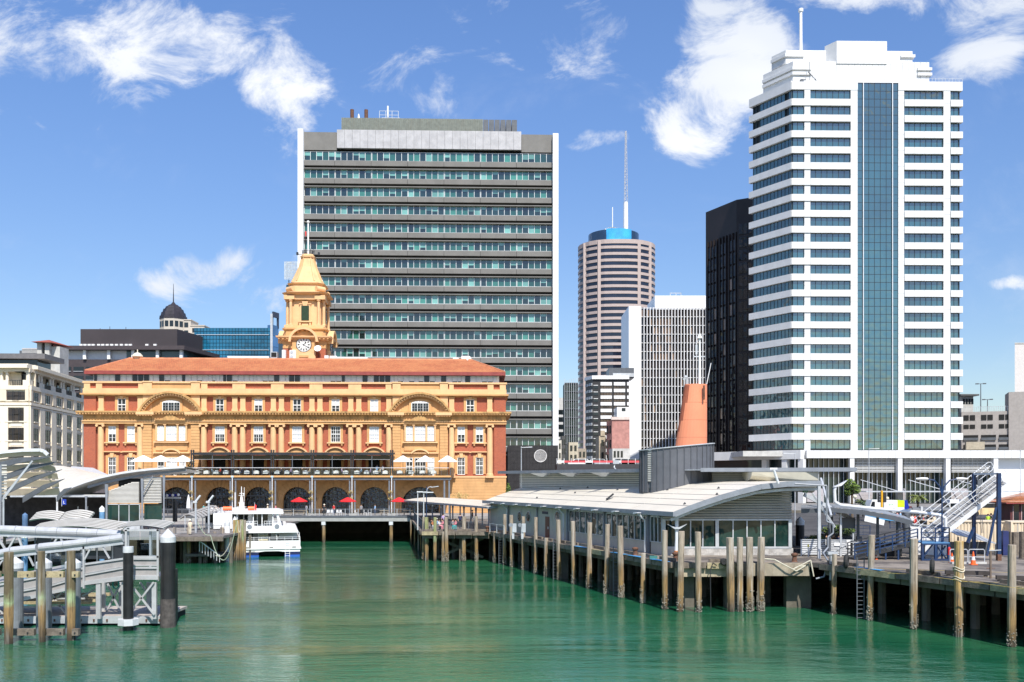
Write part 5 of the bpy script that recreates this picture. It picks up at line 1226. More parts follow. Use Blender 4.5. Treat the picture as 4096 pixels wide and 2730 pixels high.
 for k in range(8):       # spire ribs
  a = []
  for h, z in [(2.68, Z(1118)), (2.28, Z(1100)), (1.48, Z(1055)), (1.08, Z(1017))]:
   p = ring(h, z, .42*h)[k]; a.append(p)
  q = MB()
  for p, w in zip(a, a[1:]): q.bar(p, w, .16, .16)
  q.build('spire_rib', CREAMT, t)
 stack('spire_cap', CREAMT, [(1.05, Z(1018)), (1.25, Z(1015)), (1.3, Z(1009)), (1.05, Z(1007)), (1.0, Z(1001))], .42)
 q = MB(); n = 12
 for k in range(n):
  a = 2*PI*k/n; q.bar((1.0*math.cos(a), 1.0*math.sin(a), Z(1001)), (1.15*math.cos(a), 1.15*math.sin(a), Z(1001)+.95), .06, .06); q.bar((1.1*math.cos(a), 1.1*math.sin(a), Z(1001)+.6), (1.1*math.cos(a+2*PI/n), 1.1*math.sin(a+2*PI/n), Z(1001)+.6), .06, .06)
 q.bar((-1.9, 0, Z(1001)+.1), (1.9, 0, Z(1001)+.1), .08, .08); q.box(-2.1, -1.75, -.2, .2, Z(1001), Z(1001)+.5); q.box(1.75, 2.1, -.2, .2, Z(1001), Z(1001)+.5); q.build('iron_cresting', BLACK, t)
 q = MB(); q.cyl((0, 0, Z(1001)), (0, 0, Z(868)), .17, .13, n=8); q.ball((0, 0, Z(866)), .28); q.build('flagpole', WHITE, t); MB().cyl((-.45, 0, Z(1001)), (-.45, 0, Z(925)), .07).build('stay_rod', BLACK, t)
 MB().prism([(-.55, Z(905)), (-.35, Z(902)), (-.3, Z(921)), (-.5, Z(925))], -.03, .03).build('flag', RED, t)
 # air conditioning units and a dish on the base
 for x0, x1, y0, y1 in ((1133, 1147, 1404, 1440), (1163, 1187, 1405, 1438)):
  a, b_ = U(x0)-c, U(x1)-c; o_ = box('air_unit', WHITE, t, a, b_, -H-1.1, -H-.3, Z(y1), Z(y0))
  if x0 > 1150:
   for z in (Z(1413), Z(1430)): MB().cyl(((a+b_)/2-.15, -H-1.12, z), ((a+b_)/2-.15, -H-1.16, z), .28, n=12).build('fan_grille', STEELL, t)
 q = MB(); x = U(1274)-c; z = Z(1399); q.lathe([(.02, 0), (.3, .04), (.55, .16), (.62, .24), (.6, .26)], n=16); q.v = [tuple(Matrix.Rotation(math.radians(65), 4, 'X') @ Vector(p)+Vector((x, -H-.7, z))) for p in q.v]; q.build('satellite_dish', WHITE, t); MB().bar((x, -H-.6, z-.2), (x, -H-.1, z-1.4), .08, .08).build('dish_bracket', BLACK, t)
 a = U(1300)-c; q = MB(); q.box(a, a+.7, -H-.6, -H+.1, Z(1438), Z(1424)); q.box(a+.9, a+2.1, -H-.4, -H+.3, Z(1438), Z(1425)); q.build('roof_air_unit', WHITE, t)
clock_tower()
# ---- terrace with black verandah ----
def terrace():
 P = FP; V = -5.2
 U = lambda x: P.u(x, V); Z = lambda y: P.z(y, 1180, V)
 t = P.thing('verandah', 'raised restaurant terrace with a black steel verandah along the ferry building front', 'verandah')
 u0, u1 = U(640), U(1803)
 YE = M('ochre_slab_edge', (.60, .34, .13), .7, var=.1)
 box('terrace_slab', YE, t, u0, u1, V, -.5, Z(1910), Z(1903)); f = MB(); f.box(u0, u1, V+.2, V+.5, Z(1921), Z(1911))
 for k in range(24): c = u0+(u1-u0)*k/23; f.box(c-.08, c+.08, V+.5, -.6, Z(1919), Z(1911))
 f.build('floor_beam', STEELD, t); box('slab_underside', STEELD, t, u0+.2, u1-.2, V+.6, -.7, Z(1911), Z(1910)-.02)
 xs = [768, 929.5, 1089, 1248.5, 1408, 1566.5]
 PO = M('post_grey_blue', (.17, .19, .22), .4, var=.1)
 for i, x in enumerate(xs):
  c = U(x)
  for s in (-.42, .42):
   box('lower_post', PO, t, c+s-.11, c+s+.11, V+.3, V+.52, GZ, Z(1921)); box('upper_post', BLACK, t, c+s*.42-.09, c+s*.42+.09, V+.1, V+.3, Z(1903), Z(1800))
  MB().cyl((c, V-.05, GZ), (c, V-.05, Z(1912)), .085, n=8).build('white_pole', ALU, t); box('post_bracket', M('pale_blue_bracket', (.45, .60, .68), .5), t, c-.2, c+.2, V-.15, V+.02, Z(1911), Z(1904))
  q = MB(); q.box(c-.38, c+.38, V+.05, V+.35, Z(1806), Z(1804)); q.build('post_cap', BLACK, t)
 for s in (-.3, .3): c = U(1787); box('lower_post', PO, t, c+s*1.3-.13, c+s*1.3+.13, V+.3, V+.52, GZ, Z(1921))
 a, b = U(764), U(1571)
 box('front_beam', BLACK, t, a, b, V, V+.25, Z(1821), Z(1813)); box('back_beam', BLACK, t, a, b, -1.3, -1.0, Z(1815), Z(1808));
 for i in range(len(xs)-1):
  c0, c1 = U(xs[i]), U(xs[i+1])
  for k in range(5): c = c0+(c1-c0)*k/5; box('rafter', BLACK, t, c-.06, c+.06, V+.2, -1.0, Z(1819), Z(1813))
  box('roof_blind', M('black_roof_blind', (.02, .02, .022), .6), t, c0+.05, c1-.05, V+.25, -.45, Z(1813), Z(1811)); box('smoked_valance', clear_glass('smoked_plastic', (.22, .2, .2), .04), t, c0+.12, c1-.12, V+.14, V+.16, Z(1838), Z(1822))
  cm_ = (c0+c1)/2; box('mid_post', STEELD, t, cm_-.06, cm_+.06, V+.1, V+.22, Z(1903), Z(1821)); box('light_rail', STEELL, t, c0+.3, c1-.3, V+.12, V+.18, Z(1839), Z(1838))
  MB().bar((c0+.2, V+.2, Z(1838)), (c0+1.2, V+.2, Z(1822)), .05, .05).build('knee_brace', BLACK, t)
 # balustrade: rail, balusters, glass
 uL, uR = U(655), U(1795)
 box('hand_rail', ALU, t, uL, uR, V+.02, V+.1, Z(1873), Z(1871));
 n = int((uR-uL)/1.2); gl = clear_glass('balustrade_glass', (.85, .88, .88), .03)
 for k in range(n): a = uL+(uR-uL)*k/n; box('glass_panel', gl, t, a+.04, a+(uR-uL)/n-.04, V+.05, V+.065, Z(1901), Z(1875)); box('baluster', STEELD, t, a-.02, a+.02, V+.03, V+.09, Z(1903), Z(1872))
 q = MB(); uF = u1-.1; q.bar((uF, V+.1, Z(1872)), (uF, -.8, Z(1872)), .05, .05);
 for k in range(10): y = V+.1+(4.3)*k/9; q.box(uF-.02, uF+.02, y-.02, y+.02, Z(1903), Z(1872))
 q.build('side_railing', STEELD, t)
 for x in (768, 929, 1089, 1248, 1408, 1566):
  for j, zz in enumerate((1969, 1995)):
   hb = P.thing('hanging_basket', '%s flower basket on the %s white verandah pole from the left' % ('upper' if j == 0 else 'lower', ORD[[768, 929, 1089, 1248, 1408, 1566].index(x)]), 'flower basket', group='hanging flower baskets on the verandah poles')
   hb.location = FP.o.x+FP.t.x*U(x)-(-FP.t.y)*0, FP.o.y+FP.t.y*U(x)+V-.15, Z(zz)
   leaf_blob('foliage', hb, .42, .3, 60, M('straw_leaf', (.36, .27, .09), .7, var=.5, scale=8), .13); MB().lathe([(.05, -.3), (.2, -.25), (.3, -.05)], n=8).build('basket', BARK, hb)
 return Z(1903)
def leaf_blob(name, par, r, rz, n, m, s, c=(0, 0, 0), seed=1, kind=None, mats=None, shell=.5):
 rr = random.Random(seed); b = MB()
 for i in range(n):
  while True:
   p = Vector((rr.uniform(-1, 1), rr.uniform(-1, 1), rr.uniform(-1, 1)))
   if shell < p.length < 1: break
  p = Vector((p.x*r, p.y*r, p.z*rz))+Vector(c); d = Vector((rr.gauss(0, 1), rr.gauss(0, 1), rr.gauss(0, 1))).normalized(); e = d.orthogonal().normalized()
  if mats: b.m = rr.randrange(len(mats))
  k = s*rr.uniform(.6, 1.3); b.face([p-d*k, p+e*k*.5, p+d*k, p-e*k*.5])
 return b.build(name, mats or m, par, kind=kind)
TERZ = terrace()
def fp_world(u, v, z=0): return Vector((FP.o.x+FP.t.x*u-FP.t.y*v, FP.o.y+FP.t.y*u+FP.t.x*v, z))
def ferry_wharf():
 P = Plane(480, 145, .0); t = P.thing('quay_platform', 'concrete platform on piers in front of the ferry building arches', 'wharf')
 a, b = P.u(480)-60, P.u(1643); top = GZ
 box('deck', PAVE, t, a, P.u(2300), 0.4, 27, top-.45, top-.004); box('edge_beam', M('edge_concrete', (.36, .36, .34), .7, var=.08, dirt=.2), t, a, b, -.1, .5, P.z(2086, 1300), P.z(2072, 1300)); box('kerb_strip', STEELD, t, a, b, -.15, .6, P.z(2071, 1300), top+.06)
 n = 20; q = MB()
 for i, x in enumerate((1294, 1564)):
  c = P.u(x); p = thing('pier_column', 'round concrete pier column with a pale collar under the quay, %s one' % ('left' if i == 0 else 'right'), 'pier', (P.o.x+c, 145.2, 0), group='pier columns under the quay platform')
  MB().cyl((0, 0, -2), (0, 0, P.z(2093, x)), .26, n=12).build('shaft', PILE, p); MB().box(-.3, .3, -.3, .3, P.z(2101, x), P.z(2087, x)).build('collar', ALU, p)
 for i in range(16):
  q.cyl((a+60+i*6.5, 152, -2), (a+60+i*6.5, 152, top-.4), .3, n=8); q.cyl((a+60+i*6.5, 160, -2), (a+60+i*6.5, 160, top-.4), .3, n=8)
 q.build('rear_pile_rows', CONC, t, kind='stuff')
 # railing
 r = P.thing('railing', 'grey metal railing along the front of the ferry building quay', 'railing'); u0, u1 = P.u(500), P.u(1640); z0 = GZ+.06; zr = GZ+1.1; bt = MB()
 box('top_rail', STEEL, r, u0, u1, -.03, .03, zr-.05, zr); box('bottom_rail', STEEL, r, u0, u1, -.02, .02, z0+.08, z0+.12)
 n = 22
 for i in range(n+1): c = u0+(u1-u0)*i/n; box('post', STEELL, r, c-.04, c+.04, -.04, .04, z0, zr+.02)
 m = int((u1-u0)/.13)
 for i in range(m): c = u0+(u1-u0)*i/m; bt.box(c-.01, c+.01, -.01, .01, z0+.1, zr-.04)
 bt.build('balusters', STEELD, r, kind='stuff')
ferry_wharf()
# ---- parasols ----
def make_parasol(name, r, h, col, drop, cat, sq=4):
 t = thing(name, '', cat); b = MB(); n = sq; rr = r
 top = (0, 0, h+drop)
 pts = [(rr*math.cos(PI/4+2*PI*k/n), rr*math.sin(PI/4+2*PI*k/n), h) for k in range(n)]; hub = [(.16*math.cos(PI/4+2*PI*k/n), .16*math.sin(PI/4+2*PI*k/n), h+drop*.97) for k in range(n)]
 mid = [((p[0]+q[0])/2*.98, (p[1]+q[1])/2*.98, h+.0) for p, q in zip(pts, pts[1:]+pts[:1])]
 for k in range(n): b.face([pts[k], mid[k], hub[k]]); b.face([mid[k], pts[(k+1) % n], hub[(k+1) % n]]); b.face([mid[k], hub[(k+1) % n], hub[k]])
 for k in range(n): q = pts[k]; w = pts[(k+1) % n]; b.face([q, w, (w[0], w[1], h-.12), (q[0], q[1], h-.12)])
 b.face(hub); b.build('canopy', col, t)
 MB().cyl((0, 0, 0), (0, 0, h+drop+.1), .035, n=8).build('pole', STEELD, t); MB().box(-.35, .35, -.35, .35, 0, .08).build('base', STEELD, t)
 q = MB()
 for p in pts: q.bar((0, 0, h+drop*.3), (p[0]*.7, p[1]*.7, h+drop*.25), .03, .03)
 q.build('ribs', STEELL, t); return t
pw = make_parasol('parasol', 2.15, 2.35, M('white_canvas', (.82, .82, .80), .8, var=.03), .95, 'parasol')
pw['group'] = 'white parasols on the terrace'
PW = [(574, 'leftmost white parasol on the left terrace end'), (644, 'middle white parasol on the left terrace end'), (732, 'white parasol beside the left end of the black verandah'),
      (1612, 'white parasol beside the right end of the black verandah'), (1701, 'middle white parasol on the right terrace end'), (1790, 'rightmost white parasol on the right terrace end')]
for i, (x, lab) in enumerate(PW):
 p = fp_world(FP.u(x, -3.2), -3.2, TERZ)
 if i == 0: pw.location = p; pw['label'] = lab
 else: dup(pw, p, .02*i, lab)
pr = make_parasol('parasol', 1.35, 2.25, M('red_canvas', (.65, .015, .02), .8, var=.1), .6, 'parasol', 8); pr['group'] = 'red parasols on the quay'
for i, (x, lab) in enumerate(((1196, 'red parasol below the fourth arch'), (1391, 'red parasol below the fifth arch'), (1597, 'red parasol next to the wooden pier canopy'))):
 p = Vector((XX(x, 147.5), 147.5, GZ))
 if i == 0: pr.location = p; pr['label'] = lab
 else: dup(pr, p, None, lab)
# ================= right-hand wharf, ferry terminal, piles =================
DZ = 3.6
def deck():
 t = thing('timber_wharf', 'weathered timber and concrete wharf running along the right side of the basin', 'wharf', (12, 71, 0))
 O = Vector((12, 71))
 pl = [(-10.9, 112.3), (-2.6, 112.0), (12.3, 70.9), (22.2, 70.6), (22.9, 69.6), (34.5, 45.5), (130, 45.5), (130, 172), (-15.7, 172), (-15.7, 146)]
 lp = lambda p: (p[0]-O.x, p[1]-O.y)
 dk = noisecut_mat('worn_deck_surface', (.10, .085, .075), (.30, .255, .21), .35, .40, .62, stretch=(1, 1, 1))
 MB().prism([lp(p) for p in pl][::1], DZ-.32, DZ, 'z').build('deck', dk, t)
 MB().prism([(8, 10), (60, 3), (118, 8), (118, 101), (-14, 101), (-6, 50)], DZ+.003, DZ+.012, 'z').build('asphalt_apron', M('dark_asphalt', (.055, .052, .052), .9, var=.35, scale=.25), t)
 # edge timbers, walings, kerbs along each run
 def run(p, q, n, zoff=0, ins=0.0, m=TIM, col=None, concrete=False):
  p = Vector(p); q = Vector(q); d = (q-p); L_ = d.length; d.normalize(); nrm = Vector((d.y, -d.x))
  if nrm.y > 0 and abs(nrm.y) > .5: nrm = -nrm
  for i in range(n):
   a = p+d*(L_*i/n+.05); b = p+d*(L_*(i+1)/n-.05); j = R.uniform(-.03, .03)
   mm = TIMY if R.random() < .15 else m
   MB().bar((a.x-O.x, a.y-O.y, DZ-.25+j), (b.x-O.x, b.y-O.y, DZ-.25+j), .28, .42).build('fender_beam', mm, t)
   if R.random() < .75:
    e = (a+b)/2; w = L_/n*R.uniform(.35, .48); s = -nrm*.45
    MB().bar((e.x-d.x*w-s.x*0-O.x+s.x, e.y-d.y*w-O.y+s.y, DZ+.13), (e.x+d.x*w-O.x+s.x, e.y+d.y*w-O.y+s.y, DZ+.13), .24, .22).build('kerb_timber', m, t)
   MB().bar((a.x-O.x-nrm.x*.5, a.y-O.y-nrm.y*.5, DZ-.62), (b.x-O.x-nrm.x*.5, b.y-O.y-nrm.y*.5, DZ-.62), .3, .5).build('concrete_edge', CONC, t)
 run((-2.4, 111.6), (12.1, 70.7), 14); run((-10.8, 112.0), (-2.7, 111.8), 4); run((-15.5, 146), (-10.9, 112.6), 6)
 run((12.2, 70.6), (17.0, 70.4), 2); run((22.9, 69.8), (33.5, 47.0), 7)
 MB().box(17.0-O.x, 22.3-O.x, 70.35-O.y, 71-O.y, DZ-1.0, DZ-.05).build('concrete_beam', M('tan_concrete', (.33, .28, .21), .85, var=.2, dirt=.6, dirtcol=(.12, .09, .06), dscale=1), t)
 MB().box(12.3-O.x, 17-O.x, 70.7-O.y, 71-O.y, DZ-1.1, DZ-.33).build('concrete_beam', M('rust_streaked_concrete', (.40, .34, .24), .85, var=.25, dirt=.8, dirtcol=(.13, .07, .03), dscale=1.2), t)
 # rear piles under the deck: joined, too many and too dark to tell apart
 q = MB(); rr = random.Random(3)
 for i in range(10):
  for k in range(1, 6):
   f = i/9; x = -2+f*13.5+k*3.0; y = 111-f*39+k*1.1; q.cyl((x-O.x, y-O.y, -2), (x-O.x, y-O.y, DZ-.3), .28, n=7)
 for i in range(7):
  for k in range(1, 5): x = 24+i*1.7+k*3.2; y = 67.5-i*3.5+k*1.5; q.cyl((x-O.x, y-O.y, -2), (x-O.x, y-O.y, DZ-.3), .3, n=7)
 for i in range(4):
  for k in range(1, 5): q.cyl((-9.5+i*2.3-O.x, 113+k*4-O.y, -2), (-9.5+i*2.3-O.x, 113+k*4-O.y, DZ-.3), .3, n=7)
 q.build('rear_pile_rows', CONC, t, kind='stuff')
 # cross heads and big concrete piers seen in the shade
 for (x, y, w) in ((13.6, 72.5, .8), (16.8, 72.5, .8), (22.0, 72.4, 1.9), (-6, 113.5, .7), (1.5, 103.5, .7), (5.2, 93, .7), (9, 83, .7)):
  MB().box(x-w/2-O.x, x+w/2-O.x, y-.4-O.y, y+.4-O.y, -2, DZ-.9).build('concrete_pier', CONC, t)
 q = MB()
 for a, b in (((-9, 114.5), (-3.5, 114.5)),):
  q.bar((a[0]-O.x, a[1]-O.y, .3), (b[0]-O.x, b[1]-O.y, DZ-1), .25, .3); q.bar((a[0]-O.x, a[1]-O.y, DZ-1), (b[0]-O.x, b[1]-O.y, .3), .25, .3)
 q.build('cross_brace', CONC, t)
 pt = M('blue_edge_paint', (.06, .28, .55), .6)
 for (x, y) in ((6.3, 86.6), (10.0, 76.2), (11.3, 72.4), (8.9, 79.2), (24.9, 65.7)):
  MB().box(-.22, .22, -1.3, 1.3, DZ, DZ+.02).build('blue_paint_patch', pt, t, loc=(x-O.x+.1, y-O.y, -.012)).rotation_euler = (0, 0, .34)
 yl = M('worn_yellow_paint', (.45, .32, .07), .8, var=.3, scale=4); yq = MB()
 for (a, b) in (((25, 62.5), (40, 56)), ((24.4, 66), (40, 60.5)), ((27, 60), (31, 48)), ((27.5, 57.5), (36, 54))):
  yq.bar((a[0]-O.x, a[1]-O.y, DZ+.004), (b[0]-O.x, b[1]-O.y, DZ+.004), .1, .006)
 yq.build('painted_line', yl, t)
deck()
def make_pile(x, wpx, yb, yt, label, m=PILE, barn=True, lean=0.0, name='timber_pile', pc=None):
 d = DW(yb); X_ = XX(x, d); zt = ZZ(yt, d) if yt else DZ-.1; r = wpx*d/FPX/2
 rr = random.Random(int(x*7+yb)); n = 12; rings = []
 jit = [1+rr.uniform(-.10, .10) for _ in range(n)]; lx, ly = rr.uniform(-.02, .02)+lean, rr.uniform(-.02, .02)
 zs = [-2.2, .2, .8, 1.6, 2.6, 3.6, zt-.25 if zt > 4.2 else zt-.12, zt-.02, zt]
 zs = sorted(zs)
 for i, z in enumerate(zs):
  s = r*(1.0+.03*math.sin(z*1.7+x)+rr.uniform(-.02, .02))*(.93 if z < 1.2 else 1.0)
  if z == zt: s *= .93
  rings.append([(s*jit[k]*math.cos(2*PI*k/n)+lx*z, s*jit[k]*math.sin(2*PI*k/n)+ly*z, z) for k in range(n)])
 t = link(name, None, None, (X_, d, 0)); t.empty_display_size = .2; tag(t, label, 'pile', pc or 'timber piles standing in the water along the wharf')
 MB().loft(rings).build('shaft', m, t)
 if barn:
  q = MB()
  for i in range(rr.choice([80, 160, 240]) if barn is True else barn):
   a = rr.uniform(0, 2*PI); z = abs(rr.gauss(0, .55))+.02
   if z > 1.9: continue
   c = Vector((r*1.0*math.cos(a), r*1.0*math.sin(a), z)); s = rr.uniform(.025, .06)
   q.cyl(c, c+Vector((math.cos(a)*s, math.sin(a)*s, rr.uniform(-.03, .03))), s, s*.5, n=5)
  q.build('barnacles', BARN, t, kind='stuff')
 return t
def zoomA(x): return 1600+x/2.24
A_ = [(846, 1012, None, 24), (938, 1033, 578, 32), (1003, 1052, 585, 33), (1105, 1078, 598, 33), (1216, 1110, 605, 32), (1308, 1138, 792, 34), (1428, 1168, 628, 38), (1558, 1205, 640, 42), (1693, 1243, 652, 48), (1845, 1290, 668, 44), (1982, 1325, 682, 50), (2175, 1375, 925, 44)]
for i, (x, b, tp, w) in enumerate(A_):
 make_pile(1600+x/2.24, w/2.24, 1800+b/2.24, (1800+tp/2.24) if tp else 2126, '%s timber pile %s, counting along the terminal side from the far end' % (('short' if tp is None or tp in (792, 925) else 'tall grey'), ORD[i]))
B_ = [(583, 1430, 722, 50, 'leftmost of the three spaced tall piles at the near corner of the glazed terminal'), (718, 1450, 730, 58, 'middle of the three spaced tall piles at the near corner of the glazed terminal'), (885, 1455, 735, 54, 'moss topped pile in front of the terminal front windows, right of two others'),
      (1175, 1450, 787, 64, 'first from left of four close set piles before the terminal front'), (1253, 1450, 785, 58, 'second from left of four close set piles before the terminal front'), (1343, 1450, 783, 64, 'third from left of four close set piles before the terminal front'), (1440, 1447, 783, 64, 'fourth from left of four close set piles before the terminal front, barnacle crusted')]
for i, (x, b, tp, w, lab) in enumerate(B_): make_pile(2400+x/2.24, w/2.24, 1800+b/2.24, 1800+tp/2.24, lab, barn=(40, 60, 60, 0, 30, 160, 220)[i])
fb = thing('fender_beam', 'bolted grey fender beam joining the four close set piles', 'beam', (XX(2975, 70.7), 70.9, DZ-.5))
for i in range(4): MB().box(-1.75+i*.85, -1.75+i*.85+.78, -.14, .14, -.22, .22).build('beam_length', TIM, fb)
C_ = [(430, 1305, 862, 40, 'short pile left of the steel ladder on the right wharf', PILE), (700, 1350, 720, 45, 'tall pile right of the steel ladder on the right wharf', PILE), (1020, 1415, 748, 58, 'tall pale pile in front of the blue platform', PILE), (1355, 1470, 765, 66, 'thick ochre pile bound with rope near the traffic cones', PILEO), (1745, 1545, 792, 58, 'grey pile nearest the right edge of the photo', PILE)]
for i, (x, b, tp, w, lab, m) in enumerate(C_): make_pile(3100+x/1.844, w/1.844, 1750+b/1.844, 1750+tp/1.844, lab, m, barn=(20, 150, 40, 25, 60)[i])
q = MB(); dd = DW(2547); xx = XX(3100+1355/1.844, dd)
for k, z in enumerate((4.3, 4.15, 3.7, 3.55)):
 pts = [(.33*math.cos(2*PI*j/14), .33*math.sin(2*PI*j/14), z+.08*math.sin(j)) for j in range(15)]; q.tube([Vector(p)+Vector((xx, dd, 0)) for p in pts], .035, 5)
ROPE = M('pale_rope', (.52, .48, .38), .9, var=.2)
tag(q.build('rope', ROPE), 'pale rope wound around the thick ochre pile', 'rope')
D_ = [(208, 990, 600, 22, PILE, 'grey pile at the left corner of the people filled pier'), (238, 995, 605, 32, PILEG, 'green treated pile, left one of two beside the pier corner'), (313, 1000, 605, 30, PILEG, 'green treated pile, right one of two beside the pier corner'), (385, 1003, 780, 22, PILE, 'short barnacled pile between the green piles and the capped one'), (418, 1003, 602, 34, PILE, 'grey pile capped with a board in front of the seated people'), (570, 998, 598, 34, PILE, 'grey pile before the middle of the pier railing'), (685, 1000, 597, 30, PILE, 'grey pile near the meeting of pier and terminal wharf')]
for i, (x, b, tp, w, m, lab) in enumerate(D_): make_pile(1600+x/2.24, w/2.24, 1800+b/2.24, 1800+tp/2.24, lab, m, barn=(30, 0, 0, 150, 170, 170, 170)[i])
for i, (x, b, tp, w) in enumerate(((100, 855, 628, 13), (130, 880, 655, 12), (163, 910, 752, 12), (184, 930, 760, 10))): make_pile(1600+x/2.24, w/2.24, 1800+b/2.24, 1800+tp/2.24, 'slim pile %s from the quay on the left flank of the pier' % ORD[i], barn=0)
# ---------------- terminal ----------------
S = Plane(2650, 77.05, math.atan2(-31.45, 12.52)); FR_ = Plane(2650, 77.05, 0.0)
EAV0 = Vector((12.67, 75.3)); KS = .409
PROF = [(0, 7.2), (1.3, 7.72), (2.6, 8.18), (3.8, 8.58), (5.3, 9.0), (6.9, 9.4), (9.0, 9.62), (11.7, 9.68)]
def roofz(s):
 for (a, za), (b, zb) in zip(PROF, PROF[1:]):
  if s <= b: return za+(zb-za)*(s-a)/(b-a)
 return PROF[-1][1]
def terminal():
 t = S.thing('ferry_terminal', 'low ferry terminal with curved cream metal roof, louvred gable and green tinted windows', 'building')
 inv = (Matrix.Translation((S.o.x, S.o.y, 0)) @ Matrix.Rotation(S.th, 4, 'Z')).inverted()
 wr = link('roof', None, t); wr.matrix_local = inv            # children of this part are given in world axes
 # side wall
 B = lambda nm, m, a, b, o0, o1, z0, z1: box(nm, m, t, a, b, o0, o1, z0, z1)
 us = lambda x: S.u(x); ul = us(1962); ze = 7.1
 WC = M('white_precast_wall', (.47, .43, .365), .6, var=.05, dirt=.25, dirtcol=(.3, .28, .25)); GRC = M('speckled_concrete_plinth', (.42, .40, .37), .85, var=.25, scale=2.5, dirt=.4, dirtcol=(.22, .17, .13), dscale=1.2)
 GT = glass('green_tinted_terminal_glass', (.010, .030, .026), ior=1.55, wav=.04, ws=.3, var=.5, vscale=.5)
 FRM = M('silver_window_frame', (.50, .52, .53), .4, metal=.2)
 n = 5; xs = [2037, 2085, 2150, 2210, 2272]
 for a, b in zip(xs, xs[1:]): B('wall_panel', WC, us(a)+.02, us(b)-.02, 0, .3, DZ, ze-.1)
 nl = 20
 for k in range(nl): z = DZ+.5+(ze-DZ-.6)*k/nl; MB().prism([(-.05, z), (.06, z), (.06, z+.15), (-.12, z+.13)], ul, us(2036), 'x').build('louvre_slat', LOUV, t)
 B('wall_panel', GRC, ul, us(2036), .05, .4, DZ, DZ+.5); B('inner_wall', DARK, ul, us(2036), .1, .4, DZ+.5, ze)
 for x in (2036, 2151, 2272, 2419, 2594): B('wall_post', STEEL, us(x)-.09, us(x)+.09, -.16, .1, DZ, ze)
 for x in (2080, 2115, 2231):
  c, z = S.uv(x, 2068); po = MB().cyl((c, -.08, z), (c, .02, z), .62, n=24).build('porthole', STEELL, t); MB().cyl((c, -.1, z), (c, .0, z), .5, n=24).build('glass', GT, po); MB().cyl((c, -.09, z), (c, -.02, z), .54, n=24).build('rim', BLACK, po)
 c = us(2190); dr = B('door', M('brown_door', (.15, .05, .035), .5), c-.5, c+.5, -.05, .05, DZ+.05, DZ+2.3); dl = MB().box(c+.28, c+.36, -.12, -.05, DZ+1.0, DZ+1.25).build('door_handle', WHITE, t)
 c = us(2181); B('sign_plate', M('navy_plate', (.02, .03, .06), .5), c-.7, c+.7, -.07, 0, ze-.95, ze-.68)
 def glaze(x0, x1, npan):
  a, b = us(x0), us(x1); z0, z1 = DZ+1.0, ze-.35
  B('sill_wall', WC, a, b, .0, .3, DZ, z0);
  for i in range(npan): box('window_pane', GT, t, a+(b-a)*i/npan+.04, a+(b-a)*(i+1)/npan-.04, .02, .06, z0+.06, z1-.05)
  f = MB()
  for i in range(npan+1): c = a+(b-a)*i/npan; f.box(c-.04, c+.04, -.06, .1, z0, z1)
  f.box(a, b, -.06, .1, z0, z0+.07); f.box(a, b, -.06, .1, z1-.07, z1); f.build('window_frame', FRM, t); B('head_panel', STEELL, a, b, 0, .3, z1, ze)
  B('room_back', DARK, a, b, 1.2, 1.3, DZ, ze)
 glaze(2277, 2414, 6); glaze(2426, 2588, 7); glaze(2603, 2648, 3)
 for x in (2036, 2263, 2590):
  c = us(x); q = MB(); q.tube([(c, -.9, ze-.1), (c, -.55, ze-.5), (c+.1, -.3, ze-.7), (c+.1, -.3, DZ+.1)], .09, 8); q.build('downpipe', STEELL, t)
 # wedge floodlights beneath the eave
 for x, y in ((1971, 2018), (2013, 2020), (2063, 2023), (2115, 2027), (2174, 2029), (2235, 2035), (2308, 2037), (2380, 2043), (2463, 2048), (2550, 2056)):
  c = S.u(x, -.9); q = MB().prism([(c-.35, ze-.22), (c+.35, ze-.1), (c+.35, ze-.05), (c-.3, ze-.05)], -1.15, -.75); q.build('flood_light', ALU, t)
 # front wall in world axes, children of 'roof' frame share its axes
 fw = link('front_wall', None, t); fw.matrix_local = inv @ Matrix.Translation((FR_.o.x, FR_.o.y, 0))
 F = lambda nm, m, a, b, o0, o1, z0, z1: box(nm, m, fw, a, b, o0, o1, z0, z1)
 fu = lambda x: FR_.u(x); zb, zt = FR_.z(2191, 2800), FR_.z(2079, 2800)
 F('plinth', GRC, 0, fu(3172), -.05, .4, DZ-.02, zb-.05)
 for grp, npan in (((2664, 2860), 4), ((2876, 3155), 5)):
  a, b = fu(grp[0]), fu(grp[1])
  for i in range(npan): box('window_pane', GT, fw, a+(b-a)*i/npan+.05, a+(b-a)*(i+1)/npan-.05, .06, .1, zb+.1, zt-.08)
  f = MB()
  for i in range(1, npan): c = a+(b-a)*i/npan; f.box(c-.045, c+.045, -.05, .14, zb, zt)
  f.build('mullion', FRM, fw)
 f = MB(); e = fu(3166); f.box(0, e, -.08, .2, zb-.08, zb+.08); f.box(0, e, -.08, .2, zt-.08, zt+.06)
 for x in (2655, 2868, 3160): c = fu(x); f.box(c-.14, c+.14, -.09, .2, zb, zt)
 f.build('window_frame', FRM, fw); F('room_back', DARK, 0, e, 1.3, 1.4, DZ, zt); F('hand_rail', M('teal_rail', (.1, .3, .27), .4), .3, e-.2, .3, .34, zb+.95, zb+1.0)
 # slats of the gable, cut to the arc
 pitch = .212; z = zt+.08; k = 0
 while z < roofz(10)-.1:
  x0 = 0
  for s in [i*.1 for i in range(112)]:
   if roofz(s)-.30 > z+pitch: x0 = max(0.0, 12.67-.409*1.75+s-FR_.o.x); break
  else: break
  if x0 < e-.2: MB().prism([(.02, z), (.14, z), (.14, z+pitch-.01), (-.10, z+pitch*.75), (-.13, z+pitch*.55)], x0, e, 'x').build('louvre_slat', LOUV, fw)
  z += pitch; k += 1
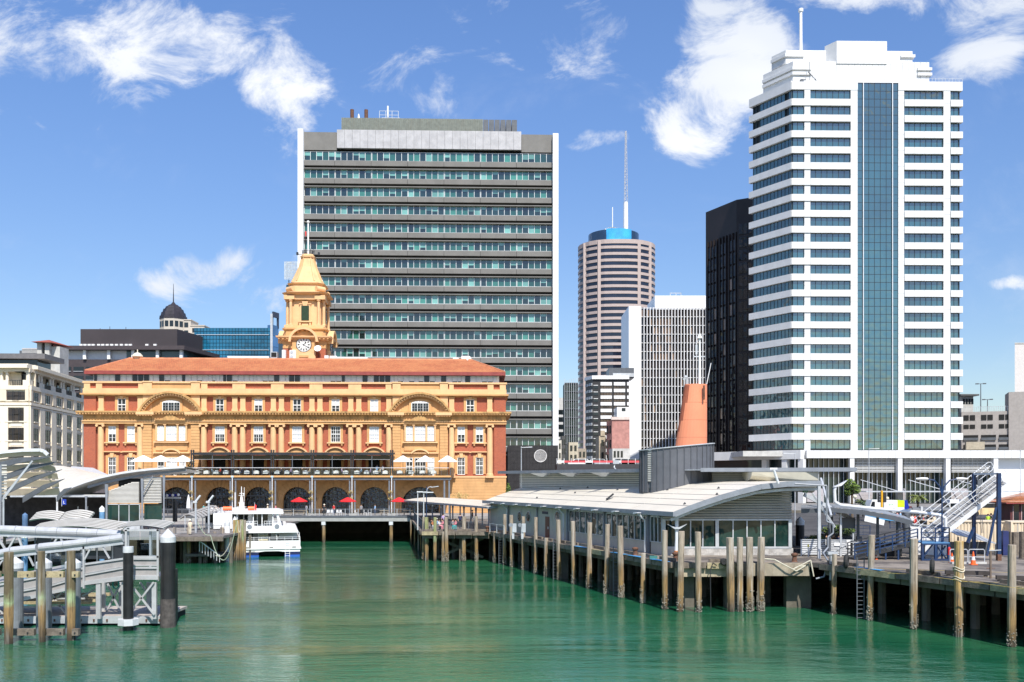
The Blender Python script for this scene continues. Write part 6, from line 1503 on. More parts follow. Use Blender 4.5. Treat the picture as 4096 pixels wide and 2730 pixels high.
 MB().prism([(0, zt), (e, zt)]+[(12.67-.7+s-FR_.o.x, zz-.3) for s, zz in PROF[::-1] if 12.67-.7+s-FR_.o.x < e-.1], .16, .3).build('gable_back', STEELD, fw)
 c = XX(2707, 75.5)-FR_.o.x; q = MB(); q.lathe([(.22, DZ), (.2, DZ+.3), (.13, DZ+1.3), (.13, 6.5), (.3, 7.2)], (c, -1.5, 0), 10); q.build('corner_column', ALU, fw);
 MB().lathe([(.24, DZ-.01), (.215, DZ+.5)], (c, -1.5, 0), 10).build('rusty_column_foot', M('orange_rust', (.45, .18, .06), .8, var=.4, scale=4), fw)
 MB().prism([(c-.8, 6.25), (c-.2, 6.0), (c+.2, 6.0), (c+.8, 6.25), (c+.2, 5.85), (c-.2, 5.85)], -1.8, -1.3).build('curved_lamp_bracket', STEELL, fw)
 # roof sheets: each a panel between standing seams
 W_ = lambda s, d, dz=0: (EAV0.x-KS*(d-EAV0.y)+s, d, roofz(s)+dz)
 ss = [p[0] for p in PROF]; ds = [74.8+39.8*i/6 for i in range(7)]
 for i, (d0, d1) in enumerate(zip(ds, ds[1:])):
  for a, b in zip(ss[:7], ss[1:]):
   if b > 7.0 and d0 > 84: continue
   g = .055; q = MB()
   def cut(s, d): return W_(s, d)
   ring = [W_(a+g, d0+g), W_(b-g, d0+g), W_(b-g, d1-g), W_(a+g, d1-g)]
   q.loft([[(x, y, z-.07) for x, y, z in ring], ring]); q.build('roof_panel', ROOFW, wr)
 q = MB()
 for a, b in zip(ss, ss[1:]): q.face([W_(a, 74.8, -.09), W_(b, 74.8, -.09), W_(b, 114.6, -.09), W_(a, 114.6, -.09)]); q.face([W_(a, 74.8, -.3), W_(b, 74.8, -.3), W_(b, 114.6, -.3), W_(a, 114.6, -.3)][::-1])
 q.build('roof_deck', M('brown_seam_metal', (.14, .12, .09), .6), wr)  # dark brown metal showing as seam lines between the roof panels
 q = MB(); pts = [Vector(W_(s, 74.7, -.16)) for s in ss]
 for p, w in zip(pts, pts[1:]): q.bar(p, w, .18, .42, (0, 0, 1))
 q.build('gable_fascia', STEEL, wr); q = MB(); pts = [Vector(W_(s, 75.2, -.62)) for s in ss[:]]
 for p, w in zip(pts, pts[1:]): q.bar(p, w, .12, .22)
 q.build('gable_lower_chord', STEELL, wr)
 q = MB(); q.bar(W_(-.05, 74.6, -.12), W_(-.05, 114.8, -.12), .26, .36); q.build('eave_gutter', STEEL, wr)
 q = MB()
 for k in range(16): d = 76+38*k/15; q.bar(W_(0.1, d, -.3), W_(2.0, d, -.5), .1, .25)
 q.build('eave_bracket', STEEL, wr)
 for (s, d) in ((1.4, 103), (3.2, 98), (4.4, 104), (4.5, 92), (4.8, 84), (5.6, 78), (3.9, 75.5), (5.0, 99), (1.6, 76)): q = MB().cyl(W_(s, d), W_(s, d, .16), .14, .02, n=6); q.build('roof_anchor', BLACK, wr)
 q = MB(); p = Vector(W_(1.7, 88.5, .1)); q.bar(p, p+Vector((.6, 0, .5)), .3, .15); q.box(p.x-.1, p.x+.1, p.y-.1, p.y+.1, p.z-.2, p.z+.1); q.build('roof_flood_light', BLACK, wr)
 # clerestory louvres and flat upper roof
 def louv(p, q_, z0, z1, n):
  p = Vector(p); q_ = Vector(q_)
  for k in range(n):
   z = z0+(z1-z0)*k/n; MB().bar((p.x, p.y, z+.1), (q_.x, q_.y, z+.1), .16, (z1-z0)/n*.72).build('louvre_slat', LOUV, wr)
  MB().bar((p.x+.25, p.y+.1, (z0+z1)/2), (q_.x+.25, q_.y+.1, (z0+z1)/2), .1, z1-z0).build('clerestory_back', STEELD, wr)
 louv((1.0, 114), (14.0, 89), 8.6, 10.62, 10); louv((17.0, 86.2), (25.8, 82.2), 9.2, 10.5, 7); louv((1.0, 114), (4.3, 118), 8.6, 10.6, 10)
 MB().prism([(-1.7, 117), (12.2, 88.5), (14.3, 85.5), (17.0, 82.4), (29.0, 79.2), (34, 96), (12, 122)], 10.62, 10.70, 'z').build('upper_roof', STEELL, wr)
 q = MB()
 for a, b in (((-1.7, 117), (12.2, 88.5)), ((16.6, 82.6), (29.0, 79.2)), ((-1.7, 117), (12, 122)), ((29, 79.2), (34, 96))): q.bar((a[0], a[1], 10.66), (b[0], b[1], 10.66), .2, .34)
 q.build('upper_roof_edge', STEEL, wr)
 for f in (.2, .45, .7): x, y = 1.0+(12.6-1.0)*f, 111+(87-111)*f; MB().loft([[(x-1.3, y, 10.5), (x+.6, y-.6, 10.5), (x+1.2, y+.6, 10.5)], [(x-.1, y+.2, 10.1), (x+.3, y, 10.1), (x+.4, y+.4, 10.1)]]).build('canopy_fin', STEELL, wr)
 q = MB(); q.tube([(10.2, 93, 11.4), (10.1, 92.8, 11.0), (10.4, 92.6, 10.6)], .06); q.box(10.0, 10.6, 92.7, 93.1, 11.35, 11.7); q.build('spot_light', STEELL, wr)
 # barrel soffit, struts, braces at the right end
 q = MB(); rings = []
 for k in range(9):
  a = -PI*.5+PI*k/8*.95;
 rings = []
 for (x, rr_) in ((20.5, .6), (22.5, 1.0), (24.6, 1.35), (26.2, 1.45)):
  rings.append([(x, 80.2+1.8*(1-math.cos(PI*k/8))/1, 10.45-rr_*1.25*math.sin(PI*k/8)) for k in range(9)])
 q.loft(rings); q.build('barrel_soffit', M('cream_soffit_panel', (.55, .52, .42), .6, var=.05), wr)
 q = MB(); q.bar((24.2, 74, DZ), (24.2, 74, 9.4), .22, .22, (0, 1, 0)); q.bar((24.9, 73.2, 7.0), (26.0, 79, 9.9), .15, .15); q.bar((23.8, 76.5, 8.6), (28.0, 77.5, 6.6), .16, .3); q.bar((25.8, 75, 6.0), (24.3, 76, 8.7), .15, .15); q.bar((26.6, 76, DZ), (26.6, 76, 7.2), .16, .16, (0, 1, 0)); q.build('strut', STEELL, wr)
 q = MB(); q.tube([(21.8, 72.4, 9.5), (24.2, 72.2, 9.35), (24.2, 72.2, 6.6), (24.7, 72.2, 6.4), (24.7, 72.2, 5.7), (24.3, 72.2, 5.4), (24.3, 72.2, 4.6), (23.8, 71.8, 4.2), (23.6, 70, 3.7), (23.2, 69.8, 2.6), (22.6, 69.8, 2.45)], .065, 8); q.build('drain_pipe', STEEL, wr)
 q = MB(); q.tube([(21.0, 74, 9.5), (20.6, 74, 10.7)], .1, 8); q.box(20.3, 20.9, 73.9, 74.1, 10.6, 10.75); q.build('vent_pipe', ALU, wr)
 ex = box('exit_sign', M('exit_green', (.02, .22, .08), .5), wr, 23.55, 23.95, 76.0, 76.06, 8.75, 8.93); text('EXIT', .13, WHITE, wr, (23.75, 75.98, 8.84), name='exit_lettering')
 # lower curved canopy on the right
 q = MB(); pts = [(23.6, 76.6, 7.25), (26, 75.6, 7.35), (28, 74.8, 7.2), (30.2, 74.0, 6.75), (31.4, 73.6, 6.4)]
 for p, w in zip(pts, pts[1:]): q.bar(p, w, .2, .36)
 q.build('canopy_fascia', STEELD, wr); q = MB()
 for p, w in zip(pts, pts[1:]): q.face([(p[0], p[1], p[2]+.2), (w[0], w[1], w[2]+.2), (w[0]+1.5, w[1]+5, w[2]+.35), (p[0]+1.5, p[1]+5, p[2]+.35)])
 q.build('canopy_sheet', STEEL, wr)
 for x, y, h in ((25.6, 75.7, 7.2), (28.2, 76.5, 7.1), (29.6, 76.0, 6.8), (30.6, 74.2, 6.5), (31.0, 75.5, 6.4), (26.9, 79, 7.2)): MB().cyl((x, y, DZ), (x, y, h), .12, n=8).build('canopy_column', STEELD, wr)
 q = MB(); pts = [(26.2, 76.0, 9.3), (26.1, 76.0, 8.9), (26.15, 76, 8.0), (26.6, 76, 7.75), (29, 75.3, 7.5), (32, 74, 7.25), (33.4, 73.5, 7.05), (33.9, 73.4, 6.8), (33.9, 73.4, 6.0)]
 q.tube(pts, .13, 10); q.build('white_pipe', ALU, wr)
 ln = q = MB().prism([(26.0, 9.2), (27.1, 9.75), (26.6, 9.3)], 75.8, 76.2).build('pipe_vane', ALU, wr)
 return t, wr
TERM, TROOF = terminal()
def funnel():
 d = 86.5; cx = XX(2706, d); t = thing('funnel_house', 'grey oval standing seam plant house on the terminal roof', 'plant house', (cx, d, 0))
 ZK = M('zinc_standing_seam', (.125, .13, .145), .45, metal=.3, var=.08)
 a, b = 3.35, 2.3; n = 34
 zt = lambda x: 12.45+(x+3.4)/6.8*.65
 P_ = lambda k, s=1.0: (a*s*math.cos(2*PI*k/n), b*s*math.sin(2*PI*k/n))
 for k in range(n):
  p, q_ = P_(k+.04), P_(k+.96)
  if k in (20,):
   MB().loft([[(*P_(k+.0, .96), 9.0), (*P_(k+1, .96), 9.0)], [(*P_(k, .96), zt(p[0])-.2), (*P_(k+1, .96), zt(p[0])-.2)]], cap=False, closed=False).build('louvre_back', STEELD, t)
   for j in range(17): z = 9.7+j*.17; MB().bar((*P_(k+.05, .99), z), (*P_(k+.95, .99), z), .1, .1).build('louvre_slat', LOUV, t)
   continue
  MB().loft([[(p[0], p[1], 8.6), (q_[0], q_[1], 8.6), (q_[0]*.95, q_[1]*.95, 8.6), (p[0]*.95, p[1]*.95, 8.6)], [(p[0], p[1], zt(p[0])), (q_[0], q_[1], zt(q_[0])), (q_[0]*.95, q_[1]*.95, zt(q_[0])), (p[0]*.95, p[1]*.95, zt(p[0]))]]).build('wall_panel', ZK, t)
  s = P_(k, 1.015); MB().cyl((s[0], s[1], 8.6), (s[0], s[1], zt(s[0])+.02), .045, n=5).build('seam', ZK, t)
 MB().loft([[(*P_(k, .94), 8.6) for k in range(n)], [(*P_(k, .94), zt(P_(k)[0])-.06) for k in range(n)]]).build('inner_drum', STEELD, t)
 q = MB()
 for k in range(n): u, v = P_(k, 1.02), P_(k+1, 1.02); q.bar((u[0], u[1], zt(u[0])+.03), (v[0], v[1], zt(v[0])+.03), .18, .09)
 q.build('rim', STEELL, t)
 f = thing('ship_funnel', 'tapering orange ship style funnel rising from the grey oval house', 'funnel', (cx, d, 0))
 OR = M('salmon_orange_paint', (.72, .25, .13), .5, var=.06, scale=.4, dirt=.12, dirtcol=(.45, .12, .05))
 n = 28; z0, z1 = 12.3, 18.5; x0, x1, y0, y1 = XX(2697, d)-cx, XX(2828, d)-cx, XX(2738, d)-cx, XX(2828, d)-cx
 def ring(z): s = (z-z0)/(z1-z0); l, r_ = x0+(y0-x0)*s, x1+(y1-x1)*s; c, h = (l+r_)/2, (r_-l)/2; return [(c+h*math.cos(2*PI*k/n), h*.62*math.sin(2*PI*k/n), z+.02*(l+r_)) for k in range(n)]
 zs = [z0, 13.9, 13.92, 15.3, 15.32, 16.9, 16.92, z1]
 for za, zb in ((z0, 13.6), (13.62, 15.2), (15.22, 16.8), (16.82, z1)): MB().loft([ring(za), ring(zb)]).build('funnel_ring', OR, f)
 MB().loft([[(x*.985, y*.985, z) for x, y, z in ring(z0)], [(x*.985, y*.985, z) for x, y, z in ring(z1-.1)]]).build('inner_stack', M('dark_orange_joint', (.35, .1, .05), .6), f)
 px = XX(2803, d)-cx; MB().box(px+.05, px+.2, -.95, -.75, 17.1, 18.4).build('rust_patch', RUST, f)
 m = thing('mast', 'white ship mast with a yard behind the orange funnel', 'mast', (cx+px, d+.5, 0)); q = MB(); q.cyl((0, 0, 18.0), (0, 0, 22.9), .15, .08, n=8); q.cyl((0, 0, 22.9), (0, 0, 23.3), .25, .1, n=8); q.build('pole', WHITE, m)
 q = MB(); q.bar((-.55, 0, 21.2), (.5, 0, 21.2), .1, .1); q.bar((-.35, 0, 22.4), (0, 0, 22.9), .06, .06); q.bar((-.3, 0, 21.4), (-.3, 0, 22.3), .18, .1); q.build('yard', STEELL, m); MB().cyl((.6, 0, 18.4), (1.05, 0, 20.6), .035, n=6).build('whip_aerial', WHITE, m)
 a = thing('roof_aerial', 'small aerial cluster on top of the orange funnel', 'aerial', (cx+XX(2744, d)-cx, d, 18.45)); q = MB(); q.cyl((0, 0, 0), (0, 0, .9), .05); q.bar((-.3, 0, .6), (.35, 0, .75), .06, .1); q.cyl((.25, 0, 0), (.25, 0, .6), .04); q.box(-.15, .15, -.1, .1, .75, .95); q.build('aerial_body', STEELL, a)
funnel()
# canopy on the pier, railings, lamps, ladders, bollards
def pier_canopy():
 t = thing('pier_canopy', 'low cream canopy over the waiting area between ferry building and terminal', 'canopy', (-8, 120, 0)); O = Vector((-8, 120, 0))
 a = Vector((-16.8, 146)); b = Vector((-2.95, 112)); w = 6.2
 prof = [(0, 6.55), (1.4, 6.78), (3.0, 6.95), (4.6, 6.98), (6.2, 6.9)]
 n = 9
 for i in range(n):
  p, q_ = a+(b-a)*(i/n+.002), a+(b-a)*((i+1)/n-.002)
  for (s0, z0), (s1, z1) in zip(prof, prof[1:]):
   sw = 1 if i else .5
   ring = [(p.x+s0+.01-O.x, p.y+s0*.1-O.y, z0), (q_.x+s0+.01-O.x, q_.y+s0*.1-O.y, z0), (q_.x+s1-.01-O.x, q_.y+s1*.1-O.y, z1), (p.x+s1-.01-O.x, p.y+s1*.1-O.y, z1)]
   MB().loft([[(x, y, z-.08) for x, y, z in ring], ring]).build('roof_panel', ROOFW, t)
 q = MB(); q.bar((a.x-O.x, a.y-O.y, 6.42), (b.x-O.x, b.y-O.y, 6.42), .14, .24); q.bar((b.x-O.x, b.y-O.y, 6.42), (b.x+6.2-O.x, b.y+.6-O.y, 6.75), .14, .24); q.build('edge_beam', STEEL, t)
 for i in range(8):
  c = a+(b-a)*((i+.5)/8)
  for s in (1.0, 5.0): MB().lathe([(.1, DZ), (.1, 5.8), (.2, 6.6)], (c.x+s-O.x, c.y-O.y, 0), 8).build('column', STEEL, t)
pier_canopy()
def railing(label, pts, name='railing', z=DZ, h=1.1, m=STEEL, fill=.14, posts=2.0, group=None, n_rail=0, cat='railing'):
 o = Vector(pts[0]); t = thing(name, label, cat, (o.x, o.y, 0), 0, group); bt = MB(); ra = MB()
 for p, q_ in zip(pts, pts[1:]):
  p = Vector(p)-o; q_ = Vector(q_)-o; L_ = (q_-p).length
  ra.bar((p.x, p.y, z+h), (q_.x, q_.y, z+h), .06, .06)
  if fill: ra.bar((p.x, p.y, z+.12), (q_.x, q_.y, z+.12), .04, .04)
  for k in range(n_rail): ra.bar((p.x, p.y, z+h*(k+1)/(n_rail+1)), (q_.x, q_.y, z+h*(k+1)/(n_rail+1)), .035, .035)
  n = max(1, round(L_/posts))
  for i in range(n+1): c = p+(q_-p)*i/n; box('post', m, t, c.x-.035, c.x+.035, c.y-.035, c.y+.035, z, z+h+.03)
  if fill:
   for i in range(int(L_/fill)): c = p+(q_-p)*(i*fill/L_); bt.box(c.x-.012, c.x+.012, c.y-.012, c.y+.012, z+.12, z+h)
 ra.build('rail', m, t)
 if fill: bt.build('balusters', m, t, kind='stuff')
 return t
railing('dark railing along the front of the pier with seated people', [(-9.6, 112.8), (-3.0, 112.6)], m=STEELD)
railing('dark railing on the left flank of the pier towards the quay', [(-14.9, 143), (-10.6, 113.2)], m=STEELD)
railing('short pale hoop railing on the wharf corner near the louvred wall', [(-2.6, 110.6), (-.9, 106.2)], h=1.0, fill=0, m=STEELL)
def lamp_post(x, yb_d, ytop, m, label, kind='flat', z=DZ, heads=1):
 X_ = XX(x, yb_d); zt = ZZ(ytop, yb_d); t = thing('lamp_post', label, 'lamp post', (X_, yb_d, z)); h = zt-z
 MB().cyl((0, 0, 0), (0, 0, h), .07, .05, n=8).build('pole', m, t)
 q = MB()
 if kind == 'flat': q.prism([(-.1, h), (1.2, h-.02), (1.2, h-.12), (-.1, h-.14)], -.15, .15)
 elif kind == 'arm': q.tube([(0, 0, h-.9), (.05, 0, h-.4), (.25, 0, h-.1), (.6, 0, h)], .05); q.prism([(.5, h-.05), (1.5, h+.08), (1.5, h-.02), (.55, h-.14)], -.15, .15)
 elif kind == 'double':
  for s in (-1, 1): q.tube([(0, 0, h-1.3), (s*.15, 0, h-.6), (s*.6, 0, h-.1), (s*1.2, 0, h)], .055, 8)
 elif kind == 'street': q.prism([(-1.5*(1 if heads > 0 else -1), h-.02), (0, h-.1), (0, h-.16), (-1.5*(1 if heads > 0 else -1), h-.12)], -.15, .15)
 if kind == 'double':
  q.build('arm', m, t)
  for s in (-1, 1): MB().loft([[(s*1.1, y*.16, h+zz*.1) for y, zz in ((-1, 0), (0, 1), (1, 0), (0, -1))], [(s*1.5, y*.22, h+zz*.13) for y, zz in ((-1, 0), (0, 1), (1, 0), (0, -1))], [(s*2.0, y*.1, h+zz*.07) for y, zz in ((-1, 0), (0, 1), (1, 0), (0, -1))]]).build('lamp_head', WHITE, t)
 else: q.build('lamp_head', ALU if kind != 'arm' else STEELL, t)
 return t
lamp_post(1671, 115, 1966, ALU, 'left of two slim white lamp posts on the pier'); lamp_post(1695, 115, 1968, ALU, 'right of two slim white lamp posts on the pier'); lamp_post(1706, 116, 1947, BLUE, 'blue lamp post with curved arm beside two white ones', 'arm')
lamp_post(3768, 72.3, 1917, BLUE, 'blue double headed lamp post beside the gangway platform', 'double')
lamp_post(3476, 140, 1793, STEELL, 'tall grey street lamp in front of the podium', 'street', GZ, -1); lamp_post(4081, 140, 1800, STEELL, 'tall grey street lamp at the right edge', 'street', GZ, -1)
lamp_post(2085, 128, 1787, STEELL, 'white lamp post rising right of the ferry building', 'street', GZ, -1)
lamp_post(3180, 118, 1812, STEELL, 'grey lamp post above the terminal roof', 'street', GZ, 1)
def ladder(x, yb, ytop, label, w=.42, d=None):
 d = d or DW(yb); t = thing('ladder', label, 'ladder', (XX(x, d), d-.25, 0), 0, 'ladders down to the water'); zt = ZZ(ytop, d)
 for s in (-1, 1): box('rail', STEELD, t, s*w/2-.03, s*w/2+.03, -.03, .03, -.4, zt)
 n = int((zt+.3)/.3)
 for k in range(n): box('rung', STEELD, t, -w/2, w/2, -.02, .02, -.2+k*.3, -.16+k*.3)
ladder(2003, 2258, 2135, 'ladder beside the second pile of the terminal side'); ladder(2221, 2318, 2150, 'ladder left of the seventh pile of the terminal side'); ladder(2462, 2383, 2186, 'ladder left of the tallest near pile of the terminal side'); ladder(3437, 2476, 2230, 'pale ladder down to the water on the right wharf', .5)
def bollard(x, y, lab):
 t = thing('bollard', lab, 'bollard', (x, y, DZ), 0, 'rusty mooring bollards'); MB().lathe([(.24, 0), (.2, .08), (.16, .4), (.26, .5), (.27, .6), (.1, .68)], n=12).build('body', RUST, t)
bollard(XX(2541, 77), 77, 'rusty bollard on the terminal wharf below the windows'); bollard(XX(2702, 72), 72, 'rusty bollard beside the moss topped near pile'); bollard(-2.9, 111.2, 'rusty bollard at the pier corner'); bollard(XX(3178, 71), 71, 'rusty bollard at the right end of the terminal plinth')
for x, y, lab in ((2083, 2150, 'left'), (2120, 2152, 'right')):
 d = 98; t = thing('hose_cabinet', 'grey hose reel cabinet under the portholes, %s one' % lab, 'cabinet', (XX(x, d)-.8, d, DZ)); box('stand', STEELL, t, -.12, .12, -.1, .1, 0, 1.3); box('cabinet_box', STEELL, t, -.05, .35, -.2, .2, .7, 1.6); MB().cyl((-.25, -.1, 1.45), (-.25, .1, 1.45), .2, n=14).build('reel', STEEL, t)
def tyre(x, y, z, lab, r=.55, tilt=0):
 q = MB(); n = 18; m = 6; rg = []
 for k in range(n): a = 2*PI*k/n; rg.append([((r-.16+.16*math.cos(2*PI*j/m))*math.cos(a), .16*math.sin(2*PI*j/m), (r-.16+.16*math.cos(2*PI*j/m))*math.sin(a)) for j in range(m)])
 q.loft(rg+[rg[0]], cap=False); o = q.build('tyre', M('black_rubber', (.02, .02, .02), .8)); o.location = (x, y, z); o.rotation_euler = (0, 0, tilt); tag(o, lab, 'tyre', 'tyre fenders'); return o
tyre(24.0, 67.4, 3.4, 'old tyre fender hanging beside the pale ladder', tilt=1.1); tyre(27.3, 61.0, 3.7, 'old tyre fender behind the pale tall pile', .5, 1.1); tyre(XX(2884, 71), 70.1, 3.4, 'small tyre hung on the concrete beam by four piles', .28)
q = MB(); q.tube([(XX(3060, 70), 70.2, DZ+.3), (19.6, 70.1, DZ+.25), (20.6, 69.95, DZ-.3), (21.2, 70, DZ-.6), (21.9, 70, DZ-.2), (21.3, 70.1, DZ-.3), (20.9, 70.0, DZ-.5), (22.3, 70.1, DZ+.2), (22.5, 70, DZ-1.0)], .05); tag(q.build('mooring_rope', ROPE), 'pale mooring rope draped over the concrete beam', 'rope')
q = MB(); q.tube([(15.3, 70.2, 3.4), (15.0, 70.1, 3.6), (14.8, 70.1, 3.0), (14.85, 70.1, 0.1)], .035); tag(q.build('hanging_rope', BLACK), 'dark rope hanging to the water beside the near piles', 'rope')
q = MB(); q.box(-.16, .16, -.15, .15, 0, 1.9); q.box(-.35, .35, -.2, .2, 1.9, 2.1); jb = q.build('meter_box', STEELL); jb.location = (23.6, 69.2, 2.4); tag(jb, 'grey service box bolted to the wharf edge by the drain pipe', 'cabinet')
# ================= left side: terminal roofs, gangway, pontoon, piles =================
def sweep(q, pts, r, n=8):
 for a, b in zip(pts, pts[1:]): q.cyl(a, b, r, n=n)
def left_terminal():
 t = thing('ferry_terminal', 'left ferry terminal with winged metal roofs and louvred walls in front of the brick building', 'building', (XX(430, 118), 118, 0)); inv = Matrix.Translation((-XX(430, 118), -118, 0))
 g = link('wing_roof', None, t); g.matrix_local = inv
 d = 118
 crv = [W(x, y, d) for x, y in ((240, 1978), (262, 1962), (292, 1947), (340, 1929), (392, 1913), (440, 1902), (490, 1892), (545, 1884), (600, 1878), (670, 1873), (738, 1869))]
 # wing roof: fascia, soffit and sheet, running back 9 m
 BK = 9.0; q = MB()
 for a, b in zip(crv, crv[1:]): q.bar(a, b, .16, .26)
 q.build('fascia', ALU, g); q = MB()
 for a, b in zip(crv, crv[1:]):
  u = Vector((-.6, BK, -.25)); s = Vector((0, 0, -.35)); a2, b2 = a+u, b+u
  MB().loft([[a+Vector((0, .1, .06)), b+Vector((0, .1, .06)), b2+Vector((0, 0, .06)), a2+Vector((0, 0, .06))], [a, b, b2, a2]]).build('roof_panel', ROOFW, g)
  q.face([a+Vector((0, .15, -.15)), b+Vector((0, .15, -.15)), b2+s, a2+s])
 q.build('soffit', SOFF, g)
 q = MB(); lo = [p+Vector((0, .8, -.35-.35*math.sin(PI*i/10))) for i, p in enumerate(crv)]
 for a, b in zip(lo[3:], lo[4:]): q.bar(a, b, .2, .3)
 q.build('roof_beam', STEEL, g)
 # pale roof behind, sloping up away
 fr = [W(x, y-3, d+.6) for x, y in ((243, 1975), (292, 1947), (340, 1929), (392, 1913), (440, 1902))]; bk = [W(x, y, 140) for x, y in ((196, 1862), (250, 1864), (300, 1873), (360, 1888), (425, 1903))]
 n = 7
 for i in range(4):
  for k in range(n):
   L_ = lambda a, b, s: a+(b-a)*s
   r_ = [L_(fr[i], bk[i], k/n+.006), L_(fr[i+1], bk[i+1], k/n+.006), L_(fr[i+1], bk[i+1], (k+1)/n-.006), L_(fr[i], bk[i], (k+1)/n-.006)]
   MB().loft([[p-Vector((0, 0, .12)) for p in r_], r_]).build('roof_panel', ROOFW, g)
 # louvred wall and glazed wall
 P = Plane(430, d+.8, 0); pr = link('front_wall', None, t); pr.location = (P.o.x-XX(430, 118), .8, 0)
 GT = _m['green_tinted_terminal_glass']; u = lambda x: P.u(x); z = lambda y: P.z(y, 430)
 for a, b, y0 in ((432, 556, 1930), (573, 645, 1908)):
  n = 17
  for k in range(n):
   zz = z(2013)+(z(y0)-z(2013))*k/n
   aa = u(a)+max(0, (k-9))*.42 if a == 432 else u(a)+max(0, k-12)*.0
   MB().prism([(.1, zz), (.18, zz), (.18, zz+.2), (-.08, zz+.14), (-.1, zz+.06)], aa, u(b), 'x').build('louvre_slat', LOUV, pr)
 box('louvre_back', DARK, pr, u(470), u(645), .3, .4, z(2013), z(1915)); box('sill_wall', STEELL, pr, u(428), u(560), -.05, .2, DZ-.2, z(2086))
 f = MB(); xs = [428, 475, 516, 558]
 for a, b in zip(xs, xs[1:]): box('window_pane', GT, pr, u(a)+.05, u(b)-.05, .1, .14, z(2086), z(2018))
 for x in xs: f.box(u(x)-.05, u(x)+.05, .0, .2, z(2086), z(2016))
 f.box(u(428), u(558), 0, .2, z(2020), z(2016)); f.build('window_frame', FRM2, pr); box('window_pane', GT, pr, u(574), u(645), .2, .24, z(2090), z(2016))
 for x, y0, w in ((422, 1938, .26), (565, 1915, .22), (652, 1903, .2), (340, 1985, .2), (224, 1985, .22)):
  c = W(x, 1915, d).x-XX(430, 118); MB().lathe([(w*.55, DZ-.2), (w*.5, z(2000)), (w*.9, z(y0))], (c, .3, 0), 10).build('column', STEEL if x > 300 else ALU, t)
 q = MB(); q.bar(W(612, 1905, d+.3)+inv.to_translation(), W(573, 1972, d+.3)+inv.to_translation(), .12, .12); q.build('brace', STEEL, t)
 # deep shaded hall with columns, lit signs
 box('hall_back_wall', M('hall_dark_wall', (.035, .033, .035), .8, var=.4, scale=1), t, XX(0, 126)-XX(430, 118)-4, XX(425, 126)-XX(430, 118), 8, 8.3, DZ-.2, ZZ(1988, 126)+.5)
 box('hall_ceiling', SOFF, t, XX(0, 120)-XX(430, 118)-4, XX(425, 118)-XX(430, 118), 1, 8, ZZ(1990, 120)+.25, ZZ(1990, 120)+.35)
 box('hall_head_beam', STEELL, t, XX(30, 118)-XX(430, 118), XX(424, 118)-XX(430, 118), .6, .8, ZZ(1990, 118), ZZ(1983, 118))
 for x in (272, 311): c = XX(x, 122)-XX(430, 118); box('hall_door_frame', STEELL, t, c-.05, c+.05, 6.8, 6.9, DZ, DZ+2.6)
 sg = thing('hanging_sign', 'small blue hanging sign with white mark in the dark hall of the left terminal', 'sign', (XX(257, 117.5), 117.5, ZZ(2020, 117.5))); box('sign_panel', M('sign_blue', (.02, .05, .35), .4), sg, -.25, .25, -.04, .04, 0, .7); text('L', .5, WHITE, sg, (0, -.05, .3)); box('sign_hanger', STEELL, sg, -.33, -.27, -.05, .05, -.2, .9)
 box('ground_slab', PAVE, t, -30, 12, -14, 30, DZ-.5, DZ-.2); box('bounce_slab', PAVE, t, -30, -1.5, -24, -14, DZ-.5, DZ-.2)  # forward slab added to bounce pale light onto the near wing panels
 # nearer wing at the very left: fins radiating under a curved canopy
 h = link('near_wing', None, t); h.matrix_local = inv; d2 = 100
 top = [W(x, y, d2+1.5) for x, y in ((-120, 1835), (-40, 1817), (20, 1808), (90, 1802), (160, 1801), (176, 1806), (192, 1820))]
 q = MB()
 for a, b in zip(top, top[1:]): q.bar(a, b, .2, .34);
 q.build('canopy_edge', ALU, h)
 low = [W(x, y, d2+4.5) for x, y in ((-120, 2000), (-40, 1992), (40, 1987), (100, 1987), (165, 1987), (200, 1986), (238, 1984))]
 nn = 6
 for k in range(nn):
  for i in range(len(top)-1):
   def S_(i, s):
    p = top[i]+(low[i]-top[i])*s; return p+Vector((.35*math.sin(PI*s), 0, .25*math.sin(PI*s)))
   r_ = [S_(i, k/nn+.02), S_(i+1, k/nn+.02), S_(i+1, (k+1)/nn-.02), S_(i, (k+1)/nn-.02)]
   MB().loft([[p+Vector((0, 0, .08)) for p in r_], r_]).build('roof_panel', M('cream_grey_panel', (.74, .62, .48), .6, var=.06, dirt=.15), h)
 for (x0, y0, x1, y1, dd) in ((-60, 1868, 212, 1827, 101.2), (8, 1908, 232, 1848, 101.8), (28, 1958, 248, 1880, 102.4), (92, 1993, 258, 1917, 103), (228, 1990, 286, 1952, 103.6)):
  a, b = W(x0, y0, dd), W(x1, y1, dd); m_ = (a+b)/2+Vector((0, 0, .25)); w = Vector((0, .1, 0)); hh = .32
  MB().loft([[a-w+Vector((0, 0, -hh*1.6)), a+w+Vector((0, 0, -hh*1.6)), a+w+Vector((0, 0, hh*.4)), a-w+Vector((0, 0, hh*.4))], [m_-w+Vector((0, 0, -hh*1.3)), m_+w+Vector((0, 0, -hh*1.3)), m_+w+Vector((0, 0, hh*.5)), m_-w+Vector((0, 0, hh*.5))], [b-w*.5, b+w*.5, b+w*.5+Vector((0, 0, .05)), b-w*.5+Vector((0, 0, .05))]]).build('roof_fin', STEELD, h)
 q = MB(); q.bar(W(130, 1845, 99.6), W(-10, 2020, 99.6), .16, .16); q.bar(W(112, 1870, 99.4), W(5, 2010, 99.4), .1, .1); q.build('raking_strut', STEELL, h)
 q = MB(); q.bar(W(-4, 1860, 99), W(-4, 2120, 99), .4, .3, (0, 1, 0)); q.bar(W(14, 2000, 99), W(14, 2120, 99), .14, .14, (0, 1, 0)); q.build('corner_column', STEELL, h)
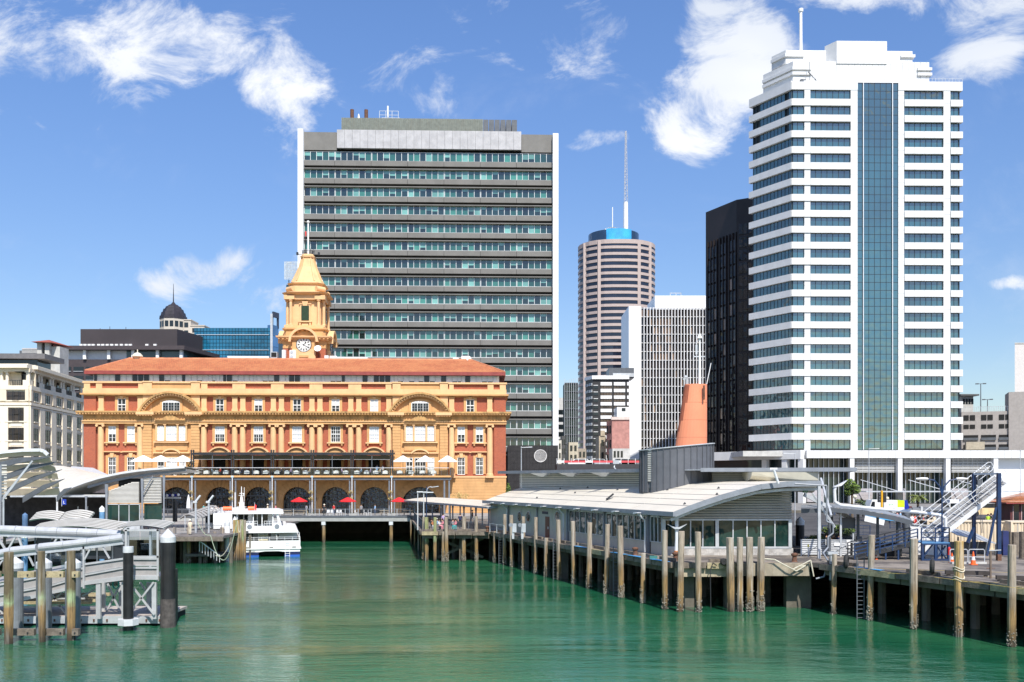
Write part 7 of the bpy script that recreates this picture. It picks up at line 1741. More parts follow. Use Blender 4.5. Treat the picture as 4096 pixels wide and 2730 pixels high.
 for k in range(12): a = W(4, 1862+k*12, 100); MB().bar(a, a+Vector((.45, .3, 0)), .1, .14).build('louvre_slat', LOUV, h)
 # grey hipped roof between
 s = thing('low_pitched_roof', 'small grey pitched roof in front of the brick corner pier', 'roof', (XX(280, 146), 146, 0)); a = lambda x, y, dd: W(x, y, dd)-Vector((XX(280, 146), 146, 0))
 MB().loft([[a(262, 1895, 140), a(440, 1903, 140), a(440, 1903, 150), a(262, 1895, 150)], [a(286, 1866, 145), a(372, 1872, 145), a(372, 1872, 146), a(286, 1866, 146)]]).build('roof_sheet', M('pale_grey_roof', (.45, .45, .46), .5, var=.06), s); box('wall', STEELL, s, .1, 4.5, -5, 3, GZ, ZZ(1900, 142))
FRM2 = _m['silver_window_frame']
left_terminal()
def corrugated(name, label, x0, x1, ytop, yend, yb, d, depth, nr, m, xm=None, cat='shelter roof'):
 """barrel shaped shelter built from lapped ribs running across"""
 t = thing(name, label, cat, (XX((x0+x1)/2, d), d, 0)); n = 14; o = XX((x0+x1)/2, d)
 for k in range(nr):
  s = k/nr; zb = ZZ(yb+(ytop-yb)*s, d); rise = (ZZ(ytop, d)-ZZ(yend, d)); y = d*0+depth*s
  pts = []
  for i in range(n+1):
   f = -1+2*i/n; pts.append((XX(x0+(x1-x0)*i/n, d)-o, y, zb-rise*abs(f)**1.8))
  q = MB()
  hh = (ZZ(ytop, d)-ZZ(yb, d))/nr*1.3
  q.loft([[Vector(p), Vector(p)+Vector((0, -.1, hh*.55)), Vector(p)+Vector((0, .12, hh)), Vector(p)+Vector((0, .3, hh*.9)), Vector(p)+Vector((0, .3, 0))] for p in pts]); q.build('roof_rib', m, t)
 return t
CW = M('off_white_corrugated', (.50, .48, .44), .5, var=.05, dirt=.15, dirtcol=(.4, .37, .32))
corrugated('shelter_roof', 'wide low corrugated curved shelter roof behind the gangway', 110, 478, 2078, 2100, 2108, 84, 2.5, 7, CW)
corrugated('shelter_roof', 'left raised hump of ribbed off white roofing above the wide shelter', 118, 232, 2046, 2054, 2078, 87, 1.5, 5, CW)
corrugated('shelter_roof', 'right raised hump of ribbed off white roofing above the wide shelter', 236, 350, 2043, 2053, 2078, 87, 1.5, 5, CW)
corrugated('booth_roof', 'small ribbed curved roof over the glass boarding booth', 466, 654, 2085, 2096, 2104, 66, 2.4, 6, CW)
sh = thing('shelter_screen', 'dark screens and posts under the wide corrugated shelter', 'screen', (XX(300, 85), 85, 0))
for i in range(6): x = XX(140+i*62, 85)-XX(300, 85); box('post', STEELD, sh, x-.06, x+.06, 0, .12, 1.5, 5.2); box('screen_panel', M('tinted_dark_panel', (.03, .032, .04), .3), sh, x+.1, x+1.3, .1, .14, 2.6, 5.1)
for i in range(5): x = XX(150+i*62, 85)-XX(300, 85); box('seat_back', M('grey_seat', (.3, .29, .28), .6), sh, x, x+1.15, -.3, -.2, 3.4, 3.9)
def gangway():
 G = M('gangway_aluminium', (.50, .505, .51), .38, metal=.25, var=.08, scale=2); GP = M('grey_side_panel', (.34, .325, .315), .5, var=.1, dirt=.15); gl = clear_glass('booth_glass', (.86, .92, .96), .10)
 t = thing('boarding_gangway', 'white tubular truss gangway with grey side panels leading to the glass booth', 'gangway', (XX(490, 65), 65, 0)); o = Vector((XX(490, 65), 65, 0))
 V = lambda x, y, d: W(x, y, d)-o
 dn, df = 62.5, 66.5
 # far chord (upper in the picture) and near chord in two lengths
 cyl_l = [('top_chord', [(-60, 2117, df), (67, 2121, df), (150, 2124, df), (233, 2127, df), (314, 2130, df), (393, 2134, df), (488, 2139, df)], .30), ('top_chord', [(-60, 2228, dn), (46, 2204, dn), (148, 2193, dn)], .26), ('top_chord', [(158, 2190, dn), (257, 2180, dn), (352, 2169, dn), (446, 2158, dn), (494, 2152, dn)], .26)]
 for nm, pts, r in cyl_l:
  vs = [V(*p) for p in pts]
  for a, b in zip(vs, vs[1:]):
   MB().cyl(a+(b-a)*.01, b-(b-a)*.012, r, n=14).build(nm, G, t)
   MB().cyl(b-(b-a)*.02, b, r*1.06, n=14).build('joint_ring', STEELL, t);
  q = MB()
  for a, b in zip(vs, vs[1:]): q.bar(a-Vector((0, 0, r+.08)), b-Vector((0, 0, r+.08)), .2, .2)
  q.build('chord_rail', STEELL, t)
 # diagonals, far and near
 q = MB(); prs = [(67, 20, 2140, 2195), (72, 98, 2140, 2195), (235, 198, 2142, 2180), (240, 262, 2142, 2180), (392, 365, 2146, 2170), (398, 420, 2146, 2170), (-15, 25, 2140, 2180)]
 for a, b, y0, y1 in prs: q.bar(V(a, y0, df), V(b, y1+25, df), .12, .12)
 q.build('truss_diagonal', G, t); q = MB()
 for a, b, y0, y1 in ((110, 135, 2215, 2265), (362, 338, 2195, 2240), (412, 438, 2190, 2235), (20, -10, 2230, 2270), (190, 170, 2205, 2262)): q.bar(V(a, y0, dn), V(b, y1, dn), .1, .1)
 q.build('truss_diagonal', G, t)
 # near side: stepped grey panels between white rails, rising to the right
 def band(xs, m, nm, dd, th=.06):
  (x0, ya, yb), (x1, yc, yd) = xs
  a, b, c, e = V(x0, yb, dd), V(x1, yd, dd), V(x1, yc, dd), V(x0, ya, dd); w = Vector((0, th, 0)); MB().loft([[a, b, c, e], [a+w, b+w, c+w, e+w]]).build(nm, m, t)
 for (l0, l1, l2, l3) in (((338, 2232, 2240), (493, 2232, 2240), 0, 0),): pass
 R_ = [((338, 2262, 2294), (493, 2240, 2266)), ((338, 2304, 2326), (493, 2276, 2304)), ((534, 2240, 2262), (628, 2240, 2262)), ((534, 2276, 2302), (628, 2276, 2302))]
 L_ = [((-60, 2355, 2385), (200, 2305, 2338)), ((-60, 2395, 2425), (200, 2348, 2368)), ((200, 2305, 2338), (332, 2278, 2300)), ((200, 2348, 2368), (332, 2310, 2334))]
 for r in R_+L_: band(r, GP, 'side_panel', dn+.1)
 for r in R_+L_:
  (x0, ya, yb), (x1, yc, yd) = r; band(((x0, ya-8, ya), (x1, yc-8, yc)), G, 'side_rail', dn, .12)
  band(((x0, yb, yb+3), (x1, yd, yd+3)), G, 'side_rail', dn, .12)
 band(((335, 2326, 2342), (493, 2306, 2322)), G, 'bottom_chord', dn-.05, .3); band(((-60, 2428, 2440), (332, 2334, 2348)), G, 'bottom_chord', dn-.05, .3); band(((534, 2305, 2320), (632, 2305, 2320)), G, 'bottom_chord', dn-.05, .3)
 band(((330, 2186, 2355), (337, 2186, 2355)), G, 'end_post', dn-.1, .2)
 MB().loft([[V(-60, 2340, dn+.4), V(335, 2260, dn+.4), V(335, 2245, df), V(-60, 2320, df)], [V(-60, 2344, dn+.4), V(335, 2264, dn+.4), V(335, 2249, df), V(-60, 2324, df)]]).build('walkway_floor', M('gangway_floor', (.30, .29, .28), .7, var=.1), t)
 # clear balustrade sheets
 for a, b in ((160, 245), (245, 330)): band(((a, 2222, 2275), (b, 2212, 2258)), gl, 'glass_panel', dn+.2, .02)
 # glass booth
 bt = thing('boarding_booth', 'glass sided boarding booth on white legs over the pontoon', 'booth', (XX(565, 63.5), 63.5, 0)); o2 = Vector((XX(565, 63.5), 63.5, 0)); V2 = lambda x, y, d: W(x, y, d)-o2
 f = MB()
 for x, y0, y1, dd in ((505, 2120, 2330, 62.6), (632, 2118, 2325, 62.6), (512, 2112, 2300, 66.5), (602, 2112, 2300, 66.5)): f.bar(V2(x, y0, dd), V2(x, y1, dd), .14, .14, (0, 1, 0))
 for y in (2122, 2228): f.bar(V2(500, y, 62.6), V2(636, y, 62.6), .14, .12); f.bar(V2(634, y, 62.6), V2(604, y-4, 66.5), .1, .1)
 f.build('booth_frame', G, bt)
 for a, b in ((512, 560), (560, 628)): q = MB(); q.box(XX(a, 62.7)-o2.x+.04, XX(b, 62.7)-o2.x-.04, -.8, -.78, ZZ(2225, 62.7), ZZ(2125, 62.7)); q.build('glass_panel', gl, bt)
 MB().loft([[V2(634, 2125, 62.7), V2(604, 2120, 66.5), V2(604, 2222, 66.5), V2(634, 2226, 62.7)], [V2(635, 2125, 62.7), V2(605, 2120, 66.5), V2(605, 2222, 66.5), V2(635, 2226, 62.7)]]).build('glass_panel', gl, bt)
 box('booth_floor', STEELL, bt, XX(500, 63)-o2.x, XX(636, 63)-o2.x, -.9, 3, ZZ(2318, 62.7), ZZ(2310, 62.7))
 for x, dd in ((395, 62.6), (412, 66), (485, 66), (618, 62.6), (596, 66), (497, 62.8)): q = MB(); a = V2(x, 2330, dd); q.box(a.x-.15, a.x+.15, a.y-.1, a.y+.1, .55, a.z); q.build('leg', G, bt)
 for (x0, y0, x1, y1, dd) in ((536, 2355, 618, 2460, 62.4), (615, 2330, 536, 2432, 62.4), (430, 2335, 482, 2450, 65.5), (480, 2340, 425, 2450, 65.5), (330, 2385, 395, 2352, 63.5), (560, 2330, 620, 2420, 66)): MB().bar(V2(x0, y0, dd), V2(x1, y1, dd), .1, .12).build('cross_brace', G, bt)
 # pontoon
 p = thing('pontoon', 'low concrete and steel pontoon floating beneath the boarding booth', 'pontoon', (XX(480, 64), 64, 0)); a, b = XX(150, 63.2)-XX(480, 64), XX(640, 63.2)-XX(480, 64)
 box('deck_slab', M('pontoon_deck', (.40, .35, .31), .8, var=.15), p, a-6, b, -.7, 4.5, .42, .6); box('edge_channel', STEELL, p, a-6, b, -.86, -.7, .15, .62); box('hull', DARK, p, a-5.8, b-.1, -.65, 4.4, -.5, .42)
 for i in range(16): c = a-5+(b-a+5)*i/15; box('bolt_block', RUST, p, c-.05, c+.05, -.92, -.86, .28, .45)
 for i in range(5): box('deck_joist', TIMY, p, a-5.5, XX(330, 63)-XX(480, 64), .2+i*.75, .5+i*.75, 1.3+.05*i, 1.5+.05*i)
 box('rubber_fender', BLACK, p, b-.05, b+.35, 1.2, 1.6, -.4, 3.6);
 q = MB()
 for x0, y0, x1, y1 in ((0, 2440, 20, 2470), (0, 2398, 128, 2480), (130, 2375, 80, 2430), (200, 2370, 262, 2455), (250, 2370, 195, 2420), (200, 2395, 340, 2395), (90, 2430, 250, 2425)): q.bar(W(x0, y0, 64.5)-Vector((XX(480, 64), 64, 0)), W(x1, y1, 64.5)-Vector((XX(480, 64), 64, 0)), .1, .1)
 q.build('pontoon_truss', G, p)
 coil = MB(); c = W(462, 2338, 65);
 for k in range(5): coil.tube([c+Vector((.22*math.cos(2*PI*j/10), .03*k, .32*math.sin(2*PI*j/10))) for j in range(11)], .03, 5)
 tag(coil.build('rope_coil', M('green_rope', (.05, .35, .25), .8)), 'coil of green rope hanging under the boarding booth', 'rope')
gangway()
make_pile(36, 36, 2576, 2209, 'leftmost mossy timber pile beside the gangway', PILEM, barn=0, pc='three timber piles beside the gangway'); make_pile(168, 28, 2569, 2205, 'middle mossy timber pile beside the gangway', PILEM, barn=0, pc='three timber piles beside the gangway'); make_pile(285, 34, 2562, 2203, 'right mossy timber pile beside the gangway', PILEM, barn=0, pc='three timber piles beside the gangway')
for nm, ya, yb, m, lab in (('waling', 2284, 2308, TIMY, 'pale yellow timber waling bolted across the three left piles'), ('waling', 2512, 2538, TIM, 'lower weathered waling just above the water across the three left piles')):
 d = 57.6; t = thing(nm, lab, 'beam', (XX(160, d), d-.5, ZZ(yb, d)))
 for a, b in ((-40, 14), (52, 152), (182, 268), (302, 328)): box('beam_length', m, t, XX(a, d)-XX(160, d), XX(b, d)-XX(160, d), 0, .28, 0, ZZ(ya, d)-ZZ(yb, d))
 q = MB()
 for x in (4, 66, 128, 200, 258, 315): c = XX(x, d)-XX(160, d); q.cyl((c, -.02, .17), (c, -.06, .17), .05, n=8)
 q.build('bolt_head', BLACK, t, kind='stuff')
def steel_pile(x, w, ytop, ycone, yb, d, m, label, cap=WHITE, col=None):
 r = w*d/FPX/2; t = thing('steel_pile', label, 'pile', (XX(x, d), d, 0), 0, 'capped steel guide piles'); zc, zt = ZZ(ycone, d), ZZ(ytop, d)
 MB().cyl((0, 0, -2), (0, 0, zc), r, n=20).build('shaft', m, t)
 if ytop < ycone: MB().lathe([(r*1.04, zc-.35), (r*1.04, zc), (r*1.0, zc+.05), (.03, zt)], n=20).build('cone_cap', cap, t)
 return t
BP = M('black_pile_sleeve', (.014, .014, .015), .38, var=.3, scale=1.5, dirt=.3, dirtcol=(.06, .05, .04)); CAPG = M('pale_cap', (.55, .56, .57), .4)
t = steel_pile(672, 58, 2116, 2149, 2509, 62.6, BP, 'tall black sleeved pile with pale cone cap right of the booth', CAPG); MB().lathe([(.5, -.1), (.492, 1.5), (.488, 1.9)], n=20).build('worn_foot', M('scuffed_sleeve', (.07, .06, .055), .8, var=.4, scale=3), t)
t = steel_pile(513, 39, 2187, 2209, 2506, 61.3, BP, 'shorter black sleeved pile in front of the glass booth', CAPG); MB().cyl((0, 0, ZZ(2211, 61.3)), (0, 0, ZZ(2187, 61.3)), .33, n=20).build('steel_top', CAPG, t)
[bpy.data.objects.remove(c) for c in list(t.children) if c.name.startswith('cone_cap')]
MB().cyl((0, 0, .35), (0, 0, .75), .68, n=8).build('roller_collar', CAPG, t)
GPL = M('grey_pile_steel', (.17, .185, .20), .5, var=.15, dirt=.3, dirtcol=(.06, .06, .06))
for i, x in enumerate((62, 176, 292)): steel_pile(x, 58, 2228, 2252, 2500, 60.2, GPL, 'grey steel pile with pale cone cap, %s behind the timber piles' % ('left' if i == 0 else 'middle' if i == 1 else 'right'), CAPG)
steel_pile(408, 20, 2024, 2036, 2200, 105, M('faded_blue_pile', (.12, .25, .42), .6, var=.3), 'blue pile with white pointed cap before the left terminal window', WHITE); steel_pile(100, 20, 2052, 2062, 2200, 92, M('faded_blue_pile2', (.10, .18, .32), .6, var=.3), 'blue pile in the shade of the left terminal hall', _m['faded_blue_pile2'] if 'faded_blue_pile2' in _m else WHITE); steel_pile(98, 22, 2125, 2136, 2250, 80, _m['faded_blue_pile'], 'blue pile behind the near end of the gangway', WHITE)
for i, (x, w) in enumerate(((427, 15), (460, 20), (493, 20), (525, 12))): make_pile(x, w, 2220, 2077 if i else 2079, 'pale pile top %s from left under the left terminal window' % ORD[i], barn=0)
# palm fronds at the left edge
def palm(x, d, zb, h, label, nf=14, fl=1.8, droop=.9, m=LEAFY, tr=.14, trunk=True):
 t = thing('palm_tree', label, 'palm tree', (XX(x, d), d, zb)); rr = random.Random(int(x))
 if trunk: MB().lathe([(tr*1.4, 0), (tr, .5), (tr*.8, h*.9), (tr*1.3, h)], n=8).build('trunk', BARK, t)
 for k in range(nf):
  a = 2*PI*k/nf+rr.uniform(-.2, .2); up = rr.uniform(.1, 1.1); q = MB(); n = 7; prev = None
  for i in range(n+1):
   s = i/n; p = Vector((math.cos(a)*fl*s*math.cos(up*.6), math.sin(a)*fl*s*math.cos(up*.6), h+fl*(math.sin(up)*s-droop*s*s)))
   if prev is not None:
    sd_ = Vector((-math.sin(a), math.cos(a), 0));
    for g in (-1, 1):
     w = fl*.26*math.sin(PI*min(1, s*.9+.12)); tip = p+sd_*g*w+Vector((0, 0, -w*.5)); q.face([prev, p, tip]);
   prev = p
  q.build('frond', m, t)
 return t
palm(18, 78, 2.0, 3.6, 'palm with bright green fronds behind the gangway at the left edge', 12, 1.9)
# ================= jetty, ferry and dolphin in the middle left =================
def jetty():
 t = thing('jetty', 'old timber jetty with dark railing left of the moored ferry', 'jetty', (XX(790, 108), 108, 0)); O = Vector((XX(790, 108), 108))
 a, b = XX(640, 107)-O.x, XX(890, 107)-O.x
 box('deck', M('jetty_deck', (.17, .15, .14), .85, var=.2), t, a-9, b, -.6, 40, 3.05, 3.35); box('edge_beam', TIM, t, a+1.2, b, -.9, -.6, 2.75, 3.2)
 for i in range(5):
  for k in range(3): q = MB().cyl((a+i*1.8, 2+k*4, -2), (a+i*1.8, 2+k*4, 3), .22, n=7); q.build('rear_pile', CONC, t)
 box('landing_stage', M('brown_landing', (.14, .12, .11), .8), t, a+2, b-.5, 1.5, 6, .8, 1.1)
 q = MB(); c0 = XX(790, 108)-O.x;
 for k in range(6): q.bar((c0+.2+k*.1, 0, 2.7-k*.05), (c0+2.6, .2, .9), .05, .05)
 for k in range(8): q.bar((c0+.2+k*.33, .1, 2.7-k*.22), (c0+.2+k*.33, .1, 1.5-k*.18), .05, .05)
 q.build('stair_truss', ALU, t)
 for (x, yb, w, lab) in ((699, 2248, 12, 'slim'), (755, 2253, 15, 'barnacle footed'), (821, 2252, 14, 'barnacle footed'), (859, 2248, 14, 'barnacle footed'), (890, 2246, 15, 'tall')):
  make_pile(x, w, yb, 2110 if x < 800 or x > 880 else 2140, '%s jetty pile, %s from the left' % (lab, ORD[[699, 755, 821, 859, 890].index(x)]), barn=(0 if x == 699 else 230))
 railing('dark slatted railing on the jetty behind the man in white', [(XX(640, 110), 110), (XX(885, 110), 110)], z=3.35, m=STEELD); railing('grey railing further back on the quay corner', [(XX(670, 140), 140), (XX(900, 140), 140)], z=GZ, m=STEELD)
 g = thing('covered_gangway', 'small curved grey roof over the gangway beside the jetty', 'gangway roof', (XX(770, 116), 116, 0)); o = XX(770, 116)
 n = 8; rows = 9
 for k in range(rows):
  x0, x1 = XX(717+k*3.5, 116)-o, XX(790+k*4, 116)-o; z0 = ZZ(2078-k*3.6, 116); q = MB(); pts = [(x0+(x1-x0)*i/n, k*.7, z0+.9*math.sin(PI*(.1+.8*i/n))-.3) for i in range(n+1)]
  q.loft([[Vector(p), Vector(p)+Vector((0, .7, 0)), Vector(p)+Vector((0, .7, .08)), Vector(p)+Vector((0, 0, .08))] for p in pts]); q.build('roof_rib', M('grey_ribbed_roof', (.36, .35, .34), .5), g)
 for i in range(6): x = XX(740+i*15, 116)-o; box('post', STEELL, g, x-.05, x+.05, i*.8, i*.8+.1, 3.3, ZZ(2065-i*2, 116))
 for x, lab in ((783, 'left'), (835, 'right')):
  dd = 113; v = thing('davit', 'grey davit post with tilted white arm, %s of the pair on the jetty' % lab, 'davit', (XX(x, dd), dd, 3.35), 0, 'davits on the jetty'); h = ZZ(2008, dd)-3.35
  MB().cyl((0, 0, 0), (0, 0, h), .12, n=10).build('post', STEELL, v); MB().cyl((-.1, 0, h-.1), (.55, 0, h+.75), .13, n=8).build('arm', ALU, v); MB().box(-.3, .15, -.15, .15, h-.15, h+.1).build('head_block', CAPG, v)
 # white capped piles and big ochre dolphin
 steel_pile(909, 22, 2068, 2093, 2200, 113, WHITE, 'white pile with grey pointed cap left of the ochre dolphin', CAPG); steel_pile(939, 20, 2066, 2085, 2200, 117, WHITE, 'second white pile half hidden by the ochre dolphin', CAPG); steel_pile(891, 18, 2030, 2030, 2200, 121, STEELL, 'plain grey steel pile behind the white capped pile')
 d = DW(2243); D = thing('timber_dolphin', 'thick cluster of ochre stained timbers fendering the white ferry', 'dolphin', (XX(958, d), d, 0)); rr = random.Random(4)
 for i in range(6):
  x = -.62+i*.25; MB().loft([[(x+.145*math.cos(2*PI*k/8), (.1 if i % 2 else -.05)+.145*math.sin(2*PI*k/8), z) for k in range(8)] for z in (-2, 1.5, ZZ(2082+rr.uniform(-3, 3), d))]).build('timber', (PILEO, PILEG, PILEO, PILE, PILEG, PILE)[i], D)
 make_pile(902, 26, 2238, 2167, 'dark short pile under the white capped piles', PILE, barn=60)
 q = MB(); r0 = W(940, 2100, 110)
 def cat(p, q_, sag, r=.035, n=10):
  p, q_ = Vector(p), Vector(q_); return [p+(q_-p)*(i/n)-Vector((0, 0, sag*math.sin(PI*i/n))) for i in range(n+1)]
 q.tube(cat(W(790, 2090, 107), W(842, 2142, 107), .5), .035, 5); q.tube(cat(W(842, 2142, 107), W(872, 2225, 106.5), .2), .035, 5); q.tube(cat(W(872, 2225, 106.5), W(945, 2100, 106.5), 1.9), .035, 5); tag(q.build('mooring_rope', M('green_white_rope', (.38, .45, .33), .8)), 'greenish mooring rope sagging from the jetty to the ochre dolphin', 'rope')
 q = MB(); q.tube(cat(W(950, 2085, 106.6), W(966, 2085, 106.6), 1.3), .04, 5); q.tube(cat(W(862, 2222, 106.4), W(922, 2170, 106.4), .7), .04, 5); tag(q.build('mooring_rope', ROPE), 'pale rope looped over the top of the ochre dolphin', 'rope')
jetty()
def ferry_boat():
 d = DW(2229); x0, x1 = XX(958, d), XX(1197, d); cx = (x0+x1)/2; w = (x1-x0)/2
 t = thing('catamaran_ferry', 'white two deck catamaran ferry with blue boot stripe moored stern on', 'ferry', (cx, d, 0), math.atan2(-cx, d)*.97)
 HW = M('ferry_white_paint', (.82, .82, .81), .3, var=.02, dirt=.05, dirtcol=(.5, .45, .35)); NV = M('navy_stripe', (.015, .02, .08), .4); BL = M('bright_blue_antifoul', (.02, .10, .45), .5); GL = glass('boat_glass', (.012, .016, .018), ior=1.5)
 Z = lambda y, dd=0: ZZ(y, d+dd); X = lambda x, dd=0: XX(x, d+dd)-cx; L_ = 21
 zt = Z(2163);
 # twin hulls with a tunnel between them
 ta, tb, tc, td = X(1037), X(1060), X(1113), X(1136); zs = Z(2206);
 sec = lambda wl, wr, z0, z1: [(-w*wl, z0), (-w*wl, z1), (w*wr, z1), (w*wr, z0)]
 z0, z1, z2 = -.3, Z(2221), Z(2209)
 for sgn, xi, xo in ((-1, ta, -w), (1, td, w)):
  a, b = min(xi, xo), max(xi, xo)
  for nm, m, za, zb, pr in (('boot_stripe', BL, z0, z1, 0), ('navy_stripe', NV, z1, z2, .004)):
   MB().loft([[(a+.05, 0-pr, za), (b-.05, -pr, za), (b, -pr, zb), (a-.0, -pr, zb)], [(a+.05, L_*.8, za), (b-.05, L_*.8, za), (b, L_*.8, zb), (a, L_*.8, zb)], [((a+b)/2-.05, L_, za), ((a+b)/2+.05, L_, za), ((a+b)/2+.1, L_+1, zb), ((a+b)/2-.1, L_+1, zb)]]).build(nm, m, t)
 q = MB(); pts = [(-w, z2), (ta, z2), (tb, zs), (tc, zs), (td, z2), (w, z2), (w+.05, zt), (-w-.05, zt)]
 q.prism(pts, 0, L_*.85); q.build('hull', HW, t); MB().prism([(ta+.05, z2-.5), (td-.05, z2-.5), (tc, zs-.03), (tb, zs-.03)], 1.5, 18).build('tunnel', DARK, t)
 q = MB(); q.bar((-w-.1, -.05, Z(2196)), (w+.12, -.05, Z(2196)), .14, .12); q.bar((w+.08, -.05, Z(2196)), (w+.08, L_*.8, Z(2196)), .12, .12); q.build('rubbing_strake', HW, t)
 for x in (995, 1085, 1174): box('stern_port', M('stern_port_frame', (.25, .24, .22), .5), t, X(x)-.25, X(x)+.25, -.05, .02, Z(2193), Z(2188))
 text('TIGER CAT', .2, BLACK, t, (X(1008), -.02, Z(2207)+.02), name='boat_name'); text('AUCKLAND', .12, BLACK, t, (X(1008), -.02, Z(2214)), name='home_port')
 # main deck
 zd = zt; zr = Z(2132); zrt = Z(2119)
 box('main_deck', M('boat_deck', (.35, .35, .34), .7), t, -w, w, 0, L_*.85, zd-.05, zd); box('main_house', HW, t, -w+.35, w-.35, 2.6, L_*.8, zd, zr)
 box('side_bulwark', HW, t, w-.06, w, 0, L_*.8, zd, zd+.05)
 for a, b in ((988, 1012), (1018, 1034), (1077, 1104)): box('aft_window', GL, t, X(a, 2.6), X(b, 2.6), 2.55, 2.62, zd+.05, zr-.1)
 box('aft_door', HW, t, X(1118, 2.6), X(1140, 2.6), 2.5, 2.6, zd+.02, zr-.15); box('door_window', GL, t, X(1124, 2.6), X(1134, 2.6), 2.47, 2.5, zr-.65, zr-.3)
 for a, b in ((-w+.05, -w+.1), (X(1105), X(1105)+.07), (w-.12, w-.05)): box('stanchion', HW, t, a, b, .1, .2, zd, zr)
 ST = M('yellowed_stair', (.72, .62, .38), .5)
 for k in range(5): box('stair_step', HW if k % 2 else ST, t, X(1037), X(1072), .5+k*.3, .85+k*.3, zd+.0+k*.22, zd+.18+k*.22)
 box('stair_side', HW, t, X(1035), X(1037), .4, 2.2, zd, zr);
 MB().prism([(-w-.0, zr), (w-.15, zr), (w-.3, zrt-.1), (w-.9, zrt), (-w, zrt)], -.2, L_*.82).build('main_deck_roof', HW, t)
 q = MB()
 for z in (zd+.42, zd+.2): q.bar((-w, .03, z), (w, .03, z), .04, .04); q.bar((w-.03, .03, z), (w-.03, 6, z), .04, .04)
 for i in range(9): c = -w+2*w*i/8; q.box(c-.02, c+.02, .0, .05, zd, zd+.43)
 q.build('stern_rail', HW, t)
 q = MB(); c = X(1148)
 for s in (-.27, .27): q.box(c+s-.025, c+s+.025, -.12, -.07, -.1, Z(2172))
 for k in range(7): z = .1+k*.28; q.box(c-.27, c+.27, -.11, -.08, z, z+.04)
 q.build('stern_ladder', HW, t)
 # upper deck
 zu = zrt; off = .4; wl, wr = X(950, off), X(1152, off)
 MB().prism([(wl, zu-.02), (wr, zu-.02), (wr-.15, zu+.4), (wl, zu+.4)], .3, L_*.7).build('upper_bulwark', HW, t)
 for a, b in ((988, 1018), (1093, 1124)):
  ac = box('air_unit', HW, t, X(a), X(b), -.15, .35, Z(2122), Z(2092)); MB().cyl(((X(a)+X(b))/2-.05, -.16, Z(2107)), ((X(a)+X(b))/2-.05, -.2, Z(2107)), .3, n=14).build('fan_grille', STEEL, t)
 zc = Z(2054, 2.4); box('upper_cabin', HW, t, X(905, 5), X(1112, 3), 3.2, 13, zu, zc)
 for a, b in ((958, 980), (982, 1001), (1004, 1018), (1034, 1050), (1056, 1094)): box('cabin_window', GL, t, X(a, 3), X(b, 3), 3.12, 3.2, zu+.55, zc-.08)
 box('cabin_door', GL, t, X(1038, 3), X(1052, 3), 3.1, 3.19, zu+.05, zc-.05)
 for x in (958, 1020, 1054, 1096): box('roof_post', HW, t, X(x, .6)-.05, X(x, .6)+.05, .6, .7, zu+.3, zc)
 MB().loft([[(X(1122, .6), .5, zu+.3), (X(1131, .6), .5, zu+.3), (X(1131, .6), 4, zu+.3), (X(1122, .6), 4, zu+.3)], [(X(1108, .6), .5, zc), (X(1117, .6), .5, zc), (X(1117, .6), 4, zc), (X(1108, .6), 4, zc)]]).build('raked_pillar', HW, t)
 MB().prism([(X(948, .5), zc), (X(1135, .5), zc), (X(1137, .5), zc+.12), (X(1120, .5), zc+.3), (X(965, .5), zc+.3), (X(945, .5), zc+.12)], .3, 14).build('upper_roof', HW, t)
 MB().prism([(X(903, 9), zc-.2), (X(950, 9), zc-.2), (X(950, 9), zc+.25), (X(908, 9), zc+.1)], 6, 15).build('wheelhouse_roof', HW, t); box('wheelhouse_window', GL, t, X(907, 9), X(935, 9), 6.5, 6.6, zc-1.3, zc-.25); box('wheelhouse', HW, t, X(905, 9), X(950, 9), 6.6, 14, zu, zc-.2)
 q = MB(); zz = zu+.4
 for a, b in ((984, 1034), (1060, 1112)):
  for h in (.35, .65): q.bar((X(a, .3), .32, zz+h), (X(b, .3), .32, zz+h), .04, .04)
  for k in range(6): c = X(a, .3)+(X(b, .3)-X(a, .3))*k/5; q.box(c-.02, c+.02, .3, .34, zz, zz+.65)
 q.build('upper_rail', HW, t)
 zr2 = zc+.3;
 for a, b in ((931, 964), (1026, 1058)):
  q = MB(); n = 10; q.loft([[(X(a, 4)+(X(b, 4)-X(a, 4))*s, 4+.35*math.cos(2*PI*k/n), zr2+.32+.26*math.sin(2*PI*k/n)) for k in range(n)] for s in (0, .5, 1)]); q.build('life_raft', M('life_raft_orange', (.85, .16, .04), .5), t)
 box('raft_locker', HW, t, X(966, 4), X(990, 4), 3.7, 4.4, zr2, zr2+.4)
 mx = X(1001, 4); q = MB(); q.loft([[(mx-.35, 4-.2, zr2), (mx+.4, 3.8, zr2), (mx+.4, 4.3, zr2), (mx-.35, 4.3, zr2)], [(mx-.1, 4, Z(1985, 4)), (mx+.1, 4, Z(1985, 4)), (mx+.1, 4.2, Z(1985, 4)), (mx-.1, 4.2, Z(1985, 4))]]); q.cyl((mx, 4.1, Z(1986, 4)), (mx, 4.1, Z(1947, 4)), .05, n=8)
 for y, h in ((1982, .35), (1974, .25), (2012, .4), (2028, .6)): q.bar((mx-h, 4.1, Z(y, 4)), (mx+h, 4.1, Z(y, 4)), .05, .06)
 q.ball((mx+.3, 4.1, Z(1977, 4)), .1); q.build('mast', HW, t); q = MB()
 for x, yt in ((983, 1970), (986, 1970), (1019, 1950)): q.cyl((X(x, 5), 5, zr2), (X(x, 5), 5, Z(yt, 5)), .03, n=5)
 q.build('whip_aerial', HW, t)
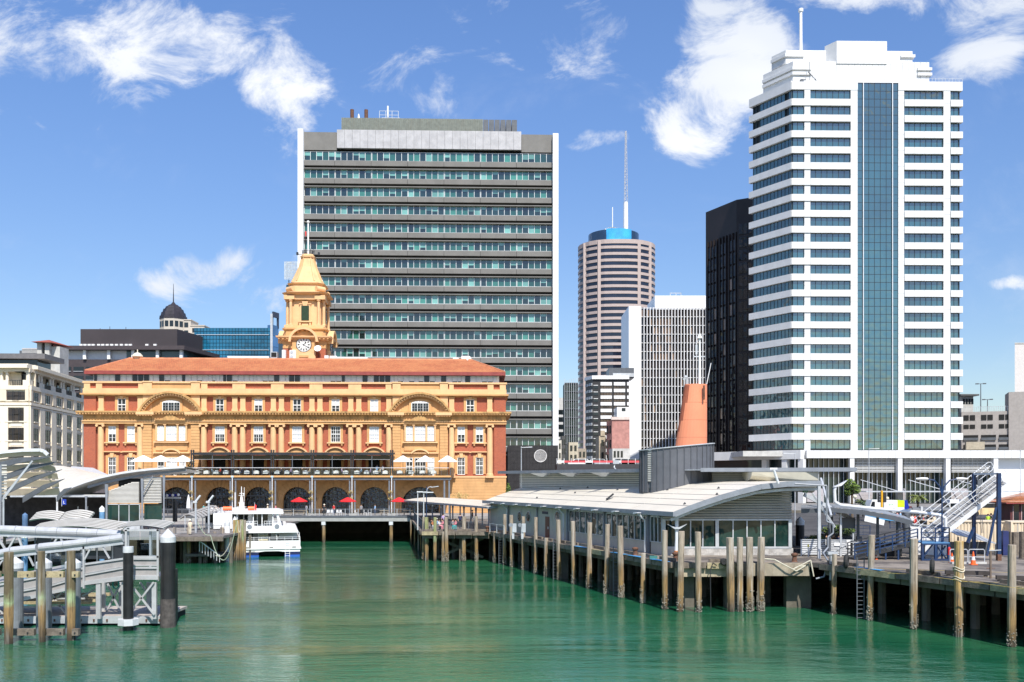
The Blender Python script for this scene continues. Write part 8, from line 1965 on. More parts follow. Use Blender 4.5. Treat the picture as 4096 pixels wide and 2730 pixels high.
 fx = X(1037, 2); q = MB(); q.cyl((fx, 1, zr2-.2), (fx, 1, Z(2010, 2)), .03); q.build('flag_pole', STEELL, t); MB().loft([[(fx, 1, Z(2014, 2)), (fx+.25, 1.1, Z(2022, 2)), (fx+.2, .95, Z(2035, 2)), (fx-.1, 1, Z(2036, 2))], [(fx, 1.03, Z(2014, 2)), (fx+.25, 1.13, Z(2022, 2)), (fx+.2, .98, Z(2035, 2)), (fx-.1, 1.03, Z(2036, 2))]]).build('flag', RED, t)
ferry_boat()
gm = thing('globe_lamp_stand', 'dark post carrying three white globe lamps beside the left terminal', 'lamp', (XX(700, 126), 126, GZ)); MB().cyl((0, 0, 0), (0, 0, ZZ(2005, 126)-GZ), .3, n=12).build('post', BLACK, gm)
for x, y in ((668, 1983), (691, 1982), (713, 1980)): MB().ball((XX(x, 126)-XX(700, 126), 0, ZZ(y, 126)-GZ), .2).build('globe', WHITE, gm)
q = MB(); q.box(-1.6, .7, .1, .3, ZZ(1996, 126)-GZ, ZZ(1989, 126)-GZ); q.build('lamp_canopy', ALU, gm); box('blue_sign', M('deep_blue_sign', (.01, .02, .25), .4), gm, -1.5, .4, .1, .2, ZZ(1988, 126)-GZ+.02, ZZ(1977, 126)-GZ)
fp = thing('furled_parasol', 'white folded parasol under the left arch of the ferry building', 'parasol', (XX(754, 146), 146, GZ)); MB().lathe([(.05, .9), (.35, 1.2), (.28, 2.2), (.1, 3.1), (.02, 3.3)], n=8).build('canopy', WHITE, fp); MB().cyl((0, 0, 0), (0, 0, 1), .04).build('pole', STEELD, fp)
# ================= right wharf furniture, street, people =================
def rails3(t, name, a, b, z0a, z0b, h, m, n=4, posts=5, r=.035):
 q = MB(); a, b = Vector(a), Vector(b)
 for k in range(n): f = h*(k+1)/n; q.bar((a.x, a.y, z0a+f), (b.x, b.y, z0b+f), r*2, r*2)
 for i in range(posts+1): s = i/posts; p = a+(b-a)*s; z = z0a+(z0b-z0a)*s; q.bar((p.x, p.y, z-.1), (p.x, p.y, z+h), r*2.2, r*2.2, (0, 1, 0))
 q.build(name, m, t)
def right_wharf():
 d = 72; X = lambda x, dd=d: XX(x, dd); Z = lambda y, dd=d: ZZ(y, dd)
 o = Vector((X(3740), d, 0))
 t = thing('loading_platform', 'blue steel framed loading platform with railings on the right wharf', 'platform', tuple(o))
 x0, x1 = X(3686)-o.x, X(3797)-o.x; zt = Z(2170); z0 = DZ
 box('platform_deck', M('light_blue_deck', (.08, .22, .42), .6), t, x0, x1, -.1, 2.2, zt-.08, zt)
 for x in (x0+.06, (x0+x1)/2, x1-.06): box('leg', BLUE, t, x-.09, x+.09, -.1, .08, z0, zt-.08); box('leg', BLUE, t, x-.09, x+.09, 2.0, 2.18, z0, zt-.08)
 box('frame_rail', BLUE, t, x0, x1, -.12, .1, z0, z0+.14); box('frame_rail', BLUE, t, x0, x1, -.12, .1, zt-.2, zt-.08)
 xm = (x0+x1)/2
 for a, b in (((x0+.15, z0+.15), (xm-.15, zt-.2)), ((xm+.15, zt-.25), (x1-.15, z0+.15)), ((xm+.2, z0+.15), (x1-.2, zt-.3))): MB().bar((a[0], .2, a[1]), (b[0], .2, b[1]), .09, .09).build('brace', BLUE, t)
 rails3(t, 'railing', (x0, 0, 0), (x1, 0, 0), zt, zt, 1.1, BLUE, 3, 2); rails3(t, 'railing', (x1, 0, 0), (x1, 2, 0), zt, zt, 1.1, BLUE, 3, 2)
 rp = thing('access_ramp', 'dark blue railed ramp sloping up to the loading platform', 'ramp', (X(3430), d+.6, 0)); xa, xb = 0, X(3684)-X(3430)
 za, zb = DZ+.15, zt-.1
 MB().loft([[(xa, 0, za), (xa, 1.5, za), (xa, 1.5, za-.16), (xa, 0, za-.16)], [(xb, 0, zb), (xb, 1.5, zb), (xb, 1.5, zb-.16), (xb, 0, zb-.16)]]).build('ramp_deck', BLACK, rp)
 for y in (0, 1.5): rails3(rp, 'railing', (xa, y, 0), (xb, y, 0), za, zb, 1.1, BLUE if y == 0 else BLACK, 4, 5)
 for i in range(4): x = xa+(xb-xa)*(.3+.2*i); z = za+(zb-za)*(.3+.2*i); box('leg', BLUE, rp, x-.06, x+.06, .05, .15, DZ, z-.1)
 # folding aluminium gangway raised on a blue gantry
 A = Vector((X(3765), d+1.2, Z(2170)+.05)); B_ = Vector((X(4050, 72), 72, ZZ(1897, 72)+.1-1.2))
 B_ = Vector((XX(4030, 74.5), 74.5, ZZ(1935, 74.5)))
 g = thing('raised_gangway', 'steep aluminium gangway with handrails hoisted between blue posts', 'gangway', tuple(A)); v = B_-A; wd = Vector((.0, 1, 0)); sd_ = Vector((-.55, 1.15, 0.25)); sd_ = Vector((-.62, .9, .62))
 AG = M('aluminium_tread', (.22, .215, .21), .55, metal=.2, var=.15, scale=3); AE = M('bright_aluminium_edge', (.72, .73, .74), .35, metal=.15)
 MB().loft([[Vector((0, 0, 0)), sd_, sd_-Vector((0, 0, .1)), Vector((0, 0, -.1))], [v, v+sd_, v+sd_-Vector((0, 0, .1)), v-Vector((0, 0, .1))]]).build('tread_deck', AG, g)
 for s, hh in ((0, .34), (1, .3)): o_ = sd_*s; MB().bar(o_-Vector((0, 0, .12)), v+o_-Vector((0, 0, .12)), .08, hh).build('stringer', AE, g)
 for k in range(1, 16): p = v*(k/16); MB().bar(p+Vector((0, 0, .03)), p+sd_+Vector((0, 0, .03)), .04, .03).build('cleat', AE, g)
 up = Vector((-.45, 0, .75)).normalized()
 for s in (0, 1):
  o_ = sd_*s
  for h in (.45, .8, 1.15): MB().bar(o_+up*h-v*.03, v*1.02+o_+up*h, .042, .042).build('hand_rail', AE, g)
  for k in range(6): p = v*(k/5*.94+.03)+o_; MB().bar(p, p+up*1.15, .05, .05).build('rail_post', STEELL, g)
  q = MB(); c = o_+up*.8-v*.03; q.tube([c+up*.35, c+up*.35-v.normalized()*.25, c-v.normalized()*.35, c-up*.35-v.normalized()*.25, c-up*.35], .03); q.build('rail_loop', AE, g); q = MB(); q.tube([v*1.02+o_+up*1.15, v*1.05+o_+up*1.0, v*1.05+o_+up*.6, v*1.02+o_+up*.45], .03); q.build('rail_loop', AE, g)
 gt = thing('gantry', 'blue steel goalpost gantry holding the raised gangway', 'gantry', (X(3995), d, DZ))
 h = Z(1893)-DZ; q = MB(); q.bar((0, 0, 0), (0, 0, h), .26, .26, (0, 1, 0)); q.build('post', BLUE, gt); x2 = XX(3893, 74.5)-X(3995); h2 = ZZ(1895, 74.5)-DZ; MB().bar((x2, 2.4, 0), (x2, 2.4, h2), .24, .24, (0, 1, 0)).build('post', BLUE, gt)
 MB().bar((x2, 2.4, h2-.05), (0, 0, h-.05), .2, .14).build('cross_beam', ALU, gt); MB().bar((-.2, 0, Z(2030)-DZ), (X(3950)-X(3995), .1, Z(2225)-DZ), .16, .16).build('raking_leg', BLUE, gt)
 MB().bar((x2, 2.3, Z(2115)-DZ), (x2-.7, 2.0, Z(2180)-DZ), .2, .2).build('raking_leg', BLUE, gt); MB().bar((0, 0, -.05), (0, 0, .5), .3, .3, (0, 1, 0)).build('rusty_foot', RUST, gt)
 q = MB()
 for dx in (.3, .42): q.bar((x2+dx, 2.3, h2), (x2+dx+.1, 2.0, 2.0), .03, .03)
 q.box(x2+.2, x2+.5, 2.2, 2.5, h2-.9, h2-.5); q.build('hoist_cable', STEELD, gt)
 # shipping containers
 CC = M('cream_container_steel', (.66, .55, .40), .55, var=.06, scale=.8, dirt=.3, dirtcol=(.35, .2, .1), dscale=.8)
 def container(x, y, L_, label, rot, doors=False):
  c = thing('shipping_container', label, 'container', (x, y, DZ), rot); W_ = 2.44; H_ = 2.6
  box('roof', CC, c, 0, L_, 0, W_, H_-.1, H_); box('floor_frame', CC, c, 0, L_, 0, W_, 0, .16)
  for a in (0, L_-.16):
   for b in (0, W_-.16): box('corner_post', CC, c, a, a+.16, b, b+.16, .16, H_-.1)
  q = MB(); n = int(L_/.28)
  for k in range(n):
   a = .16+(L_-.32)*k/n; s = (L_-.32)/n
   q.loft([[(a, .06, .16), (a+s*.25, .06, .16), (a+s*.5, .13, .16), (a+s*.75, .13, .16), (a+s, .06, .16), (a+s, .16, .16), (a, .16, .16)], [(a, .06, H_-.1), (a+s*.25, .06, H_-.1), (a+s*.5, .13, H_-.1), (a+s*.75, .13, H_-.1), (a+s, .06, H_-.1), (a+s, .16, H_-.1), (a, .16, H_-.1)]])
  q.build('corrugated_side', CC, c); box('far_side', CC, c, 0, L_, W_-.1, W_, .16, H_-.1)
  if doors:
   for k in range(2): box('door', CC, c, -.02+.0, .04, .16+k*1.08, 1.2+k*1.08, .16, H_-.1)
  for k in range(4): MB().cyl((.6+k*.6, .02, .3), (.6+k*.6, .02, H_-.2), .03, n=6).build('lock_rod', STEELL, c) if doors else None
  return c
 container(XX(3733, 81), 82.2, 6.9, 'long cream corrugated shipping container behind the raised gangway', -.10); container(XX(4059, 80), 80.6, 6.1, 'cream shipping container with door rods cut off by the right edge', .03, True)
 hb = thing('hoarding', 'plain white hoarding panel with grey capping left of the containers', 'hoarding', (XX(3642, 78), 78, DZ)); ln = XX(3800, 77)-XX(3642, 78)
 for i in range(3): MB().loft([[(ln*i/3+.02, -i*.3, 0), (ln*(i+1)/3-.02, -(i+1)*.3, 0), (ln*(i+1)/3-.02, -(i+1)*.3+.08, 0), (ln*i/3+.02, -i*.3+.08, 0)], [(ln*i/3+.02, -i*.3, 2.5-i*.12), (ln*(i+1)/3-.02, -(i+1)*.3, 2.4-i*.12), (ln*(i+1)/3-.02, -(i+1)*.3+.08, 2.4-i*.12), (ln*i/3+.02, -i*.3+.08, 2.5-i*.12)]]).build('panel', WHITE2, hb)
 MB().bar((0, 0, 2.55), (ln, -.9, 2.25), .2, .1).build('capping', STEELL, hb)
 cv = thing('covered_walkway_roof', 'low grey sheet roof on struts below the raised gangway', 'canopy', (XX(3900, 77), 77, DZ)); a, b = XX(3825, 77)-XX(3900, 77), XX(3990, 77)-XX(3900, 77)
 for i in range(5): x0_, x1_ = a+(b-a)*i/5+.03, a+(b-a)*(i+1)/5-.03; s0, s1 = 1.95-.75*i/5, 1.95-.75*(i+1)/5; MB().loft([[(x0_, 0, s0-.3), (x1_, 0, s1-.3), (x1_, 3.4, s1+.35), (x0_, 3.4, s0+.35)], [(x0_, 0, s0-.25), (x1_, 0, s1-.25), (x1_, 3.4, s1+.4), (x0_, 3.4, s0+.4)]]).build('roof_sheet', M('blue_grey_sheet', (.30, .34, .40), .3, var=.1), cv)
 for x in (a+.2, b-.1): box('post', STEELD, cv, x-.05, x+.05, .05, .15, 0, 1.5 if x < 0 else .9); box('side_screen', STEELD, cv, a+.1, b, 1.6, 1.7, 0, 1.0)
 # hoop barriers, cones, extinguisher, stand pipe, bollard block
 hb2 = thing('hoop_barrier', 'galvanised hoop barrier on the right wharf beside the traffic cones', 'barrier', (XX(3890, 69.5), 69.5, DZ)); q = MB(); xs = [XX(v_, 69.5)-XX(3890, 69.5) for v_ in (3800, 3870, 3875, 3938)]
 for a_, b_ in ((xs[0], xs[1]), (xs[2], xs[3])): q.tube([(a_, 0, 0), (a_, 0, .95), (a_+.08, 0, 1.05), (b_-.08, 0, 1.05), (b_, 0, .95), (b_, 0, 0)], .035); q.bar((a_, 0, .5), (b_, 0, .5), .05, .05);
 q.build('hoop', STEELL, hb2); box('kerb_block', CONCL, hb2, xs[0], xs[3], -.35, 0, 0, .14)
 def cone(x, dd, lab, s=1.0):
  c = thing('traffic_cone', lab, 'traffic cone', (XX(x, dd), dd, DZ), 0, 'orange traffic cones'); box('base', ORANGE, c, -.2*s, .2*s, -.2*s, .2*s, 0, .05); MB().lathe([(.16*s, .05), (.12*s, .3*s)], n=12).build('body', ORANGE, c); MB().lathe([(.118*s, .3*s), (.085*s, .52*s)], n=12).build('white_band', WHITE, c); MB().lathe([(.085*s, .52*s), (.03*s, .85*s)], n=12).build('tip', ORANGE, c)
 cone(3893, 68.6, 'orange cone with a small one on top behind the hoop barrier', 1.15); cone(3808, 70, 'orange cone left of the thick ochre pile', .9); cone(3505, 73, 'small orange and white marker post cone near the ramp', .5)
 MB().lathe([(.1, 0), (.1, .5), (.03, .6)], (XX(3797, 70), 70, DZ+.6), 10).build('fire_extinguisher', RED)
 tag(bpy.data.objects['fire_extinguisher'], 'red fire extinguisher beside the blue platform', 'extinguisher')
 sp = thing('stand_pipe', 'brown metal post with a T shaped top on the right wharf edge', 'post', (XX(3962, DW(2315, DZ)), DW(2315, DZ), DZ)); MB().cyl((0, 0, 0), (0, 0, 1.75), .07, n=8).build('post', M('brown_metal', (.16, .12, .09), .6), sp); MB().bar((-.1, 0, 1.75), (.65, 0, 1.8), .08, .05).build('top_bar', STEELL, sp); MB().bar((-.25, 0, .65), (.3, 0, .65), .04, .04).build('cross_bar', RUST, sp)
 wt = M('tarred_timber', (.05, .042, .038), .8, var=.3)
 for x, y, ln, lab in ((3868, 2306, 2.6, 'dark'), (4045, 2327, 1.7, 'second dark')): dd = DW(y, DZ); s = thing('sleeper_block', '%s timber sleeper lying on the wharf edge' % lab, 'timber', (XX(x, dd), dd, DZ)); s.rotation_euler = (0, 0, -.25); box('beam', wt, s, -ln/2, ln/2, -.15, .15, .1, .36); box('spacer', wt, s, -ln/2+.1, -ln/2+.3, -.12, .12, 0, .1); box('spacer', wt, s, ln/2-.3, ln/2-.1, -.12, .12, 0, .1)
 for x, dd, lab, m in ((4020, 77, 'tall navy steel fender post near the containers', M('navy_post', (.02, .03, .12), .5)),): s = thing('fender_post', lab, 'post', (XX(x, dd), dd, DZ)); box('shaft', m, s, -.25, .2, -.2, .2, 0, 2.0); box('face_strip', BLACK, s, .2, .34, -.2, .2, 0, 1.95)
 for x, dd, h, lab in ((4060, 77, 1.9, 'short timber post with rusty rings near the right edge'), (4091, 74, 2.1, 'dark timber post at the right edge')): MB().cyl((0, 0, 0), (0, 0, h), .27, n=10).build('post', TIM, thing('timber_post', lab, 'post', (XX(x, dd), dd, DZ)))
 # big grey pipe bridge
 pp = thing('pipe_bridge', 'thick grey pipe arching over the right wharf', 'pipe', (XX(3625, 86), 86, DZ)); ln = XX(3828, 86)-XX(3625, 86); z = ZZ(2042, 86)-DZ
 MB().tube([(0, 0, -.0), (0, 0, z-.5), (.15, 0, z-.15), (.5, 0, z), (ln-.5, 0, z), (ln-.15, 0, z-.15), (ln, 0, z-.5), (ln, 0, 0)], .26, 14).build('pipe', STEELD, pp); MB().box(1.2, 1.4, -.3, .3, z-.35, z+.35).build('clamp', STEELL, pp)
 # louvred gates
 for i, (a_, b_) in enumerate(((3204, 3302), (3311, 3412))):
  dd = 76.5-i*.5; g2 = thing('louvred_gate', 'grey louvred gate panel with diagonal brace, %s of two' % ('left' if i == 0 else 'right'), 'gate', (XX(a_, dd), dd, DZ), 0, 'louvred gates beside the terminal'); w_ = XX(b_, dd)-XX(a_, dd)
  for k in range(7): box('slat', CAPG, g2, .05, w_-.05, 0, .05, .1+k*.17, .22+k*.17)
  q = MB(); q.bar((0, -.03, 0), (0, -.03, 1.35), .08, .08, (0, 1, 0)); q.bar((w_, -.03, 0), (w_, -.03, 1.9 if i else 1.35), .09, .09, (0, 1, 0)); q.bar((0, -.03, 1.32), (w_, -.03, 1.32), .07, .07); q.bar((0, -.05, .1), (w_, -.05, 1.25), .06, .06); q.bar((w_, -.03, .5), (w_+.45, -.3, 0), .05, .05); q.build('gate_frame', STEELL, g2);
  box('back_sheet', STEEL, g2, .05, w_-.05, .08, .1, .1, 1.3)
  if i: box('paper_notice', WHITE, g2, w_-.55, w_-.25, -.1, -.08, .7, 1.35); box('blank_plate', WHITE, g2, .5, 1.0, -.06, -.04, .85, 1.1)
 yb_ = thing('marker_bollard', 'thin grey bollard with yellow top before the left louvred gate', 'bollard', (XX(3233, 75.5), 75.5, DZ)); MB().cyl((0, 0, 0), (0, 0, .95), .05).build('post', STEELL, yb_); MB().cyl((0, 0, .8), (0, 0, 1.0), .065).build('cap', M('yellow_cap', (.8, .65, .02), .5), yb_)
 for i, (x, dd, w_) in enumerate(((3355, 82, 2.9), (3270, 80, 2.2))):
  s = thing('hedge', 'clipped green hedge %s under the terminal canopies' % ('right of the downpipe' if i == 0 else 'beside the dark pile'), 'hedge', (XX(x, dd), dd, 0)); zz = ZZ(2106, dd)-.35; leaf_blob('foliage', s, w_/2, .5, 900, LEAFY, .11, (0, 0, zz if i == 0 else zz-.9), 5, mats=[LEAFY, LEAF], shell=.2); box('planter_box', STEELD, s, -w_/2, w_/2, -.4, .4, DZ, zz-(.3 if i == 0 else 1.2))
 steel_pile(3200, 34, 2067, 2086, 2260, 88, BLACK, 'black pile with white pointed cap behind the louvred gates', WHITE)
 cnt = thing('coffee_counter', 'dark counter with a till under the low curved canopy', 'counter', (XX(3480, 76), 76, DZ)); box('counter_body', BLACK, cnt, -1.6, 2.6, 0, .8, 0, 1.1); box('counter_top', STEELL, cnt, -1.7, 2.7, -.1, .9, 1.1, 1.16); box('till', STEELD, cnt, -1.0, -.6, .1, .4, 1.16, 1.6); box('menu_board', STEELD, cnt, -2.2, -.9, .8, .9, 2.2, 3.1)
 for i, (x, y) in enumerate(((3395, 2115), (3420, 2070))): pass
 bb = thing('blue_marquee', 'pale blue and white awning strip beyond the low curved canopy', 'awning', (XX(3500, 96), 96, ZZ(2085, 96)))
 MB().prism([(-1.1, 0), (.9, -.45), (1.0, .1), (-1.0, .55)], 0, .1).build('white_strip', WHITE, bb); MB().prism([(-1.0, .58), (1.0, .12), (2.1, -.02), (-1.0, .8)], 0, .1).build('blue_strip', M('sky_blue_cloth', (.08, .38, .70), .6), bb)
right_wharf()
def street():
 d = 150
 # street railings with blue posts and red planters
 for (x0, x1, dd, lab) in ((3290, 3480, 104, 'blue railing along the far basin left of the awning'), (3560, 3800, 118, 'blue railing along the promenade behind the white pipe'), (3960, 4100, 112, 'blue railing beside the kiosk')):
  railing(lab, [(XX(x0, dd), dd), (XX(x1, dd), dd)], m=BLUE, fill=.5, n_rail=2)
 for i in range(6):
  x = 3655+i*19; p = thing('flower_planter', 'red flower planter %s from the left along the promenade' % ORD[i], 'planter', (XX(x, 122), 122, DZ+.1), 0, 'red planters on the promenade'); box('trough', M('maroon_planter', (.28, .02, .05), .6), p, -.27, .27, -.2, .2, 0, .6); leaf_blob('flowers', p, .3, .2, 40, LEAF, .1, (0, 0, .7), i)
 # rubbish truck
 t = thing('rubbish_truck', 'white and lime rubbish truck with blue loader on the street', 'truck', (XX(3540, 138), 138, GZ)); X = lambda x: XX(x, 138)-XX(3540, 138); zt = ZZ(2002, 138)-GZ
 LM = M('lime_panel', (.62, .78, .02), .5); NB = M('truck_blue', (.01, .03, .35), .4)
 box('body', WHITE, t, X(3537), X(3590), 0, 2.4, .8, zt); box('lime_side', LM, t, X(3590), X(3618), 0, 2.4, 1.6, zt-.02); box('white_side', WHITE, t, X(3590), X(3618), .02, 2.38, .8, 1.58); MB().prism([(X(3618), .7), (X(3642), .7), (X(3630), zt), (X(3618), zt)], .05, 2.35).build('loader', NB, t); box('loader_tail', M('dark_red_tail', (.12, .02, .02), .5), t, X(3640), X(3650), .2, 2.2, .7, 1.7)
 MB().prism([(X(3476), .6), (X(3533), .6), (X(3533), zt+.05), (X(3490), zt+.05), (X(3478), zt-1.1)], .1, 2.3).build('cab', WHITE, t); MB().prism([(X(3481), zt-1.1), (X(3500), zt-1.1), (X(3500), zt-.2), (X(3490), zt-.2)], .03, .12).build('cab_window', G_DARK, t)
 for x in (3495, 3560, 3600): MB().cyl((X(x), 0, .5), (X(x), .3, .5), .5, n=14).build('wheel', BLACK, t)
 box('chassis', BLACK, t, X(3490), X(3640), .3, 2.1, .4, .8)
 text('RUBBISH\nDIRECT', .42, M('black_print', (.02, .02, .02), .6), t, (X(3563), -.02, zt-1.5)); text('o v', .5, M('green_print', (.1, .5, .1), .6), t, (X(3563), -.02, zt-.6), name='green_mark')
 # buses
 for (x0, x1, dd, lab) in ((3868, 4042, 142, 'cream and white city bus right of the gantry'), (3800, 3862, 146, 'white topped bus seen through the gangway rails')):
  b = thing('bus', lab, 'bus', (XX(x0, dd), dd, GZ)); L_ = XX(x1, dd)-XX(x0, dd); h = ZZ(2000, dd)-GZ
  box('lower_body', M('bus_cream', (.75, .55, .28), .5), b, 0, L_, 0, 2.5, .35, 1.35); box('window_band', G_DARK, b, .02, L_-.02, .03, 2.47, 1.35, h-.55); box('roof', WHITE, b, 0, L_, 0, 2.5, h-.55, h)
  n = max(2, int(L_/1.3))
  for i in range(n+1): c = L_*i/n; box('window_pillar', WHITE if i in (0, n) else BLACK, b, c-.06, c+.06, 0, .05, 1.35, h-.55)
  for x in (L_*.2, L_*.8): MB().cyl((x, -.02, .5), (x, .3, .5), .5, n=14).build('wheel', BLACK, b)
 # kiosk
 k = thing('kiosk', 'small kiosk with an orange tiled pyramid roof at the right edge', 'kiosk', (XX(4085, 112), 112, DZ)); zt = ZZ(2010, 112)-DZ; w = 1.9
 box('wall', M('dark_maroon_timber', (.10, .025, .025), .6), k, -1.3, 3.5, 0, 3.5, 0, zt);
 for i in range(4): box('window', G_DARK, k, -.9+i*1.0, -.3+i*1.0, -.05, .02, .9, zt-.25); box('window_post', M('pink_post', (.45, .3, .28), .6), k, -1.05+i*1.0, -.95+i*1.0, -.08, .02, .2, zt)
 q = MB(); e = [(-2.2, -.8), (4.4, -.8), (4.4, 4.3), (-2.2, 4.3)]; n = 8; ap = (1.6, 1.7); z0, z1 = zt-.05, ZZ(1968, 112)-DZ
 for r in range(n):
  s0, s1 = r/n, (r+1)/n
  P0 = [(a+(ap[0]-a)*s0, b_+(ap[1]-b_)*s0, z0+(z1-z0)*s0+.06) for a, b_ in e]; P1 = [(a+(ap[0]-a)*s1, b_+(ap[1]-b_)*s1, z0+(z1-z0)*s1) for a, b_ in e]
  for i in range(4): q.face([P0[i], P0[(i+1) % 4], P1[(i+1) % 4], P1[i]])
 q.build('tiled_roof', TILE, k); box('eave_board', MAROON, k, -2.2, 4.4, -.8, 4.3, z0-.12, z0)
 # traffic light, globe lamps, trees, palms
 tl = thing('traffic_light', 'yellow traffic light pole with dark signal heads', 'traffic light', (XX(3527, 135), 135, GZ)); h = ZZ(1963, 135)-GZ; MB().cyl((0, 0, 0), (0, 0, h), .17, n=8).build('pole', M('signal_yellow', (.80, .42, .02), .5), tl); box('signal_head', BLACK, tl, -.55, -.2, -.2, .2, h-1.7, h-.3); box('signal_head', BLACK, tl, .25, .6, -.2, .2, h-1.7, h-.3)
 for z in (.5, .9, 1.3): MB().cyl((-.38, -.2, h-z), (-.38, -.28, h-z), .12, n=10).build('lens', STEELD, tl)
 for i, (x, y) in enumerate(((3420, 1988), (3549, 1995), (3874, 1992))): g = thing('globe_street_lamp', 'street lamp with a cream globe, %s' % ('by the round tree', 'above the rubbish truck', 'seen through the gangway rails')[i], 'lamp', (XX(x, 145), 145, GZ), 0, 'globe street lamps'); h = ZZ(y, 145)-GZ; MB().cyl((0, 0, 0), (0, 0, h), .06).build('pole', STEELD, g); MB().ball((0, 0, h), .3).build('globe', M('cream_globe', (.70, .65, .5), .4), g)
 tr = thing('tree', 'dense round dark green tree beside the terminal roof end', 'tree', (XX(3408, 132), 132, GZ)); z = ZZ(1955, 132)-GZ; MB().lathe([(.22, 0), (.15, z)], n=8).build('trunk', BARK, tr); q = MB()
 for a in range(4): q.cyl((0, 0, z*.75), (math.cos(a*1.6)*.8, math.sin(a*1.6)*.8, z+.2), .08, .03)
 q.build('limbs', BARK, tr); [leaf_blob('crown', tr, *a) for a in ((.8, .9, 800, LEAF, .14, (-.25, 0, z+.5), 3, None, [LEAF, LEAF, LEAFY], .3), (.7, .7, 600, LEAF, .14, (.5, 0, z-.1), 4, None, [LEAF, LEAFY], .3), (.6, .6, 500, LEAF, .14, (-.5, .1, z-.5), 6, None, [LEAF, LEAF, LEAFY], .3))]
 palm(3672, 135, GZ, ZZ(1990, 135)-GZ, 'tall cabbage palm in front of the podium entrance', 22, 1.7, .8, M('olive_frond', (.14, .17, .04), .6, var=.5), .2); palm(3478, 140, GZ, 1.6, 'spiky low palm left of the traffic light', 14, 2.4, .35, M('dark_frond', (.05, .08, .03), .6, var=.4), .15); palm(3452, 150, GZ, 2.0, 'thin pale palm against the podium wall', 8, 1.8, .5, _m['olive_frond'], .1)
 # far planting beside the ferry building
 b = thing('shrub', 'dark climbing shrub against the right end of the ferry building', 'shrub', (XX(2034, 158), 158, GZ)); leaf_blob('foliage', b, .45, 1.9, 500, LEAF, .16, (0, 0, 3.2), 8, mats=[LEAF, LEAFY], shell=.1)
 b = thing('shrub', 'light dry bush top above the pier canopy', 'shrub', (XX(1840, 150), 150, GZ)); leaf_blob('foliage', b, 1.5, .55, 160, _m['straw_leaf'], .12, (0, 0, 3.0), 9, shell=.1); MB().cyl((0, 0, 0), (0, 0, 2.8), .08).build('trunk', BARK, b)
 b = thing('potted_plant', 'leafy potted plant on the terrace beside the black verandah', 'plant', tuple(fp_world(FP.u(762, -3), -3, TERZ))); leaf_blob('foliage', b, .7, .9, 220, LEAFY, .12, (0, 0, 1.9), 11, mats=[LEAFY, LEAF], shell=.2); MB().lathe([(.2, 0), (.3, .5), (.28, .5)], n=10).build('pot', BARK, b); MB().cyl((0, 0, .4), (0, 0, 1.6), .05).build('stem', BARK, b)
 # cars on the viaduct
 vz = ZZ(1857, 150)
 for i, (x, m, lab) in enumerate(((2325, WHITE, 'white car on the viaduct behind the red barrier'), (2392, STEELL, 'silver car on the viaduct behind the red barrier'), (2492, M('dark_car_paint', (.05, .06, .09), .3), 'dark car on the viaduct near the white office block'), (2540, M('grey_car_paint', (.2, .21, .22), .3), 'grey car on the viaduct beside the plant house'))):
  c = thing('car', lab, 'car', (XX(x, 152.5), 152.5, vz-.55), 0, 'cars on the viaduct'); q = MB().prism([(-2.1, .3), (2.1, .3), (2.15, .75), (1.5, .9), (1.0, 1.4), (-1.0, 1.42), (-1.6, .95), (-2.15, .85)], 0, 1.7); q.build('body', m, c)
  MB().prism([(-1.45, .95), (1.3, .93), (.92, 1.33), (-.95, 1.35)], -.02, 1.72).build('window', G_DARK, c)
  for s in (-1.3, 1.3): MB().cyl((s, -.02, .3), (s, .2, .3), .3, n=12).build('wheel', BLACK, c)
street()
# ---------------- people ----------------
def body_mesh(name, pts, edges, zs):
 me = bpy.data.meshes.new(name); me.from_pydata([p[:3] for p in pts], edges, []); o = bpy.data.objects.new(name, me); COL.objects.link(o)
 sk = o.modifiers.new('s', 'SKIN'); sub = o.modifiers.new('u', 'SUBSURF'); sub.levels = 1
 sv = me.skin_vertices[0].data
 for i, p in enumerate(pts): sv[i].radius = (p[3], p[3]*(p[4] if len(p) > 4 else 1)); sv[i].use_root = (i == 0)
 dg = bpy.context.evaluated_depsgraph_get(); dg.update()
 m2 = bpy.data.meshes.new_from_object(o.evaluated_get(dg)); bpy.data.objects.remove(o); m2.name = 'body'
 for _ in range(4): m2.materials.append(None)
 for f in m2.polygons: f.material_index = zs(f.center); f.use_smooth = True
 return m2
# slots: 0 skin, 1 top, 2 legs, 3 shoes
def zs_stand(c):
 if c.z > 1.47: return 0
 if c.z > .95: return 0 if (abs(c.x) > .24 and c.z < 1.12) else 1
 if c.z < .1: return 3
 return 0 if abs(c.x) > .22 and c.z > .7 else 2
ST_ = [(0, 0, .93, .15), (0, 0, 1.15, .14), (0, .0, 1.38, .15), (0, 0, 1.50, .06), (0, -.01, 1.64, .105), (0, 0, 1.73, .07),
       (.1, 0, .86, .1), (.11, -.02, .48, .075), (.11, .02, .09, .05), (.11, -.12, .04, .04), (-.1, 0, .86, .1), (-.11, .02, .48, .075), (-.11, .04, .09, .05), (-.11, -.10, .04, .04),
       (.2, 0, 1.4, .06), (.26, .02, 1.12, .045), (.25, -.08, .87, .035), (.25, -.1, .78, .035), (-.2, 0, 1.4, .06), (-.26, .02, 1.12, .045), (-.25, -.06, .87, .035), (-.25, -.08, .78, .035)]
SE_ = [(0, 1), (1, 2), (2, 3), (3, 4), (4, 5), (0, 6), (6, 7), (7, 8), (8, 9), (0, 10), (10, 11), (11, 12), (12, 13), (2, 14), (14, 15), (15, 16), (16, 17), (2, 18), (18, 19), (19, 20), (20, 21)]
